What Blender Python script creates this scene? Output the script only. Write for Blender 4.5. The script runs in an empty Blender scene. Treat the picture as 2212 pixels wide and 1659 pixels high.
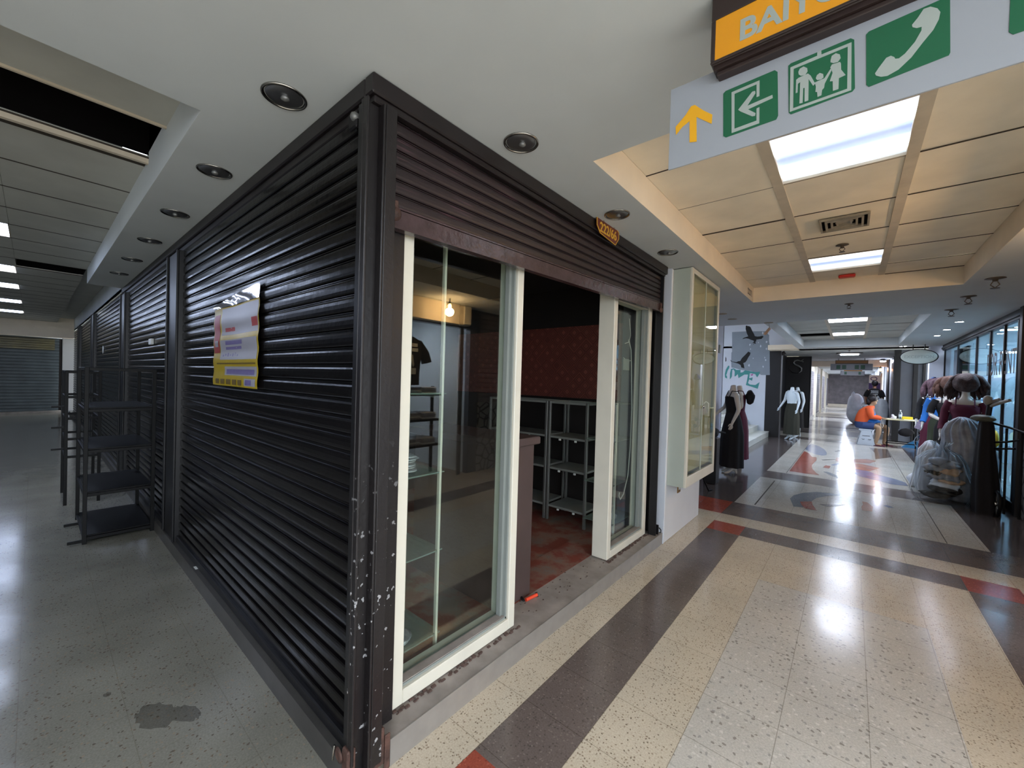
import bpy, math, random
from mathutils import Vector, Matrix
random.seed(7)
sc = bpy.context.scene
COL = sc.collection
PI = math.pi

# ------------------------------------------------------------------ camera
cam_d = bpy.data.cameras.new('camera')
cam = bpy.data.objects.new('camera', cam_d)
COL.objects.link(cam)
sc.camera = cam
YAW, PITCH, ROLL, FPX = 0.699488, -0.0120113, 0.0294434, 870.44
cam_d.sensor_fit = 'HORIZONTAL'
cam_d.sensor_width = 36.0
cam_d.lens = FPX / 2212 * 36.0
cam_d.clip_start = 0.02
cam_d.clip_end = 200
fw = Vector((-math.sin(YAW)*math.cos(PITCH), math.cos(YAW)*math.cos(PITCH), math.sin(PITCH)))
rt = fw.cross(Vector((0, 0, 1))).normalized()
up = rt.cross(fw)
rt2 = math.cos(ROLL)*rt + math.sin(ROLL)*up
up2 = -math.sin(ROLL)*rt + math.cos(ROLL)*up
mw = Matrix((rt2, up2, -fw)).transposed().to_4x4()
mw.translation = Vector((0, 0, 1.55))
cam.matrix_world = mw

# ------------------------------------------------------------------ view and world
sc.view_settings.view_transform = 'Standard'
sc.view_settings.look = 'None'
sc.view_settings.gamma = 1
sc.view_settings.use_curve_mapping = False
sc.view_settings.exposure = 1.02
world = bpy.data.worlds.new('world')
sc.world = world
world.use_nodes = True
world.node_tree.nodes['Background'].inputs[0].default_value = (0.86, 0.93, 1.0, 1)
world.node_tree.nodes['Background'].inputs[1].default_value = 2.8  # added bright ambient, entering by the unseen opening right of the viewer
sc.cycles.use_denoising = True
sc.cycles.max_bounces = 8
sc.cycles.transparent_max_bounces = 16
sc.cycles.sample_clamp_indirect = 6.0
sc.cycles.caustics_reflective = False
sc.cycles.caustics_refractive = False

# strengths of the place's own lamps and of added unseen ones (emission, W/m2-ish)
E_PANEL = 2.0       # recessed panels over the walkway (brightest strip of the diffuser)
E_PANEL_FAR = 18.0
E_PANEL_LEFT = 7.0  # tubes over the dark side aisle
E_FILL_SIDE = 1.2  # added unseen fill panels over the side aisle, behind the viewer
E_BACK = 22.0       # panels over the walkway behind the viewer
E_SPOT = 70.0       # cold LED spots
W_SPOT = 28.0
W_BULB = 14.0        # warm bare bulb opposite the kiosk
E_SHOP = 5.0

# ------------------------------------------------------------------ materials
def srgb(r, g, b):
    def f(c):
        c = c/255.0
        return c/12.92 if c <= 0.04045 else ((c+0.055)/1.055)**2.4
    return (f(r), f(g), f(b), 1)

def new_mat(name):
    m = bpy.data.materials.new(name); m.use_nodes = True
    nt = m.node_tree
    return m, nt, nt.nodes, nt.links, nt.nodes['Principled BSDF']

def mat(name, rgb, rough=0.5, metal=0.0, spec=0.5, noise=0.0, nscale=6.0, bump=0.0, bscale=40.0, emit=None, estr=0.0, coat=0.0):
    """plain procedural surface: base colour varied by noise, optional bump"""
    m, nt, N, L, P = new_mat(name)
    P.inputs['Roughness'].default_value = rough
    P.inputs['Metallic'].default_value = metal
    P.inputs['Specular IOR Level'].default_value = spec
    P.inputs['Coat Weight'].default_value = coat
    c = srgb(*rgb)
    P.inputs['Base Color'].default_value = c
    tc = N.new('ShaderNodeTexCoord')
    if noise > 0:
        n = N.new('ShaderNodeTexNoise'); n.inputs['Scale'].default_value = nscale; n.inputs['Detail'].default_value = 5
        L.new(tc.outputs['Object'], n.inputs['Vector'])
        r = N.new('ShaderNodeValToRGB')
        r.color_ramp.elements[0].position = 0.3; r.color_ramp.elements[1].position = 0.7
        lo = tuple(max(0, x*(1-noise)) for x in c[:3]) + (1,)
        hi = tuple(min(1, x*(1+noise)) for x in c[:3]) + (1,)
        r.color_ramp.elements[0].color = lo; r.color_ramp.elements[1].color = hi
        L.new(n.outputs['Fac'], r.inputs['Fac']); L.new(r.outputs['Color'], P.inputs['Base Color'])
    if bump > 0:
        n2 = N.new('ShaderNodeTexNoise'); n2.inputs['Scale'].default_value = bscale; n2.inputs['Detail'].default_value = 4
        L.new(tc.outputs['Object'], n2.inputs['Vector'])
        b = N.new('ShaderNodeBump'); b.inputs['Strength'].default_value = bump; b.inputs['Distance'].default_value = 0.01
        L.new(n2.outputs['Fac'], b.inputs['Height']); L.new(b.outputs['Normal'], P.inputs['Normal'])
    if emit:
        P.inputs['Emission Color'].default_value = srgb(*emit); P.inputs['Emission Strength'].default_value = estr
    return m

def glass_mat(name, tint=(235, 245, 240), refl_boost=1.0, rough=0.0):
    """thin pane: Fresnel mix of a see-through and a mirror lobe, the same for every ray"""
    m, nt, N, L, P = new_mat(name)
    N.remove(P)
    out = N['Material Output']
    t = N.new('ShaderNodeBsdfTransparent'); t.inputs[0].default_value = srgb(*tint)
    g = N.new('ShaderNodeBsdfGlossy'); g.inputs['Roughness'].default_value = rough
    g.inputs['Color'].default_value = (1, 1, 1, 1)
    lw = N.new('ShaderNodeLayerWeight'); lw.inputs['Blend'].default_value = 0.5
    pw = N.new('ShaderNodeMath'); pw.operation = 'POWER'; pw.inputs[1].default_value = 4.5
    ma = N.new('ShaderNodeMath'); ma.operation = 'MULTIPLY_ADD'; ma.inputs[1].default_value = 0.9*refl_boost; ma.inputs[2].default_value = 0.045*refl_boost; ma.use_clamp = True
    mx = N.new('ShaderNodeMixShader')
    L.new(lw.outputs['Facing'], pw.inputs[0]); L.new(pw.outputs[0], ma.inputs[0]); L.new(ma.outputs[0], mx.inputs[0])
    L.new(t.outputs[0], mx.inputs[1]); L.new(g.outputs[0], mx.inputs[2]); L.new(mx.outputs[0], out.inputs[0])
    return m

def tile_lines(N, L, x0, pitch, width, axis_out):
    """1 on a joint line, 0 elsewhere, along one axis"""
    s = N.new('ShaderNodeMath'); s.operation = 'SUBTRACT'; s.inputs[1].default_value = x0
    L.new(axis_out, s.inputs[0])
    p = N.new('ShaderNodeMath'); p.operation = 'PINGPONG'; p.inputs[1].default_value = pitch/2
    L.new(s.outputs[0], p.inputs[0])
    c = N.new('ShaderNodeMath'); c.operation = 'LESS_THAN'; c.inputs[1].default_value = width
    L.new(p.outputs[0], c.inputs[0])
    return c.outputs[0]

def terrazzo(name, base, chips, scale=60, cover=0.32, rough=0.16, x0=-0.8405, pitch=0.3167, joint=0.62, y0=4.72, jw=0.0017, dirt=0.12, small=None):
    m, nt, N, L, P = new_mat(name)
    tc = N.new('ShaderNodeTexCoord')
    co = tc.outputs['Object']
    vo = N.new('ShaderNodeTexVoronoi'); vo.inputs['Scale'].default_value = scale; vo.inputs['Randomness'].default_value = 1.0
    # wobble the chips so they are not round
    nz = N.new('ShaderNodeTexNoise'); nz.inputs['Scale'].default_value = scale*1.1; nz.inputs['Detail'].default_value = 2
    L.new(co, nz.inputs['Vector'])
    vm = N.new('ShaderNodeVectorMath'); vm.operation = 'SCALE'; vm.inputs['Scale'].default_value = 0.9/scale
    L.new(nz.outputs['Color'], vm.inputs[0])
    va = N.new('ShaderNodeVectorMath'); va.operation = 'ADD'; L.new(co, va.inputs[0]); L.new(vm.outputs[0], va.inputs[1])
    L.new(va.outputs[0], vo.inputs['Vector'])
    sep = N.new('ShaderNodeSeparateColor'); L.new(vo.outputs['Color'], sep.inputs[0])
    ramp = N.new('ShaderNodeValToRGB'); ramp.color_ramp.interpolation = 'CONSTANT'
    cr = ramp.color_ramp
    n = len(chips)
    cr.elements[0].position = 0; cr.elements[0].color = srgb(*chips[0])
    cr.elements[1].position = 1.0/n; cr.elements[1].color = srgb(*chips[1 % n])
    for i in range(2, n):
        e = cr.elements.new(i/n); e.color = srgb(*chips[i])
    L.new(sep.outputs[1], ramp.inputs['Fac'])
    # chip mask: random presence x distance
    lt = N.new('ShaderNodeMath'); lt.operation = 'LESS_THAN'; lt.inputs[1].default_value = cover; L.new(sep.outputs[0], lt.inputs[0])
    siz = N.new('ShaderNodeMath'); siz.operation = 'MULTIPLY'; siz.inputs[1].default_value = 0.42; L.new(sep.outputs[2], siz.inputs[0])
    ad = N.new('ShaderNodeMath'); ad.operation = 'ADD'; ad.inputs[1].default_value = 0.12; L.new(siz.outputs[0], ad.inputs[0])
    dl = N.new('ShaderNodeMath'); dl.operation = 'LESS_THAN'; L.new(vo.outputs['Distance'], dl.inputs[0]); L.new(ad.outputs[0], dl.inputs[1])
    mk = N.new('ShaderNodeMath'); mk.operation = 'MULTIPLY'; L.new(lt.outputs[0], mk.inputs[0]); L.new(dl.outputs[0], mk.inputs[1])
    # cloudy base
    nb = N.new('ShaderNodeTexNoise'); nb.inputs['Scale'].default_value = 2.2; nb.inputs['Detail'].default_value = 6; L.new(co, nb.inputs['Vector'])
    rb = N.new('ShaderNodeValToRGB'); c = srgb(*base)
    rb.color_ramp.elements[0].position = 0.3; rb.color_ramp.elements[1].position = 0.72
    rb.color_ramp.elements[0].color = tuple(x*(1-dirt) for x in c[:3])+(1,)
    rb.color_ramp.elements[1].color = tuple(min(1, x*(1+dirt*0.5)) for x in c[:3])+(1,)
    L.new(nb.outputs['Fac'], rb.inputs['Fac'])
    nf = N.new('ShaderNodeTexNoise'); nf.inputs['Scale'].default_value = 130; nf.inputs['Detail'].default_value = 3; L.new(co, nf.inputs['Vector'])
    mf = N.new('ShaderNodeMix'); mf.data_type = 'RGBA'; mf.blend_type = 'OVERLAY'; mf.inputs[0].default_value = 0.35
    L.new(rb.outputs['Color'], mf.inputs[6]); L.new(nf.outputs['Fac'], mf.inputs[7])
    mix = N.new('ShaderNodeMix'); mix.data_type = 'RGBA'
    L.new(mk.outputs[0], mix.inputs[0]); L.new(mf.outputs[2], mix.inputs[6]); L.new(ramp.outputs['Color'], mix.inputs[7])
    last = mix.outputs[2]
    if joint < 1:
        sx = N.new('ShaderNodeSeparateXYZ'); L.new(co, sx.inputs[0])
        a = tile_lines(N, L, x0, pitch, jw, sx.outputs['X']); b = tile_lines(N, L, y0, pitch, jw, sx.outputs['Y'])
        mxm = N.new('ShaderNodeMath'); mxm.operation = 'MAXIMUM'; L.new(a, mxm.inputs[0]); L.new(b, mxm.inputs[1])
        dk = N.new('ShaderNodeMix'); dk.data_type = 'RGBA'; dk.blend_type = 'MULTIPLY'
        L.new(mxm.outputs[0], dk.inputs[0]); L.new(last, dk.inputs[6]); dk.inputs[7].default_value = (joint, joint*0.97, joint*0.93, 1)
        last = dk.outputs[2]
    L.new(last, P.inputs['Base Color'])
    # worn polish
    nr = N.new('ShaderNodeTexNoise'); nr.inputs['Scale'].default_value = 5; nr.inputs['Detail'].default_value = 4; L.new(co, nr.inputs['Vector'])
    mr = N.new('ShaderNodeMapRange'); mr.inputs[3].default_value = rough*0.75; mr.inputs[4].default_value = rough*1.4
    L.new(nr.outputs['Fac'], mr.inputs[0]); L.new(mr.outputs[0], P.inputs['Roughness'])
    P.inputs['Specular IOR Level'].default_value = 0.5
    bn = N.new('ShaderNodeTexNoise'); bn.inputs['Scale'].default_value = 9; bn.inputs['Detail'].default_value = 2; L.new(co, bn.inputs['Vector'])
    bp = N.new('ShaderNodeBump'); bp.inputs['Strength'].default_value = 0.05; bp.inputs['Distance'].default_value = 0.01
    L.new(bn.outputs['Fac'], bp.inputs['Height']); L.new(bp.outputs['Normal'], P.inputs['Normal'])
    return m

M = {}
M['t_light'] = terrazzo('terrazzo_light', (192, 187, 178), [(158, 154, 148), (176, 171, 163), (206, 201, 193), (144, 138, 130), (200, 194, 186), (186, 181, 172)], scale=46, cover=0.75, rough=0.17)
M['t_cream'] = terrazzo('terrazzo_cream', (198, 186, 166), [(146, 130, 112), (160, 144, 124), (172, 158, 138), (126, 112, 96)], scale=85, cover=0.42, rough=0.17)
M['t_aisle'] = terrazzo('terrazzo_aisle', (132, 130, 120), [(110, 98, 84), (140, 128, 112), (96, 90, 80)], scale=70, cover=0.3, rough=0.14, joint=0.85, dirt=0.22)
M['t_stain'] = terrazzo('terrazzo_stain', (98, 96, 88), [(78, 70, 60), (104, 94, 82)], scale=70, cover=0.3, rough=0.14, joint=0.85, dirt=0.3)
M['t_brown'] = terrazzo('terrazzo_brown', (108, 97, 92), [(96, 86, 82), (124, 112, 106), (84, 76, 72)], scale=80, cover=0.5, rough=0.15, dirt=0.2)
M['t_red'] = terrazzo('terrazzo_red', (150, 74, 58), [(176, 96, 76), (128, 60, 50), (160, 84, 70)], scale=60, cover=0.5, rough=0.16)
M['t_dark'] = terrazzo('terrazzo_dark', (88, 80, 78), [(70, 64, 62), (100, 92, 90), (60, 54, 52)], scale=70, cover=0.5, rough=0.12)
M['t_blue'] = terrazzo('terrazzo_blue', (118, 126, 150), [(104, 112, 134), (134, 142, 162)], scale=70, cover=0.5, rough=0.14, joint=1)
M['t_grey'] = terrazzo('terrazzo_grey', (112, 118, 126), [(98, 104, 110), (128, 132, 138)], scale=70, cover=0.5, rough=0.14, joint=1)
M['t_orange'] = terrazzo('terrazzo_orange', (172, 128, 106), [(156, 112, 94), (186, 142, 120)], scale=70, cover=0.5, rough=0.14, joint=1)
M['t_pale'] = terrazzo('terrazzo_pale', (186, 180, 170), [(160, 156, 148), (200, 196, 188), (150, 142, 134)], scale=60, cover=0.5, rough=0.13)

M['soffit'] = mat('soffit_paint', (200, 205, 206), 0.85, noise=0.05, nscale=1.5, bump=0.02, bscale=60)
M['cream'] = mat('cream_paint', (234, 220, 198), 0.7, noise=0.06, nscale=3)
M['white'] = mat('white_paint', (214, 216, 220), 0.65, noise=0.03, nscale=3, bump=0.03, bscale=30)
M['white_cool'] = mat('white_wall', (206, 212, 222), 0.7, noise=0.04, nscale=2)
M['tile'] = mat('ceiling_board', (240, 229, 208), 0.9, noise=0.07, nscale=3.5, bump=0.03, bscale=120)
M['tile_grey'] = mat('ceiling_board_grey', (186, 186, 178), 0.9, noise=0.08, nscale=3.0, bump=0.03, bscale=120)
M['tbar'] = mat('grid_bar', (200, 188, 168), 0.6, noise=0.1, nscale=8)
M['tbar_dark'] = mat('grid_gap', (58, 50, 42), 0.9)
M['void'] = mat('dark_void', (10, 8, 8), 0.95, spec=0.1)
M['black_paint'] = mat('black_paint', (22, 21, 23), 0.45, noise=0.2, nscale=4)
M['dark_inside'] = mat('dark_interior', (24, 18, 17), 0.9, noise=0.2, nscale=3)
M['frame_cream'] = mat('cream_enamel', (214, 210, 196), 0.38, noise=0.04, nscale=5, bump=0.02, bscale=25)
M['frame_grey'] = mat('jamb_grey', (132, 138, 134), 0.5, noise=0.06, nscale=6)
M['kerb_top'] = mat('worn_cement', (142, 134, 128), 0.6, noise=0.22, nscale=9, bump=0.12, bscale=40)
M['kerb_metal'] = mat('brushed_strip', (150, 146, 142), 0.3, metal=0.4, noise=0.08, nscale=12)
M['kerb_dark'] = mat('dark_kerb', (66, 64, 62), 0.45, noise=0.25, nscale=7)
M['debris'] = mat('crumbs', (82, 64, 58), 0.95, noise=0.4, nscale=60)
M['chrome'] = mat('satin_chrome', (170, 166, 158), 0.25, metal=1.0)
M['reflector'] = mat('lamp_reflector', (150, 150, 152), 0.3, metal=0.9)
M['dark_metal'] = mat('dark_metal', (40, 38, 40), 0.4, metal=0.6)
M['grey_metal'] = mat('grey_metal', (120, 120, 118), 0.4, metal=0.5)
M['shelf_board'] = mat('shelf_board', (126, 128, 124), 0.4, noise=0.08, nscale=5)
M['rack_black'] = mat('rack_black', (10, 10, 11), 0.5, spec=0.2, noise=0.15, nscale=5)
M['glass'] = glass_mat('window_glass', (242, 248, 245), 1.5)
M['glass_case'] = glass_mat('case_glass', (240, 242, 234), 0.7)
M['glass_shop'] = glass_mat('shop_glass', (200, 226, 236), 0.8)
M['glass_shelf'] = mat('shelf_glass', (128, 146, 138), 0.15); M['glass_shelf'].node_tree.nodes['Principled BSDF'].inputs['Alpha'].default_value = 0.6
M['clear_plastic'] = glass_mat('clear_plastic', (236, 240, 242), 1.0, 0.35)
M['brown_counter'] = mat('brown_laminate', (76, 62, 60), 0.45, noise=0.12, nscale=5)
M['green'] = mat('sign_green', (24, 98, 66), 0.35)
M['sign_white'] = mat('sign_white', (160, 165, 174), 0.3, noise=0.02, nscale=6)
M['sign_mark'] = mat('sign_mark', (168, 178, 174), 0.35)
M['yellow'] = mat('sign_yellow', (240, 176, 30), 0.4)
M['orange_face'] = mat('sign_orange', (236, 160, 26), 0.35, noise=0.04, nscale=6)
M['sign_brown'] = mat('sign_brown', (48, 36, 34), 0.4, noise=0.15, nscale=10)
M['gold'] = mat('gold_paint', (236, 190, 70), 0.3, metal=0.4)
M['maroon'] = mat('plate_maroon', (104, 40, 26), 0.35)
M['red'] = mat('red_plastic', (200, 46, 36), 0.35)
M['orange_pen'] = mat('orange_plastic', (226, 74, 46), 0.35)
M['wire'] = mat('wire', (150, 140, 128), 0.4, metal=0.7)
M['cable'] = mat('white_cable', (226, 226, 220), 0.5)
M['brass'] = mat('brass', (150, 112, 62), 0.4, metal=0.6)
M['paper'] = mat('paper', (216, 218, 216), 0.8)
def diffuser(name, e, y0, w):
    """lit acrylic over two tubes: bright along each tube, dimmer and bluer between"""
    m, nt, N, L, P = new_mat(name)
    tc = N.new('ShaderNodeTexCoord'); sx = N.new('ShaderNodeSeparateXYZ'); L.new(tc.outputs['Generated'], sx.inputs[0])
    r = N.new('ShaderNodeValToRGB'); cr = r.color_ramp; cr.interpolation = 'EASE'
    cr.elements[0].position = 0.0; cr.elements[0].color = (0.12, 0.15, 0.22, 1); cr.elements[1].position = 1.0; cr.elements[1].color = (0.14, 0.18, 0.24, 1)
    for p, c in ((0.25, (0.9, 0.95, 1.0)), (0.42, (0.16, 0.21, 0.31)), (0.5, (0.085, 0.11, 0.19)), (0.58, (0.12, 0.16, 0.26)), (0.76, (1.0, 1.0, 1.0))):
        q = cr.elements.new(p); q.color = c+(1,)
    L.new(sx.outputs['Y'], r.inputs['Fac']); L.new(r.outputs['Color'], P.inputs['Emission Color']); P.inputs['Emission Strength'].default_value = e
    P.inputs['Base Color'].default_value = srgb(220, 228, 240)
    return m
M['panel_lit'] = diffuser('panel_diffuser', E_PANEL, 0, 1)
M['panel_far'] = mat('panel_diffuser_far', (230, 236, 255), 0.5, emit=(222, 234, 255), estr=E_PANEL_FAR)
M['panel_left'] = mat('tube_diffuser', (230, 236, 255), 0.5, emit=(206, 222, 255), estr=E_PANEL_LEFT)
M['panel_end'] = mat('panel_diffuser_end', (230, 236, 255), 0.5, emit=(222, 234, 255), estr=110)
M['panel_shop'] = mat('panel_diffuser_shop', (230, 236, 255), 0.5, emit=(222, 234, 255), estr=60)
M['fill_well'] = mat('fill_diffuser_well', (230, 236, 255), 0.5, emit=(222, 234, 255), estr=7)  # emission of the fill added in the stair well
M['fill_side'] = mat('fill_diffuser_side', (230, 236, 255), 0.5, emit=(206, 222, 245), estr=E_FILL_SIDE)
M['panel_back'] = mat('panel_diffuser_back', (230, 236, 255), 0.5, emit=(232, 240, 255), estr=E_BACK)
M['led'] = mat('led_face', (255, 255, 255), 0.5, emit=(226, 232, 255), estr=E_SPOT)
M['bulb'] = mat('bulb_glow', (255, 220, 160), 0.3, emit=(255, 186, 96), estr=40)
M['orange_lamp'] = mat('orange_glow', (255, 200, 150), 0.3, emit=(255, 170, 90), estr=12)
M['shop_white'] = mat('shop_lit_wall', (222, 228, 232), 0.7)
M['mannequin'] = mat('mannequin_gloss', (216, 208, 198), 0.3, noise=0.03, nscale=6)
M['mannequin_white'] = mat('mannequin_white', (220, 232, 240), 0.3)
M['mannequin_grey'] = mat('mannequin_grey', (150, 146, 140), 0.4)
M['c_black'] = mat('cloth_black', (16, 13, 17), 0.85, bump=0.1, bscale=30)
M['c_wine'] = mat('cloth_wine', (84, 16, 44), 0.8, bump=0.1, bscale=30)
M['c_olive'] = mat('cloth_olive', (44, 44, 34), 0.8, bump=0.1, bscale=30)
M['c_green'] = mat('cloth_green', (52, 60, 40), 0.8, bump=0.1, bscale=30)
M['c_blue'] = mat('cloth_blue', (36, 110, 190), 0.8)
M['c_navy'] = mat('cloth_navy', (54, 74, 120), 0.85, bump=0.1, bscale=30)
M['c_orange'] = mat('cloth_orange', (220, 92, 44), 0.8, bump=0.1, bscale=30)
M['c_grey'] = mat('cloth_grey', (150, 156, 166), 0.85, bump=0.1, bscale=30)
M['c_lilac'] = mat('cloth_lilac', (168, 154, 176), 0.9, noise=0.3, nscale=30)
M['c_cream'] = mat('cloth_cream', (214, 180, 150), 0.8)
M['c_print'] = mat('cloth_print', (200, 206, 206), 0.8)
M['skin'] = mat('skin', (176, 128, 100), 0.55)
M['skin_leg'] = mat('skin_leg', (156, 126, 98), 0.55)
M['hair'] = mat('black_hair', (24, 20, 24), 0.5)
M['wig'] = mat('brown_wig', (92, 62, 50), 0.7, noise=0.5, nscale=25, bump=0.6, bscale=60)
M['wig_dark'] = mat('dark_wig', (58, 40, 38), 0.7, noise=0.5, nscale=25, bump=0.6, bscale=60)
M['wig_mauve'] = mat('mauve_wig', (92, 66, 74), 0.7, noise=0.4, nscale=25, bump=0.6, bscale=60)
M['bag_white'] = mat('white_bag', (226, 230, 236), 0.35, noise=0.08, nscale=5, bump=0.7, bscale=9)
M['bag_blue'] = mat('blue_white_bag', (214, 224, 240), 0.35, noise=0.18, nscale=4, bump=0.7, bscale=9)
M['bag_grey'] = mat('grey_bag', (150, 155, 166), 0.45, noise=0.35, nscale=7, bump=0.5, bscale=14)
M['bag_mixed'] = mat('bundle_cloth', (70, 66, 62), 0.8, noise=0.8, nscale=5, bump=0.8, bscale=9)
M['silver'] = mat('silver_wrap', (190, 194, 200), 0.25, metal=0.5, noise=0.2, nscale=30, bump=0.8, bscale=30)
M['bottle'] = glass_mat('bottle_plastic', (206, 224, 232), 3.0, 0.05)
M['water'] = mat('bottle_label', (190, 206, 214), 0.3)
M['yellow_box'] = mat('yellow_box', (232, 206, 40), 0.5)
M['table_top'] = mat('table_top', (198, 190, 150), 0.45)
M['stool_white'] = mat('stool_white', (196, 206, 216), 0.5)
M['mirror_wall'] = mat('grey_panel', (92, 96, 106), 0.3, noise=0.15, nscale=2)
M['plastic_blue'] = mat('blue_plastic', (60, 130, 180), 0.4)
M['mural_grey'] = mat('mural_grey', (140, 150, 160), 0.8, noise=0.04, nscale=3)
M['mural_teal'] = mat('mural_teal', (74, 146, 144), 0.8)
M['mural_pink'] = mat('mural_pink', (190, 110, 170), 0.8)
M['mural_black'] = mat('mural_black', (18, 20, 24), 0.7)
M['lilac_wall'] = mat('lilac_wall', (186, 190, 208), 0.7, noise=0.04, nscale=2)

def shutter_mat(name, base, line, rough=0.42, scuff_glint=0.5, holes=False, spec=0.5):
    """old gloss paint with rubbed streaks and painted-in highlights; punched slots high up when holes"""
    m, nt, N, L, P = new_mat(name)
    tc = N.new('ShaderNodeTexCoord'); co = tc.outputs['Object']
    n = N.new('ShaderNodeTexNoise'); n.inputs['Scale'].default_value = 3.0; n.inputs['Detail'].default_value = 7; L.new(co, n.inputs['Vector'])
    r = N.new('ShaderNodeValToRGB'); c = srgb(*base)
    r.color_ramp.elements[0].position = 0.3; r.color_ramp.elements[1].position = 0.75
    r.color_ramp.elements[0].color = tuple(x*0.72 for x in c[:3])+(1,); r.color_ramp.elements[1].color = tuple(x*1.3 for x in c[:3])+(1,)
    L.new(n.outputs['Fac'], r.inputs['Fac'])
    # long streaks: rubbed paint, and on the front shutter painted slat highlights
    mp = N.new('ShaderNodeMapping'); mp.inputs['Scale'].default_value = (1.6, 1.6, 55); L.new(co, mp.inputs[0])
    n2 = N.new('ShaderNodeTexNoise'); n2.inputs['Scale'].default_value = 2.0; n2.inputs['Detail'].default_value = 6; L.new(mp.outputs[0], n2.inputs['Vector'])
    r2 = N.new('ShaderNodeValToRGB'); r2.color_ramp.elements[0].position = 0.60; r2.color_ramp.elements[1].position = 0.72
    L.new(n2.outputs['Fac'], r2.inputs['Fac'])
    sc_ = N.new('ShaderNodeMath'); sc_.operation = 'MULTIPLY'; sc_.inputs[1].default_value = scuff_glint; L.new(r2.outputs['Color'], sc_.inputs[0])
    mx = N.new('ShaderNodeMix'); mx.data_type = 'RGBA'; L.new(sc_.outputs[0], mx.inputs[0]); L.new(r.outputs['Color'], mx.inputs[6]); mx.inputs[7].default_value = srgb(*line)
    last = mx.outputs[2]
    if holes:
        sx = N.new('ShaderNodeSeparateXYZ'); L.new(co, sx.inputs[0])
        def ping(o, off, half):
            s = N.new('ShaderNodeMath'); s.operation = 'ADD'; s.inputs[1].default_value = off; L.new(o, s.inputs[0])
            p = N.new('ShaderNodeMath'); p.operation = 'PINGPONG'; p.inputs[1].default_value = half; L.new(s.outputs[0], p.inputs[0]); return p.outputs[0]
        px = ping(sx.outputs['X'], 0.0, 0.07)
        lx = N.new('ShaderNodeMath'); lx.operation = 'LESS_THAN'; lx.inputs[1].default_value = 0.022; L.new(px, lx.inputs[0])
        pz = ping(sx.outputs['Z'], 0.0, 0.035)
        lz = N.new('ShaderNodeMath'); lz.operation = 'LESS_THAN'; lz.inputs[1].default_value = 0.007; L.new(pz, lz.inputs[0])
        gz = N.new('ShaderNodeMath'); gz.operation = 'GREATER_THAN'; gz.inputs[1].default_value = 1.98; L.new(sx.outputs['Z'], gz.inputs[0])
        a = N.new('ShaderNodeMath'); a.operation = 'MULTIPLY'; L.new(lx.outputs[0], a.inputs[0]); L.new(lz.outputs[0], a.inputs[1])
        b = N.new('ShaderNodeMath'); b.operation = 'MULTIPLY'; L.new(a.outputs[0], b.inputs[0]); L.new(gz.outputs[0], b.inputs[1])
        mh = N.new('ShaderNodeMix'); mh.data_type = 'RGBA'; L.new(b.outputs[0], mh.inputs[0]); L.new(last, mh.inputs[6]); mh.inputs[7].default_value = (0.002, 0.002, 0.002, 1)
        last = mh.outputs[2]
    L.new(last, P.inputs['Base Color'])
    P.inputs['Roughness'].default_value = rough
    P.inputs['Specular IOR Level'].default_value = spec
    nb = N.new('ShaderNodeTexNoise'); nb.inputs['Scale'].default_value = 22; nb.inputs['Detail'].default_value = 4; L.new(co, nb.inputs['Vector'])
    b = N.new('ShaderNodeBump'); b.inputs['Strength'].default_value = 0.12; b.inputs['Distance'].default_value = 0.01
    L.new(nb.outputs['Fac'], b.inputs['Height']); L.new(b.outputs['Normal'], P.inputs['Normal'])
    return m
M['sh_left'] = shutter_mat('shutter_black', (15, 13, 14), (40, 38, 38), rough=0.22, scuff_glint=0.2, holes=True, spec=0.2)
M['sh_front'] = shutter_mat('shutter_brown', (31, 21, 24), (104, 68, 80), rough=0.45, scuff_glint=0.5)  # pink line colour paints highlights along the slats
M['sh_green'] = shutter_mat('shutter_green', (66, 76, 80), (96, 104, 106), rough=0.45, scuff_glint=0.2)
M['sh_grey'] = shutter_mat('shutter_grey', (128, 120, 122), (150, 142, 144), rough=0.55, scuff_glint=0.2)

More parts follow.
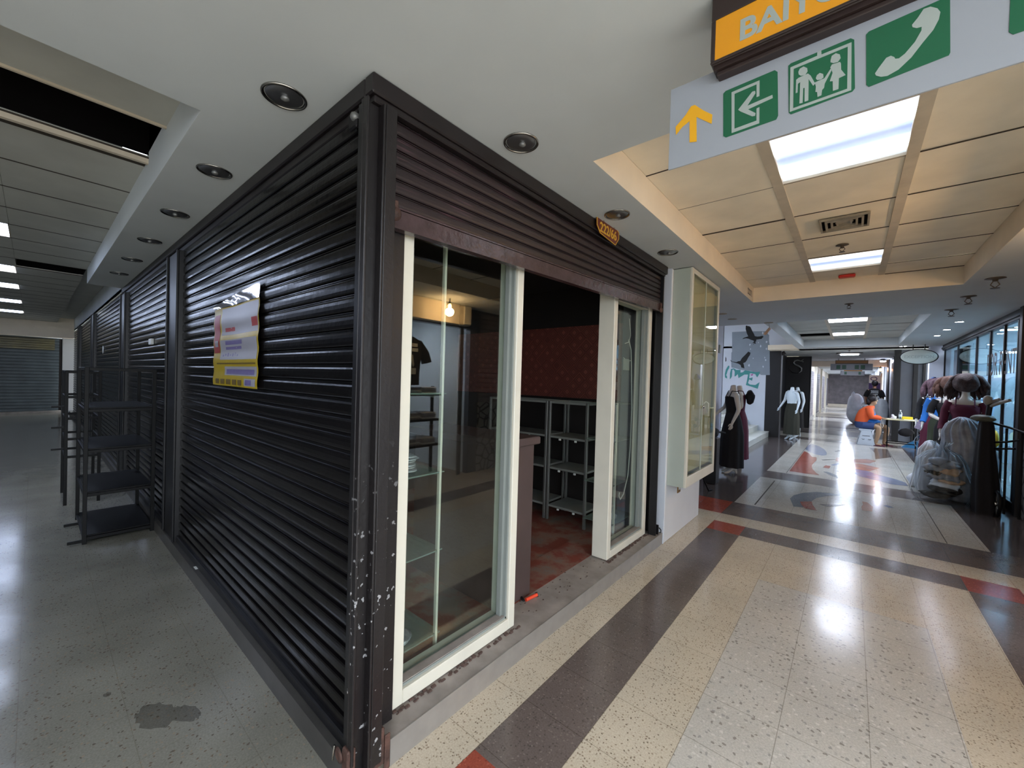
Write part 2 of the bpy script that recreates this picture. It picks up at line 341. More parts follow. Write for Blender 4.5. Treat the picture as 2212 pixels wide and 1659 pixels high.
def chipped(name, base, chip, zlim=1.3, rough=0.4, amount=0.66):
    """dark gloss paint knocked off in chips, more of them low down"""
    m, nt, N, L, P = new_mat(name)
    tc = N.new('ShaderNodeTexCoord'); co = tc.outputs['Object']
    n = N.new('ShaderNodeTexNoise'); n.inputs['Scale'].default_value = 42; n.inputs['Detail'].default_value = 3; L.new(co, n.inputs['Vector'])
    n1 = N.new('ShaderNodeTexNoise'); n1.inputs['Scale'].default_value = 5; n1.inputs['Detail'].default_value = 3; L.new(co, n1.inputs['Vector'])
    ad = N.new('ShaderNodeMath'); ad.operation = 'MULTIPLY_ADD'; ad.inputs[1].default_value = 0.35; L.new(n1.outputs['Fac'], ad.inputs[0]); L.new(n.outputs['Fac'], ad.inputs[2])
    r = N.new('ShaderNodeValToRGB'); r.color_ramp.elements[0].position = amount+0.17; r.color_ramp.elements[1].position = amount+0.19; L.new(ad.outputs[0], r.inputs['Fac'])
    sx = N.new('ShaderNodeSeparateXYZ'); L.new(co, sx.inputs[0])
    mr = N.new('ShaderNodeMapRange'); mr.inputs[1].default_value = zlim; mr.inputs[2].default_value = zlim-0.5; L.new(sx.outputs['Z'], mr.inputs[0])
    mu = N.new('ShaderNodeMath'); mu.operation = 'MULTIPLY'; L.new(r.outputs['Color'], mu.inputs[0]); L.new(mr.outputs[0], mu.inputs[1])
    mx = N.new('ShaderNodeMix'); mx.data_type = 'RGBA'; L.new(mu.outputs[0], mx.inputs[0]); mx.inputs[6].default_value = srgb(*base); mx.inputs[7].default_value = srgb(*chip)
    L.new(mx.outputs[2], P.inputs['Base Color']); P.inputs['Roughness'].default_value = rough
    b = N.new('ShaderNodeBump'); b.inputs['Strength'].default_value = 0.2; b.inputs['Distance'].default_value = 0.006
    L.new(n.outputs['Fac'], b.inputs['Height']); L.new(b.outputs['Normal'], P.inputs['Normal'])
    return m
M['post'] = chipped('post_paint', (24, 20, 21), (150, 150, 152))
M['post_plain'] = mat('post_paint_plain', (24, 18, 19), 0.42, noise=0.2, nscale=8)
M['post_black'] = mat('post_black', (17, 16, 19), 0.4, noise=0.2, nscale=8)
M['rust'] = mat('rusted_bracket', (74, 50, 42), 0.7, noise=0.6, nscale=25, bump=0.5, bscale=50)

def kiosk_floor():
    m, nt, N, L, P = new_mat('worn_red_screed')
    tc = N.new('ShaderNodeTexCoord'); co = tc.outputs['Object']
    n = N.new('ShaderNodeTexNoise'); n.inputs['Scale'].default_value = 3.2; n.inputs['Detail'].default_value = 9; n.inputs['Roughness'].default_value = 0.65; L.new(co, n.inputs['Vector'])
    r = N.new('ShaderNodeValToRGB'); r.color_ramp.elements[0].position = 0.40; r.color_ramp.elements[1].position = 0.56
    r.color_ramp.elements[0].color = srgb(118, 108, 100); r.color_ramp.elements[1].color = srgb(122, 62, 50)
    e = r.color_ramp.elements.new(0.48); e.color = srgb(128, 96, 84)
    L.new(n.outputs['Fac'], r.inputs['Fac']); L.new(r.outputs['Color'], P.inputs['Base Color']); P.inputs['Roughness'].default_value = 0.6
    b = N.new('ShaderNodeBump'); b.inputs['Strength'].default_value = 0.3; b.inputs['Distance'].default_value = 0.01; L.new(n.outputs['Fac'], b.inputs['Height']); L.new(b.outputs['Normal'], P.inputs['Normal'])
    return m
M['k_floor'] = kiosk_floor()

def damask():
    m, nt, N, L, P = new_mat('damask_paper')
    tc = N.new('ShaderNodeTexCoord')
    mp = N.new('ShaderNodeMapping'); mp.inputs['Rotation'].default_value = (0, math.radians(45), 0); mp.inputs['Scale'].default_value = (9.5, 1, 9.5); L.new(tc.outputs['Object'], mp.inputs[0])
    w = N.new('ShaderNodeTexVoronoi'); w.distance = 'CHEBYCHEV'; w.inputs['Randomness'].default_value = 0.12; w.inputs['Scale'].default_value = 1.0; L.new(mp.outputs[0], w.inputs['Vector'])
    r = N.new('ShaderNodeValToRGB'); cr = r.color_ramp
    cr.elements[0].position = 0.0; cr.elements[0].color = srgb(88, 42, 38); cr.elements[1].position = 0.5; cr.elements[1].color = srgb(118, 62, 52)
    for p, c in ((0.16, (130, 72, 60)), (0.24, (78, 36, 34)), (0.34, (120, 62, 52)), (0.42, (74, 34, 32))):
        e = cr.elements.new(p); e.color = srgb(*c)
    L.new(w.outputs['Distance'], r.inputs['Fac']); L.new(r.outputs['Color'], P.inputs['Base Color']); P.inputs['Roughness'].default_value = 0.6
    return m
M['damask'] = damask()

def graffiti():
    m, nt, N, L, P = new_mat('scribbled_shutter')
    tc = N.new('ShaderNodeTexCoord'); co = tc.outputs['Object']
    v = N.new('ShaderNodeTexVoronoi'); v.feature = 'DISTANCE_TO_EDGE'; v.inputs['Scale'].default_value = 6; L.new(co, v.inputs['Vector'])
    n = N.new('ShaderNodeTexNoise'); n.inputs['Scale'].default_value = 4; L.new(co, n.inputs['Vector'])
    r = N.new('ShaderNodeValToRGB'); r.color_ramp.elements[0].position = 0.03; r.color_ramp.elements[1].position = 0.09
    r.color_ramp.elements[0].color = srgb(40, 40, 44); r.color_ramp.elements[1].color = srgb(150, 150, 150)
    L.new(v.outputs['Distance'], r.inputs['Fac']); L.new(r.outputs['Color'], P.inputs['Base Color']); P.inputs['Roughness'].default_value = 0.6
    return m
M['graffiti'] = graffiti()

# ------------------------------------------------------------------ mesh helpers
class MB:
    """collects shapes; build() links them as ONE mesh object"""
    def __init__(s): s.v = []; s.f = []; s.mi = []; s.sm = []
    def add(s, verts, faces, mi=0, smooth=False):
        o = len(s.v); s.v += [tuple(p) for p in verts]
        for f in faces: s.f.append([o+i for i in f]); s.mi.append(mi); s.sm.append(smooth)
        return s
    def box(s, a, b, mi=0):
        x0, x1 = sorted((a[0], b[0])); y0, y1 = sorted((a[1], b[1])); z0, z1 = sorted((a[2], b[2]))
        v = [(x0, y0, z0), (x1, y0, z0), (x1, y1, z0), (x0, y1, z0), (x0, y0, z1), (x1, y0, z1), (x1, y1, z1), (x0, y1, z1)]
        return s.add(v, [(0, 3, 2, 1), (4, 5, 6, 7), (0, 1, 5, 4), (1, 2, 6, 5), (2, 3, 7, 6), (3, 0, 4, 7)], mi)
    def bbox(s, a, b, bev=0.003, mi=0):
        """box with chamfered edges"""
        x0, x1 = sorted((a[0], b[0])); y0, y1 = sorted((a[1], b[1])); z0, z1 = sorted((a[2], b[2]))
        e = min(bev, (x1-x0)/3, (y1-y0)/3, (z1-z0)/3)
        pts = []
        idx = {}
        for X in (0, 1):
            for Y in (0, 1):
                for Z in (0, 1):
                    c = ((x0, x1)[X], (y0, y1)[Y], (z0, z1)[Z]); d = (e*(1-2*X), e*(1-2*Y), e*(1-2*Z))
                    idx[X, Y, Z, 0] = len(pts); pts.append((c[0], c[1]+d[1], c[2]+d[2]))
                    idx[X, Y, Z, 1] = len(pts); pts.append((c[0]+d[0], c[1], c[2]+d[2]))
                    idx[X, Y, Z, 2] = len(pts); pts.append((c[0]+d[0], c[1]+d[1], c[2]))
        F = []
        q = [(0, 0), (1, 0), (1, 1), (0, 1)]
        for X in (0, 1): F.append([idx[X, a_, b_, 0] for a_, b_ in q])
        for Y in (0, 1): F.append([idx[a_, Y, b_, 1] for a_, b_ in q])
        for Z in (0, 1): F.append([idx[a_, b_, Z, 2] for a_, b_ in q])
        for Y in (0, 1):
            for Z in (0, 1): F.append([idx[0, Y, Z, 1], idx[1, Y, Z, 1], idx[1, Y, Z, 2], idx[0, Y, Z, 2]])
        for X in (0, 1):
            for Z in (0, 1): F.append([idx[X, 0, Z, 0], idx[X, 1, Z, 0], idx[X, 1, Z, 2], idx[X, 0, Z, 2]])
        for X in (0, 1):
            for Y in (0, 1): F.append([idx[X, Y, 0, 0], idx[X, Y, 1, 0], idx[X, Y, 1, 1], idx[X, Y, 0, 1]])
        for X in (0, 1):
            for Y in (0, 1):
                for Z in (0, 1): F.append([idx[X, Y, Z, 0], idx[X, Y, Z, 1], idx[X, Y, Z, 2]])
        return s.add(pts, F, mi)
    def tube(s, pts, r, n=10, mi=0, caps=True, smooth=True):
        pts = [Vector(p) for p in pts]; rr = r if isinstance(r, (list, tuple)) else [r]*len(pts)
        rings = []; prev = None
        for i, p in enumerate(pts):
            if i == 0: d = pts[1]-p
            elif i == len(pts)-1: d = p-pts[i-1]
            else: d = (pts[i+1]-p).normalized()+(p-pts[i-1]).normalized()
            d = d.normalized() if d.length > 1e-9 else Vector((0, 0, 1))
            u = prev if prev is not None else (Vector((0, 0, 1)) if abs(d.z) < 0.9 else Vector((1, 0, 0)))
            u = (u - d*u.dot(d)).normalized(); prev = u; w = d.cross(u)
            rings.append([p + rr[i]*(math.cos(2*PI*k/n)*u + math.sin(2*PI*k/n)*w) for k in range(n)])
        return s.rings(rings, mi, caps, smooth)
    def rings(s, rings, mi=0, caps=True, smooth=True):
        n = len(rings[0]); V = [p for r in rings for p in r]; F = []
        for i in range(len(rings)-1):
            for k in range(n): F.append((i*n+k, i*n+(k+1) % n, (i+1)*n+(k+1) % n, (i+1)*n+k))
        s.add(V, F, mi, smooth)
        if caps:
            s.add(rings[0], [tuple(range(n))[::-1]], mi); s.add(rings[-1], [tuple(range(n))], mi)
        return s
    def loft(s, rs, n=24, mi=0, caps=True, fold=0.0, folds=9, seed=0):
        """stacked ellipses (cx,cy,cz,rx,ry); fold adds cloth pleats growing downward"""
        rnd = random.Random(seed); ph = rnd.random()*6
        R = []
        for j, q in enumerate(rs):
            cx, cy, cz, rx, ry = q[:5]; fd = q[5] if len(q) > 5 else fold
            ring = []
            for k in range(n):
                a = 2*PI*k/n; m_ = 1+fd*math.sin(folds*a+ph)+fd*0.5*math.sin((folds-3)*a+ph*2+j*0.3)
                ring.append((cx+rx*m_*math.cos(a), cy+ry*m_*math.sin(a), cz))
            R.append(ring)
        return s.rings(R, mi, caps, True)
    def lathe(s, prof, c, axis='Z', n=24, mi=0, caps=True):
        R = []
        for r, h in prof:
            ring = []
            for k in range(n):
                a = 2*PI*k/n; x, y = r*math.cos(a), r*math.sin(a)
                p = {'Z': (x, y, h), 'X': (h, x, y), 'Y': (y, h, x)}[axis]
                ring.append((c[0]+p[0], c[1]+p[1], c[2]+p[2]))
            R.append(ring)
        return s.rings(R, mi, caps, True)
    def prism(s, poly, plane, d0, d1, mi=0, mi_side=None):
        """polygon in plane 'XY','XZ','YZ' extruded between d0 and d1 along the third axis"""
        def P(a, b, d): return {'XY': (a, b, d), 'XZ': (a, d, b), 'YZ': (d, a, b)}[plane]
        n = len(poly)
        s.add([P(a, b, d0) for a, b in poly], [tuple(range(n))], mi)
        s.add([P(a, b, d1) for a, b in poly], [tuple(range(n))], mi)
        V = [P(a, b, d0) for a, b in poly]+[P(a, b, d1) for a, b in poly]
        s.add(V, [(i, (i+1) % n, n+(i+1) % n, n+i) for i in range(n)], mi if mi_side is None else mi_side)
        return s
    def blob(s, c, r, seed=0, amp=0.12, nu=20, nv=12, mi=0, flat=0.0, freq=3.0):
        """lumpy closed bag or bundle"""
        rnd = random.Random(seed); ph = [rnd.random()*6 for _ in range(8)]
        R = []
        for j in range(nv+1):
            t = PI*j/nv; ring = []
            t2 = min(max(t, 0.04), PI-0.04)
            for k in range(nu):
                a = 2*PI*k/nu
                m_ = 1+amp*(math.sin(freq*a+ph[0]+2*t)+0.6*math.sin((freq+2)*a-3*t+ph[1])+0.5*math.sin(5*t+ph[2]+2*a)+0.35*math.sin(9*a+7*t+ph[3]))
                z = -math.cos(t2)*r[2]*(1+amp*0.5*math.sin(2*a+ph[4]))
                if z < 0: z *= (1-flat)
                ring.append((c[0]+r[0]*m_*math.sin(t2)**0.75*math.cos(a), c[1]+r[1]*m_*math.sin(t2)**0.75*math.sin(a), c[2]+z))
            R.append(ring)
        return s.rings(R, mi, True, True)
    def build(s, name, mats, parent=None, local=False):
        me = bpy.data.meshes.new(name)
        mats = mats if isinstance(mats, (list, tuple)) else [mats]
        off = Vector((0, 0, 0))
        if parent is not None and not local: off = root_loc(parent)
        me.from_pydata([tuple(Vector(p)-off) for p in s.v], [], s.f)
        for m_ in mats: me.materials.append(M[m_] if isinstance(m_, str) else m_)
        me.polygons.foreach_set('material_index', s.mi)
        me.polygons.foreach_set('use_smooth', s.sm)
        me.update()
        ob = bpy.data.objects.new(name, me); COL.objects.link(ob)
        if parent is not None: ob.parent = parent
        import bmesh
        bm = bmesh.new(); bm.from_mesh(me); bmesh.ops.recalc_face_normals(bm, faces=bm.faces); bm.to_mesh(me); bm.free()
        return ob

def root_loc(o):
    v = Vector((0, 0, 0))
    while o is not None: v += o.location; o = o.parent
    return v

def tag(o, label=None, cat=None, group=None, kind=None):
    if label: o['label'] = label
    if cat: o['category'] = cat
    if group: o['group'] = group
    if kind: o['kind'] = kind
    return o

def thing(name, label, cat, loc=(0, 0, 0), rz=0.0, group=None):
    o = bpy.data.objects.new(name, None); COL.objects.link(o); o.empty_display_size = 0.05
    o.location = loc; o.rotation_euler = (0, 0, rz)
    return tag(o, label, cat, group)

def struct(name, mb, mats, label=None):
    o = mb.build(name, mats); o['kind'] = 'structure'
    if label: o['label'] = label
    return o

def copy_tree(o, loc=None, rz=None, label=None, parent=None):
    c = o.copy(); COL.objects.link(c)
    if parent is not None: c.parent = parent
    if loc is not None: c.location = loc
    if rz is not None: c.rotation_euler = (0, 0, rz)
    if label: c['label'] = label
    for ch in [x for x in bpy.data.objects if x.parent == o]:
        copy_tree(ch, parent=c)
    return c

def text(body, size, m_, parent, name='lettering', loc=(0, 0, 0), rot=(0, 0, 0), depth=0.001, align='CENTER', bold=0.0, sx=1.0, shear=0.0):
    cu = bpy.data.curves.new(name, 'FONT'); cu.body = body; cu.size = size; cu.align_x = align; cu.align_y = 'BOTTOM_BASELINE'
    cu.extrude = depth; cu.offset = bold; cu.shear = shear
    tmp = bpy.data.objects.new('tmp_text', cu); COL.objects.link(tmp)
    dg = bpy.context.evaluated_depsgraph_get()
    me = bpy.data.meshes.new_from_object(tmp.evaluated_get(dg))
    bpy.data.objects.remove(tmp); bpy.data.curves.remove(cu)
    me.name = name
    me.materials.clear(); me.materials.append(M[m_])
    R = Matrix.LocRotScale(Vector(loc), __import__('mathutils').Euler(rot), Vector((sx, 1, 1)))
    me.transform(R)
    off = root_loc(parent) if parent is not None else Vector((0, 0, 0))
    me.transform(Matrix.Translation(-off))
    ob = bpy.data.objects.new(name, me); COL.objects.link(ob); ob.parent = parent
    return ob

def skin_body(name, nodes, edges, m_, parent, root='pelvis', sub=2):
    """one continuous surface grown on a stick figure; nodes {key: ((x,y,z), r or (rx,ry))}"""
    keys = list(nodes)
    me = bpy.data.meshes.new(name)
    me.from_pydata([nodes[k][0] for k in keys], [(keys.index(a), keys.index(b)) for a, b in edges], [])
    me.materials.append(M[m_])
    ob = bpy.data.objects.new(name, me); COL.objects.link(ob); ob.parent = parent
    sk = ob.modifiers.new('skin', 'SKIN'); sk.use_smooth_shade = True; sk.branch_smoothing = 0.6
    import bmesh
    bm = bmesh.new(); bm.from_mesh(me); L_ = bm.verts.layers.skin.verify(); bm.verts.ensure_lookup_table()
    for i, k in enumerate(keys):
        r = nodes[k][1]; bm.verts[i][L_].radius = (r, r) if not isinstance(r, tuple) else r
        bm.verts[i][L_].use_root = (k == root)
    bm.to_mesh(me); bm.free()
    sb = ob.modifiers.new('sub', 'SUBSURF'); sb.levels = sub; sb.render_levels = sub
    return ob
INLAYS=[
('blue',[(-0.844, 12.627), (-0.835, 13.537), (-0.785, 13.925), (-0.62, 13.584), (-0.471, 12.974), (-0.402, 12.349), (-0.394, 11.875), (-0.467, 11.714), (-0.595, 11.8), (-0.707, 12.078)]),
('red',[(-0.83, 12.192), (-0.707, 11.83), (-0.628, 11.305), (-0.546, 11.325), (-0.522, 10.865), (-0.555, 10.081), (-0.524, 9.67), (-0.444, 9.249), (-0.382, 9.034), (-0.539, 9.004), (-0.829, 9.028)]),
('dark',[(-0.267, 12.762), (-0.209, 13.134), (-0.143, 13.084), (-0.216, 12.649)]),
('blue',[(-0.27, 10.456), (-0.203, 10.712), (-0.059, 11.123), (-0.12, 10.622), (-0.221, 10.392)]),
('dark',[(-0.452, 11.052), (-0.211, 11.38), (-0.209, 11.299), (-0.42, 10.98)]),
('red',[(-0.378, 9.993), (-0.345, 10.314), (-0.265, 10.287), (-0.279, 9.938)]),
('grey',[(-0.35, 9.469), (-0.284, 9.52), (-0.121, 9.224), (-0.017, 9.031), (-0.14, 9.01), (-0.237, 9.191)]),
('dark',[(-0.169, 9.797), (-0.133, 9.836), (0.095, 9.457), (0.038, 9.395), (-0.08, 9.547)]),
('blue',[(0.061, 9.996), (0.112, 10.367), (0.281, 10.236), (0.457, 9.938), (0.652, 9.702), (0.751, 9.478), (0.758, 9.18), (0.566, 9.128), (0.368, 9.315), (0.152, 9.518), (0.073, 9.809)]),
('orange',[(0.036, 10.978), (0.17, 11.127), (0.362, 10.979), (0.482, 10.827), (0.318, 10.276), (0.209, 10.261), (0.087, 10.34)]),
('orange',[(-0.211, 11.707), (0.036, 11.631), (0.322, 12.025), (0.469, 11.846), (0.346, 11.322), (0.172, 11.254), (-0.098, 10.952), (-0.211, 11.083)]),
('dark',[(0.426, 14.383), (0.773, 14.44), (0.762, 12.815), (0.465, 12.144), (0.493, 13.387)]),
('grey',[(-0.603, 6.802), (-0.587, 7.049), (-0.49, 7.333), (-0.343, 7.548), (-0.188, 7.614), (-0.072, 7.58), (-0.237, 7.351), (-0.33, 7.11), (-0.364, 6.882), (-0.358, 6.782), (-0.483, 6.733), (-0.424, 6.438), (-0.527, 6.383)]),
('red',[(-0.487, 6.728), (-0.362, 6.856), (-0.342, 6.669), (-0.284, 6.405), (-0.405, 6.41), (-0.449, 6.535)]),
('dark',[(-0.286, 6.777), (-0.182, 6.857), (-0.003, 7.049), (-0.087, 6.878), (-0.195, 6.704)]),
('orange',[(0.164, 7.394), (0.216, 7.393), (0.269, 7.164), (0.252, 6.886), (0.155, 6.858), (0.15, 7.044), (0.17, 7.215)]),
('blue',[(0.375, 7.347), (0.42, 7.428), (0.48, 7.329), (0.421, 7.279)]),
]
MURAL={
'crow1':[(-2.737, 3.06), (-2.705, 3.097), (-2.638, 3.124), (-2.572, 3.144), (-2.615, 3.245), (-2.653, 3.384), (-2.65, 3.483), (-2.617, 3.497), (-2.589, 3.464), (-2.569, 3.478), (-2.515, 3.437), (-2.458, 3.298), (-2.416, 3.22), (-2.387, 3.143), (-2.321, 3.125), (-2.244, 3.129), (-2.18, 3.144), (-2.147, 3.11), (-2.178, 3.081), (-2.203, 3.045), (-2.267, 3.04), (-2.344, 3.029), (-2.35, 2.999), (-2.33, 2.99), (-2.368, 2.962), (-2.35, 2.893), (-2.386, 2.91), (-2.437, 2.866), (-2.394, 2.933), (-2.452, 2.92), (-2.405, 2.978), (-2.422, 3.001), (-2.502, 3.035), (-2.556, 3.067), (-2.637, 3.086)],
'crow2':[(-3.074, 2.403), (-3.038, 2.372), (-3.002, 2.34), (-2.884, 2.32), (-2.83, 2.35), (-2.776, 2.354), (-2.725, 2.454), (-2.659, 2.529), (-2.582, 2.62), (-2.556, 2.657), (-2.489, 2.618), (-2.506, 2.542), (-2.55, 2.467), (-2.587, 2.376), (-2.626, 2.315), (-2.685, 2.285), (-2.663, 2.224), (-2.646, 2.117), (-2.735, 2.147), (-2.758, 2.224), (-2.828, 2.27), (-2.925, 2.301), (-3.037, 2.341)],
'grey':[(-3.041, 3.306), (-2.671, 3.309), (-2.083, 3.285), (-2.042, 3.201), (-2.003, 3.155), (-2.003, 2.963), (-1.98, 2.844), (-1.945, 1.914), (-2.167, 1.91), (-2.206, 1.932), (-2.47, 2.042), (-2.739, 2.07), (-2.961, 2.131), (-3.024, 2.146), (-3.038, 2.364), (-3.04, 2.629), (-3.02, 2.659)],
'teal1':[(-3.117, 2.208), (-3.082, 2.192), (-3.087, 2.13), (-3.133, 2.036), (-3.151, 1.942), (-3.171, 1.894), (-3.141, 1.848), (-3.139, 1.777), (-3.204, 1.815), (-3.211, 1.941), (-3.184, 2.082)],
'teal2':[(-3.06, 1.756), (-3.06, 1.958), (-3.03, 2.099), (-2.947, 2.115), (-2.876, 2.069), (-2.753, 2.07), (-2.757, 1.978), (-2.683, 1.994), (-2.631, 2.056), (-2.523, 2.041), (-2.338, 1.998), (-2.208, 2.014), (-2.244, 1.909), (-2.287, 1.833), (-2.336, 1.938), (-2.468, 1.966), (-2.494, 1.951), (-2.502, 1.799), (-2.404, 1.831), (-2.421, 1.725), (-2.501, 1.768), (-2.531, 1.646), (-2.47, 1.602), (-2.325, 1.592), (-2.211, 1.685), (-2.256, 1.474), (-2.454, 1.542), (-2.589, 1.583), (-2.566, 1.706), (-2.539, 1.92), (-2.64, 1.918), (-2.706, 1.871), (-2.806, 1.8), (-2.83, 1.931), (-2.883, 1.868), (-2.924, 1.852), (-2.922, 2.007), (-2.959, 2.084), (-2.994, 2.068), (-3.001, 1.85), (-3.033, 1.787)],
'dash':[(-3.212, 2.514), (-3.184, 2.443), (-3.181, 2.357), (-3.209, 2.329)],
'pink':[(-2.467, 1.921), (-2.402, 1.952), (-2.394, 1.907), (-2.439, 1.876)],
'flecks':[(-2.517, 2.876), (-2.492, 2.732), (-2.283, 2.936), (-2.066, 2.951), (-2.221, 2.814), (-2.059, 2.728), (-2.411, 2.443), (-2.094, 2.454), (-2.073, 2.387), (-2.516, 2.216), (-2.13, 2.172), (-2.176, 3.23)]}
SIGN={
'arrow':[(-0.446, 2.334), (-0.448, 2.36), (-0.419, 2.385), (-0.403, 2.406), (-0.392, 2.406), (-0.367, 2.379), (-0.341, 2.356), (-0.342, 2.329), (-0.363, 2.347), (-0.386, 2.367), (-0.383, 2.291), (-0.404, 2.296), (-0.406, 2.362), (-0.427, 2.352)],
'exitbg':[(-0.313, 2.406), (-0.307, 2.411), (-0.186, 2.415), (-0.179, 2.407), (-0.174, 2.287), (-0.178, 2.278), (-0.302, 2.274), (-0.309, 2.281)],
'exit_frame_a':[(-0.291, 2.4), (-0.221, 2.403), (-0.22, 2.359), (-0.227, 2.359), (-0.228, 2.395), (-0.283, 2.392), (-0.28, 2.291), (-0.225, 2.293), (-0.226, 2.327), (-0.219, 2.328), (-0.218, 2.283), (-0.287, 2.281)],
'exit_arrow':[(-0.272, 2.342), (-0.238, 2.379), (-0.231, 2.378), (-0.23, 2.371), (-0.249, 2.344), (-0.189, 2.349), (-0.188, 2.34), (-0.247, 2.333), (-0.228, 2.315), (-0.229, 2.308), (-0.236, 2.309), (-0.266, 2.335)],
'liftbg':[(-0.155, 2.412), (-0.149, 2.416), (-0.027, 2.419), (-0.02, 2.412), (-0.015, 2.291), (-0.02, 2.285), (-0.145, 2.279), (-0.15, 2.285)],
'lift_frame_o':[(-0.15, 2.405), (-0.093, 2.408), (-0.093, 2.417), (-0.085, 2.419), (-0.084, 2.407), (-0.025, 2.408), (-0.022, 2.289), (-0.148, 2.286)],
'lift_frame_i':[(-0.142, 2.397), (-0.032, 2.4), (-0.03, 2.296), (-0.14, 2.293)],
'man_head':[(-0.132, 2.384), (-0.129, 2.391), (-0.121, 2.393), (-0.113, 2.385), (-0.112, 2.376), (-0.117, 2.369), (-0.126, 2.371), (-0.131, 2.377)],
'man_body':[(-0.136, 2.365), (-0.131, 2.368), (-0.111, 2.37), (-0.105, 2.362), (-0.095, 2.337), (-0.099, 2.333), (-0.109, 2.355), (-0.108, 2.299), (-0.116, 2.299), (-0.117, 2.336), (-0.12, 2.336), (-0.12, 2.298), (-0.127, 2.299), (-0.127, 2.355), (-0.132, 2.353), (-0.132, 2.33), (-0.136, 2.33)],
'kid_head':[(-0.094, 2.35), (-0.092, 2.357), (-0.086, 2.36), (-0.079, 2.354), (-0.078, 2.345), (-0.083, 2.342), (-0.091, 2.344)],
'kid_body':[(-0.096, 2.34), (-0.076, 2.342), (-0.064, 2.361), (-0.062, 2.356), (-0.075, 2.328), (-0.076, 2.318), (-0.08, 2.314), (-0.081, 2.301), (-0.089, 2.3), (-0.09, 2.313), (-0.094, 2.315), (-0.093, 2.328)],
'wom_head':[(-0.065, 2.382), (-0.063, 2.392), (-0.055, 2.395), (-0.047, 2.388), (-0.045, 2.378), (-0.05, 2.371), (-0.059, 2.372), (-0.065, 2.377)],
'wom_body':[(-0.065, 2.364), (-0.062, 2.37), (-0.046, 2.369), (-0.044, 2.364), (-0.043, 2.348), (-0.034, 2.331), (-0.047, 2.329), (-0.047, 2.302), (-0.058, 2.302), (-0.059, 2.327), (-0.065, 2.329), (-0.06, 2.348), (-0.062, 2.357)],
'phonebg':[(0.002, 2.413), (0.007, 2.418), (0.141, 2.426), (0.145, 2.299), (0.143, 2.294), (0.011, 2.283), (0.006, 2.29)],
'phone':[(0.021, 2.31), (0.027, 2.32), (0.04, 2.338), (0.048, 2.339), (0.054, 2.333), (0.056, 2.328), (0.062, 2.326), (0.072, 2.332), (0.088, 2.351), (0.098, 2.372), (0.098, 2.38), (0.09, 2.381), (0.083, 2.387), (0.082, 2.393), (0.091, 2.404), (0.1, 2.419), (0.111, 2.418), (0.122, 2.408), (0.127, 2.397), (0.125, 2.382), (0.117, 2.363), (0.101, 2.343), (0.083, 2.318), (0.062, 2.3), (0.043, 2.294), (0.032, 2.297), (0.023, 2.304)],
'bg4':[(0.226, 2.295), (0.227, 2.382), (0.284, 2.38), (0.286, 2.297), (0.23, 2.291)],
}
# ================================================================== THE SETTING
SH = 2.66      # soffit height
RH = 2.85      # raised ceiling height

# ---- floor: one mesh, the terrazzo pattern laid as flush inlays
mats_floor = ['t_cream', 't_light', 't_brown', 't_red', 't_dark', 't_blue', 't_grey', 't_orange', 't_pale', 't_aisle', 't_stain']
FI = {n: i for i, n in enumerate(mats_floor)}
fl = MB()
fl.box((-21, -8, -0.12), (7, 47, -0.004), FI['t_cream'])
def patch(x0, x1, y0, y1, m_, z=0.0):
    fl.add([(x0, y0, z), (x1, y0, z), (x1, y1, z), (x0, y1, z)], [(0, 1, 2, 3)], FI[m_])
T = 0.3167
# side aisle, left
patch(-21, -1.353, -8, 0.80, 't_aisle')
patch(-1.353, -1.157, -8, 5.063, 't_cream')
# brown border of the walkway with red corner tiles
patch(-1.157, -0.841, -8, 0.885, 't_brown'); patch(-1.157, -0.841, 0.885, 1.202, 't_red')
patch(-1.157, -0.841, 1.202, 4.725, 't_brown'); patch(-1.157, -0.841, 4.725, 5.063, 't_red')
patch(-0.841, -0.523, -8, 4.725, 't_cream'); patch(0.433, 0.75, -8, 4.725, 't_cream')
patch(-0.523, 0.433, -8, 3.775, 't_light'); patch(-0.523, 0.433, 3.775, 4.725, 't_cream')
patch(-0.841, 0.75, 4.725, 5.063, 't_brown'); patch(0.75, 1.07, 4.725, 5.063, 't_red')
patch(0.75, 1.07, -8, 4.725, 't_brown'); patch(1.07, 1.9, -8, 5.063, 't_cream')
patch(-21, 1.9, 5.063, 5.39, 't_cream')
patch(-2.2, -1.16, 5.39, 6.03, 't_red'); patch(-1.16, 1.9, 5.39, 6.03, 't_brown')
# dark margins with two pale decorated panels
patch(-2.2, -1.145, 6.03, 14.9, 't_dark'); patch(1.09, 1.9, 6.03, 14.9, 't_dark')
patch(-1.145, 1.09, 6.03, 8.08, 't_pale')
patch(-1.145, 1.09, 8.08, 8.75, 't_brown')
patch(-1.145, 1.09, 8.75, 14.9, 't_pale')
yy = 14.9
bands = [(0.7, 't_brown'), (1.6, 't_pale'), (0.5, 't_dark'), (1.2, 't_brown'), (1.6, 't_pale'), (0.6, 't_dark'), (2.4, 't_pale'), (0.8, 't_brown'), (3.0, 't_pale'), (0.8, 't_dark'), (5.0, 't_cream'), (12.5, 't_pale')]
for dy, m_ in bands:
    patch(-4.0, 2.4, yy, yy+dy, m_); yy += dy
for i, (k, pts) in enumerate(INLAYS):
    zt = 0.0006 + 0.00012*i
    fl.add([(a, b, zt) for a, b in pts], [tuple(range(len(pts)))], FI['t_'+({'dark': 'brown'}.get(k, k))])
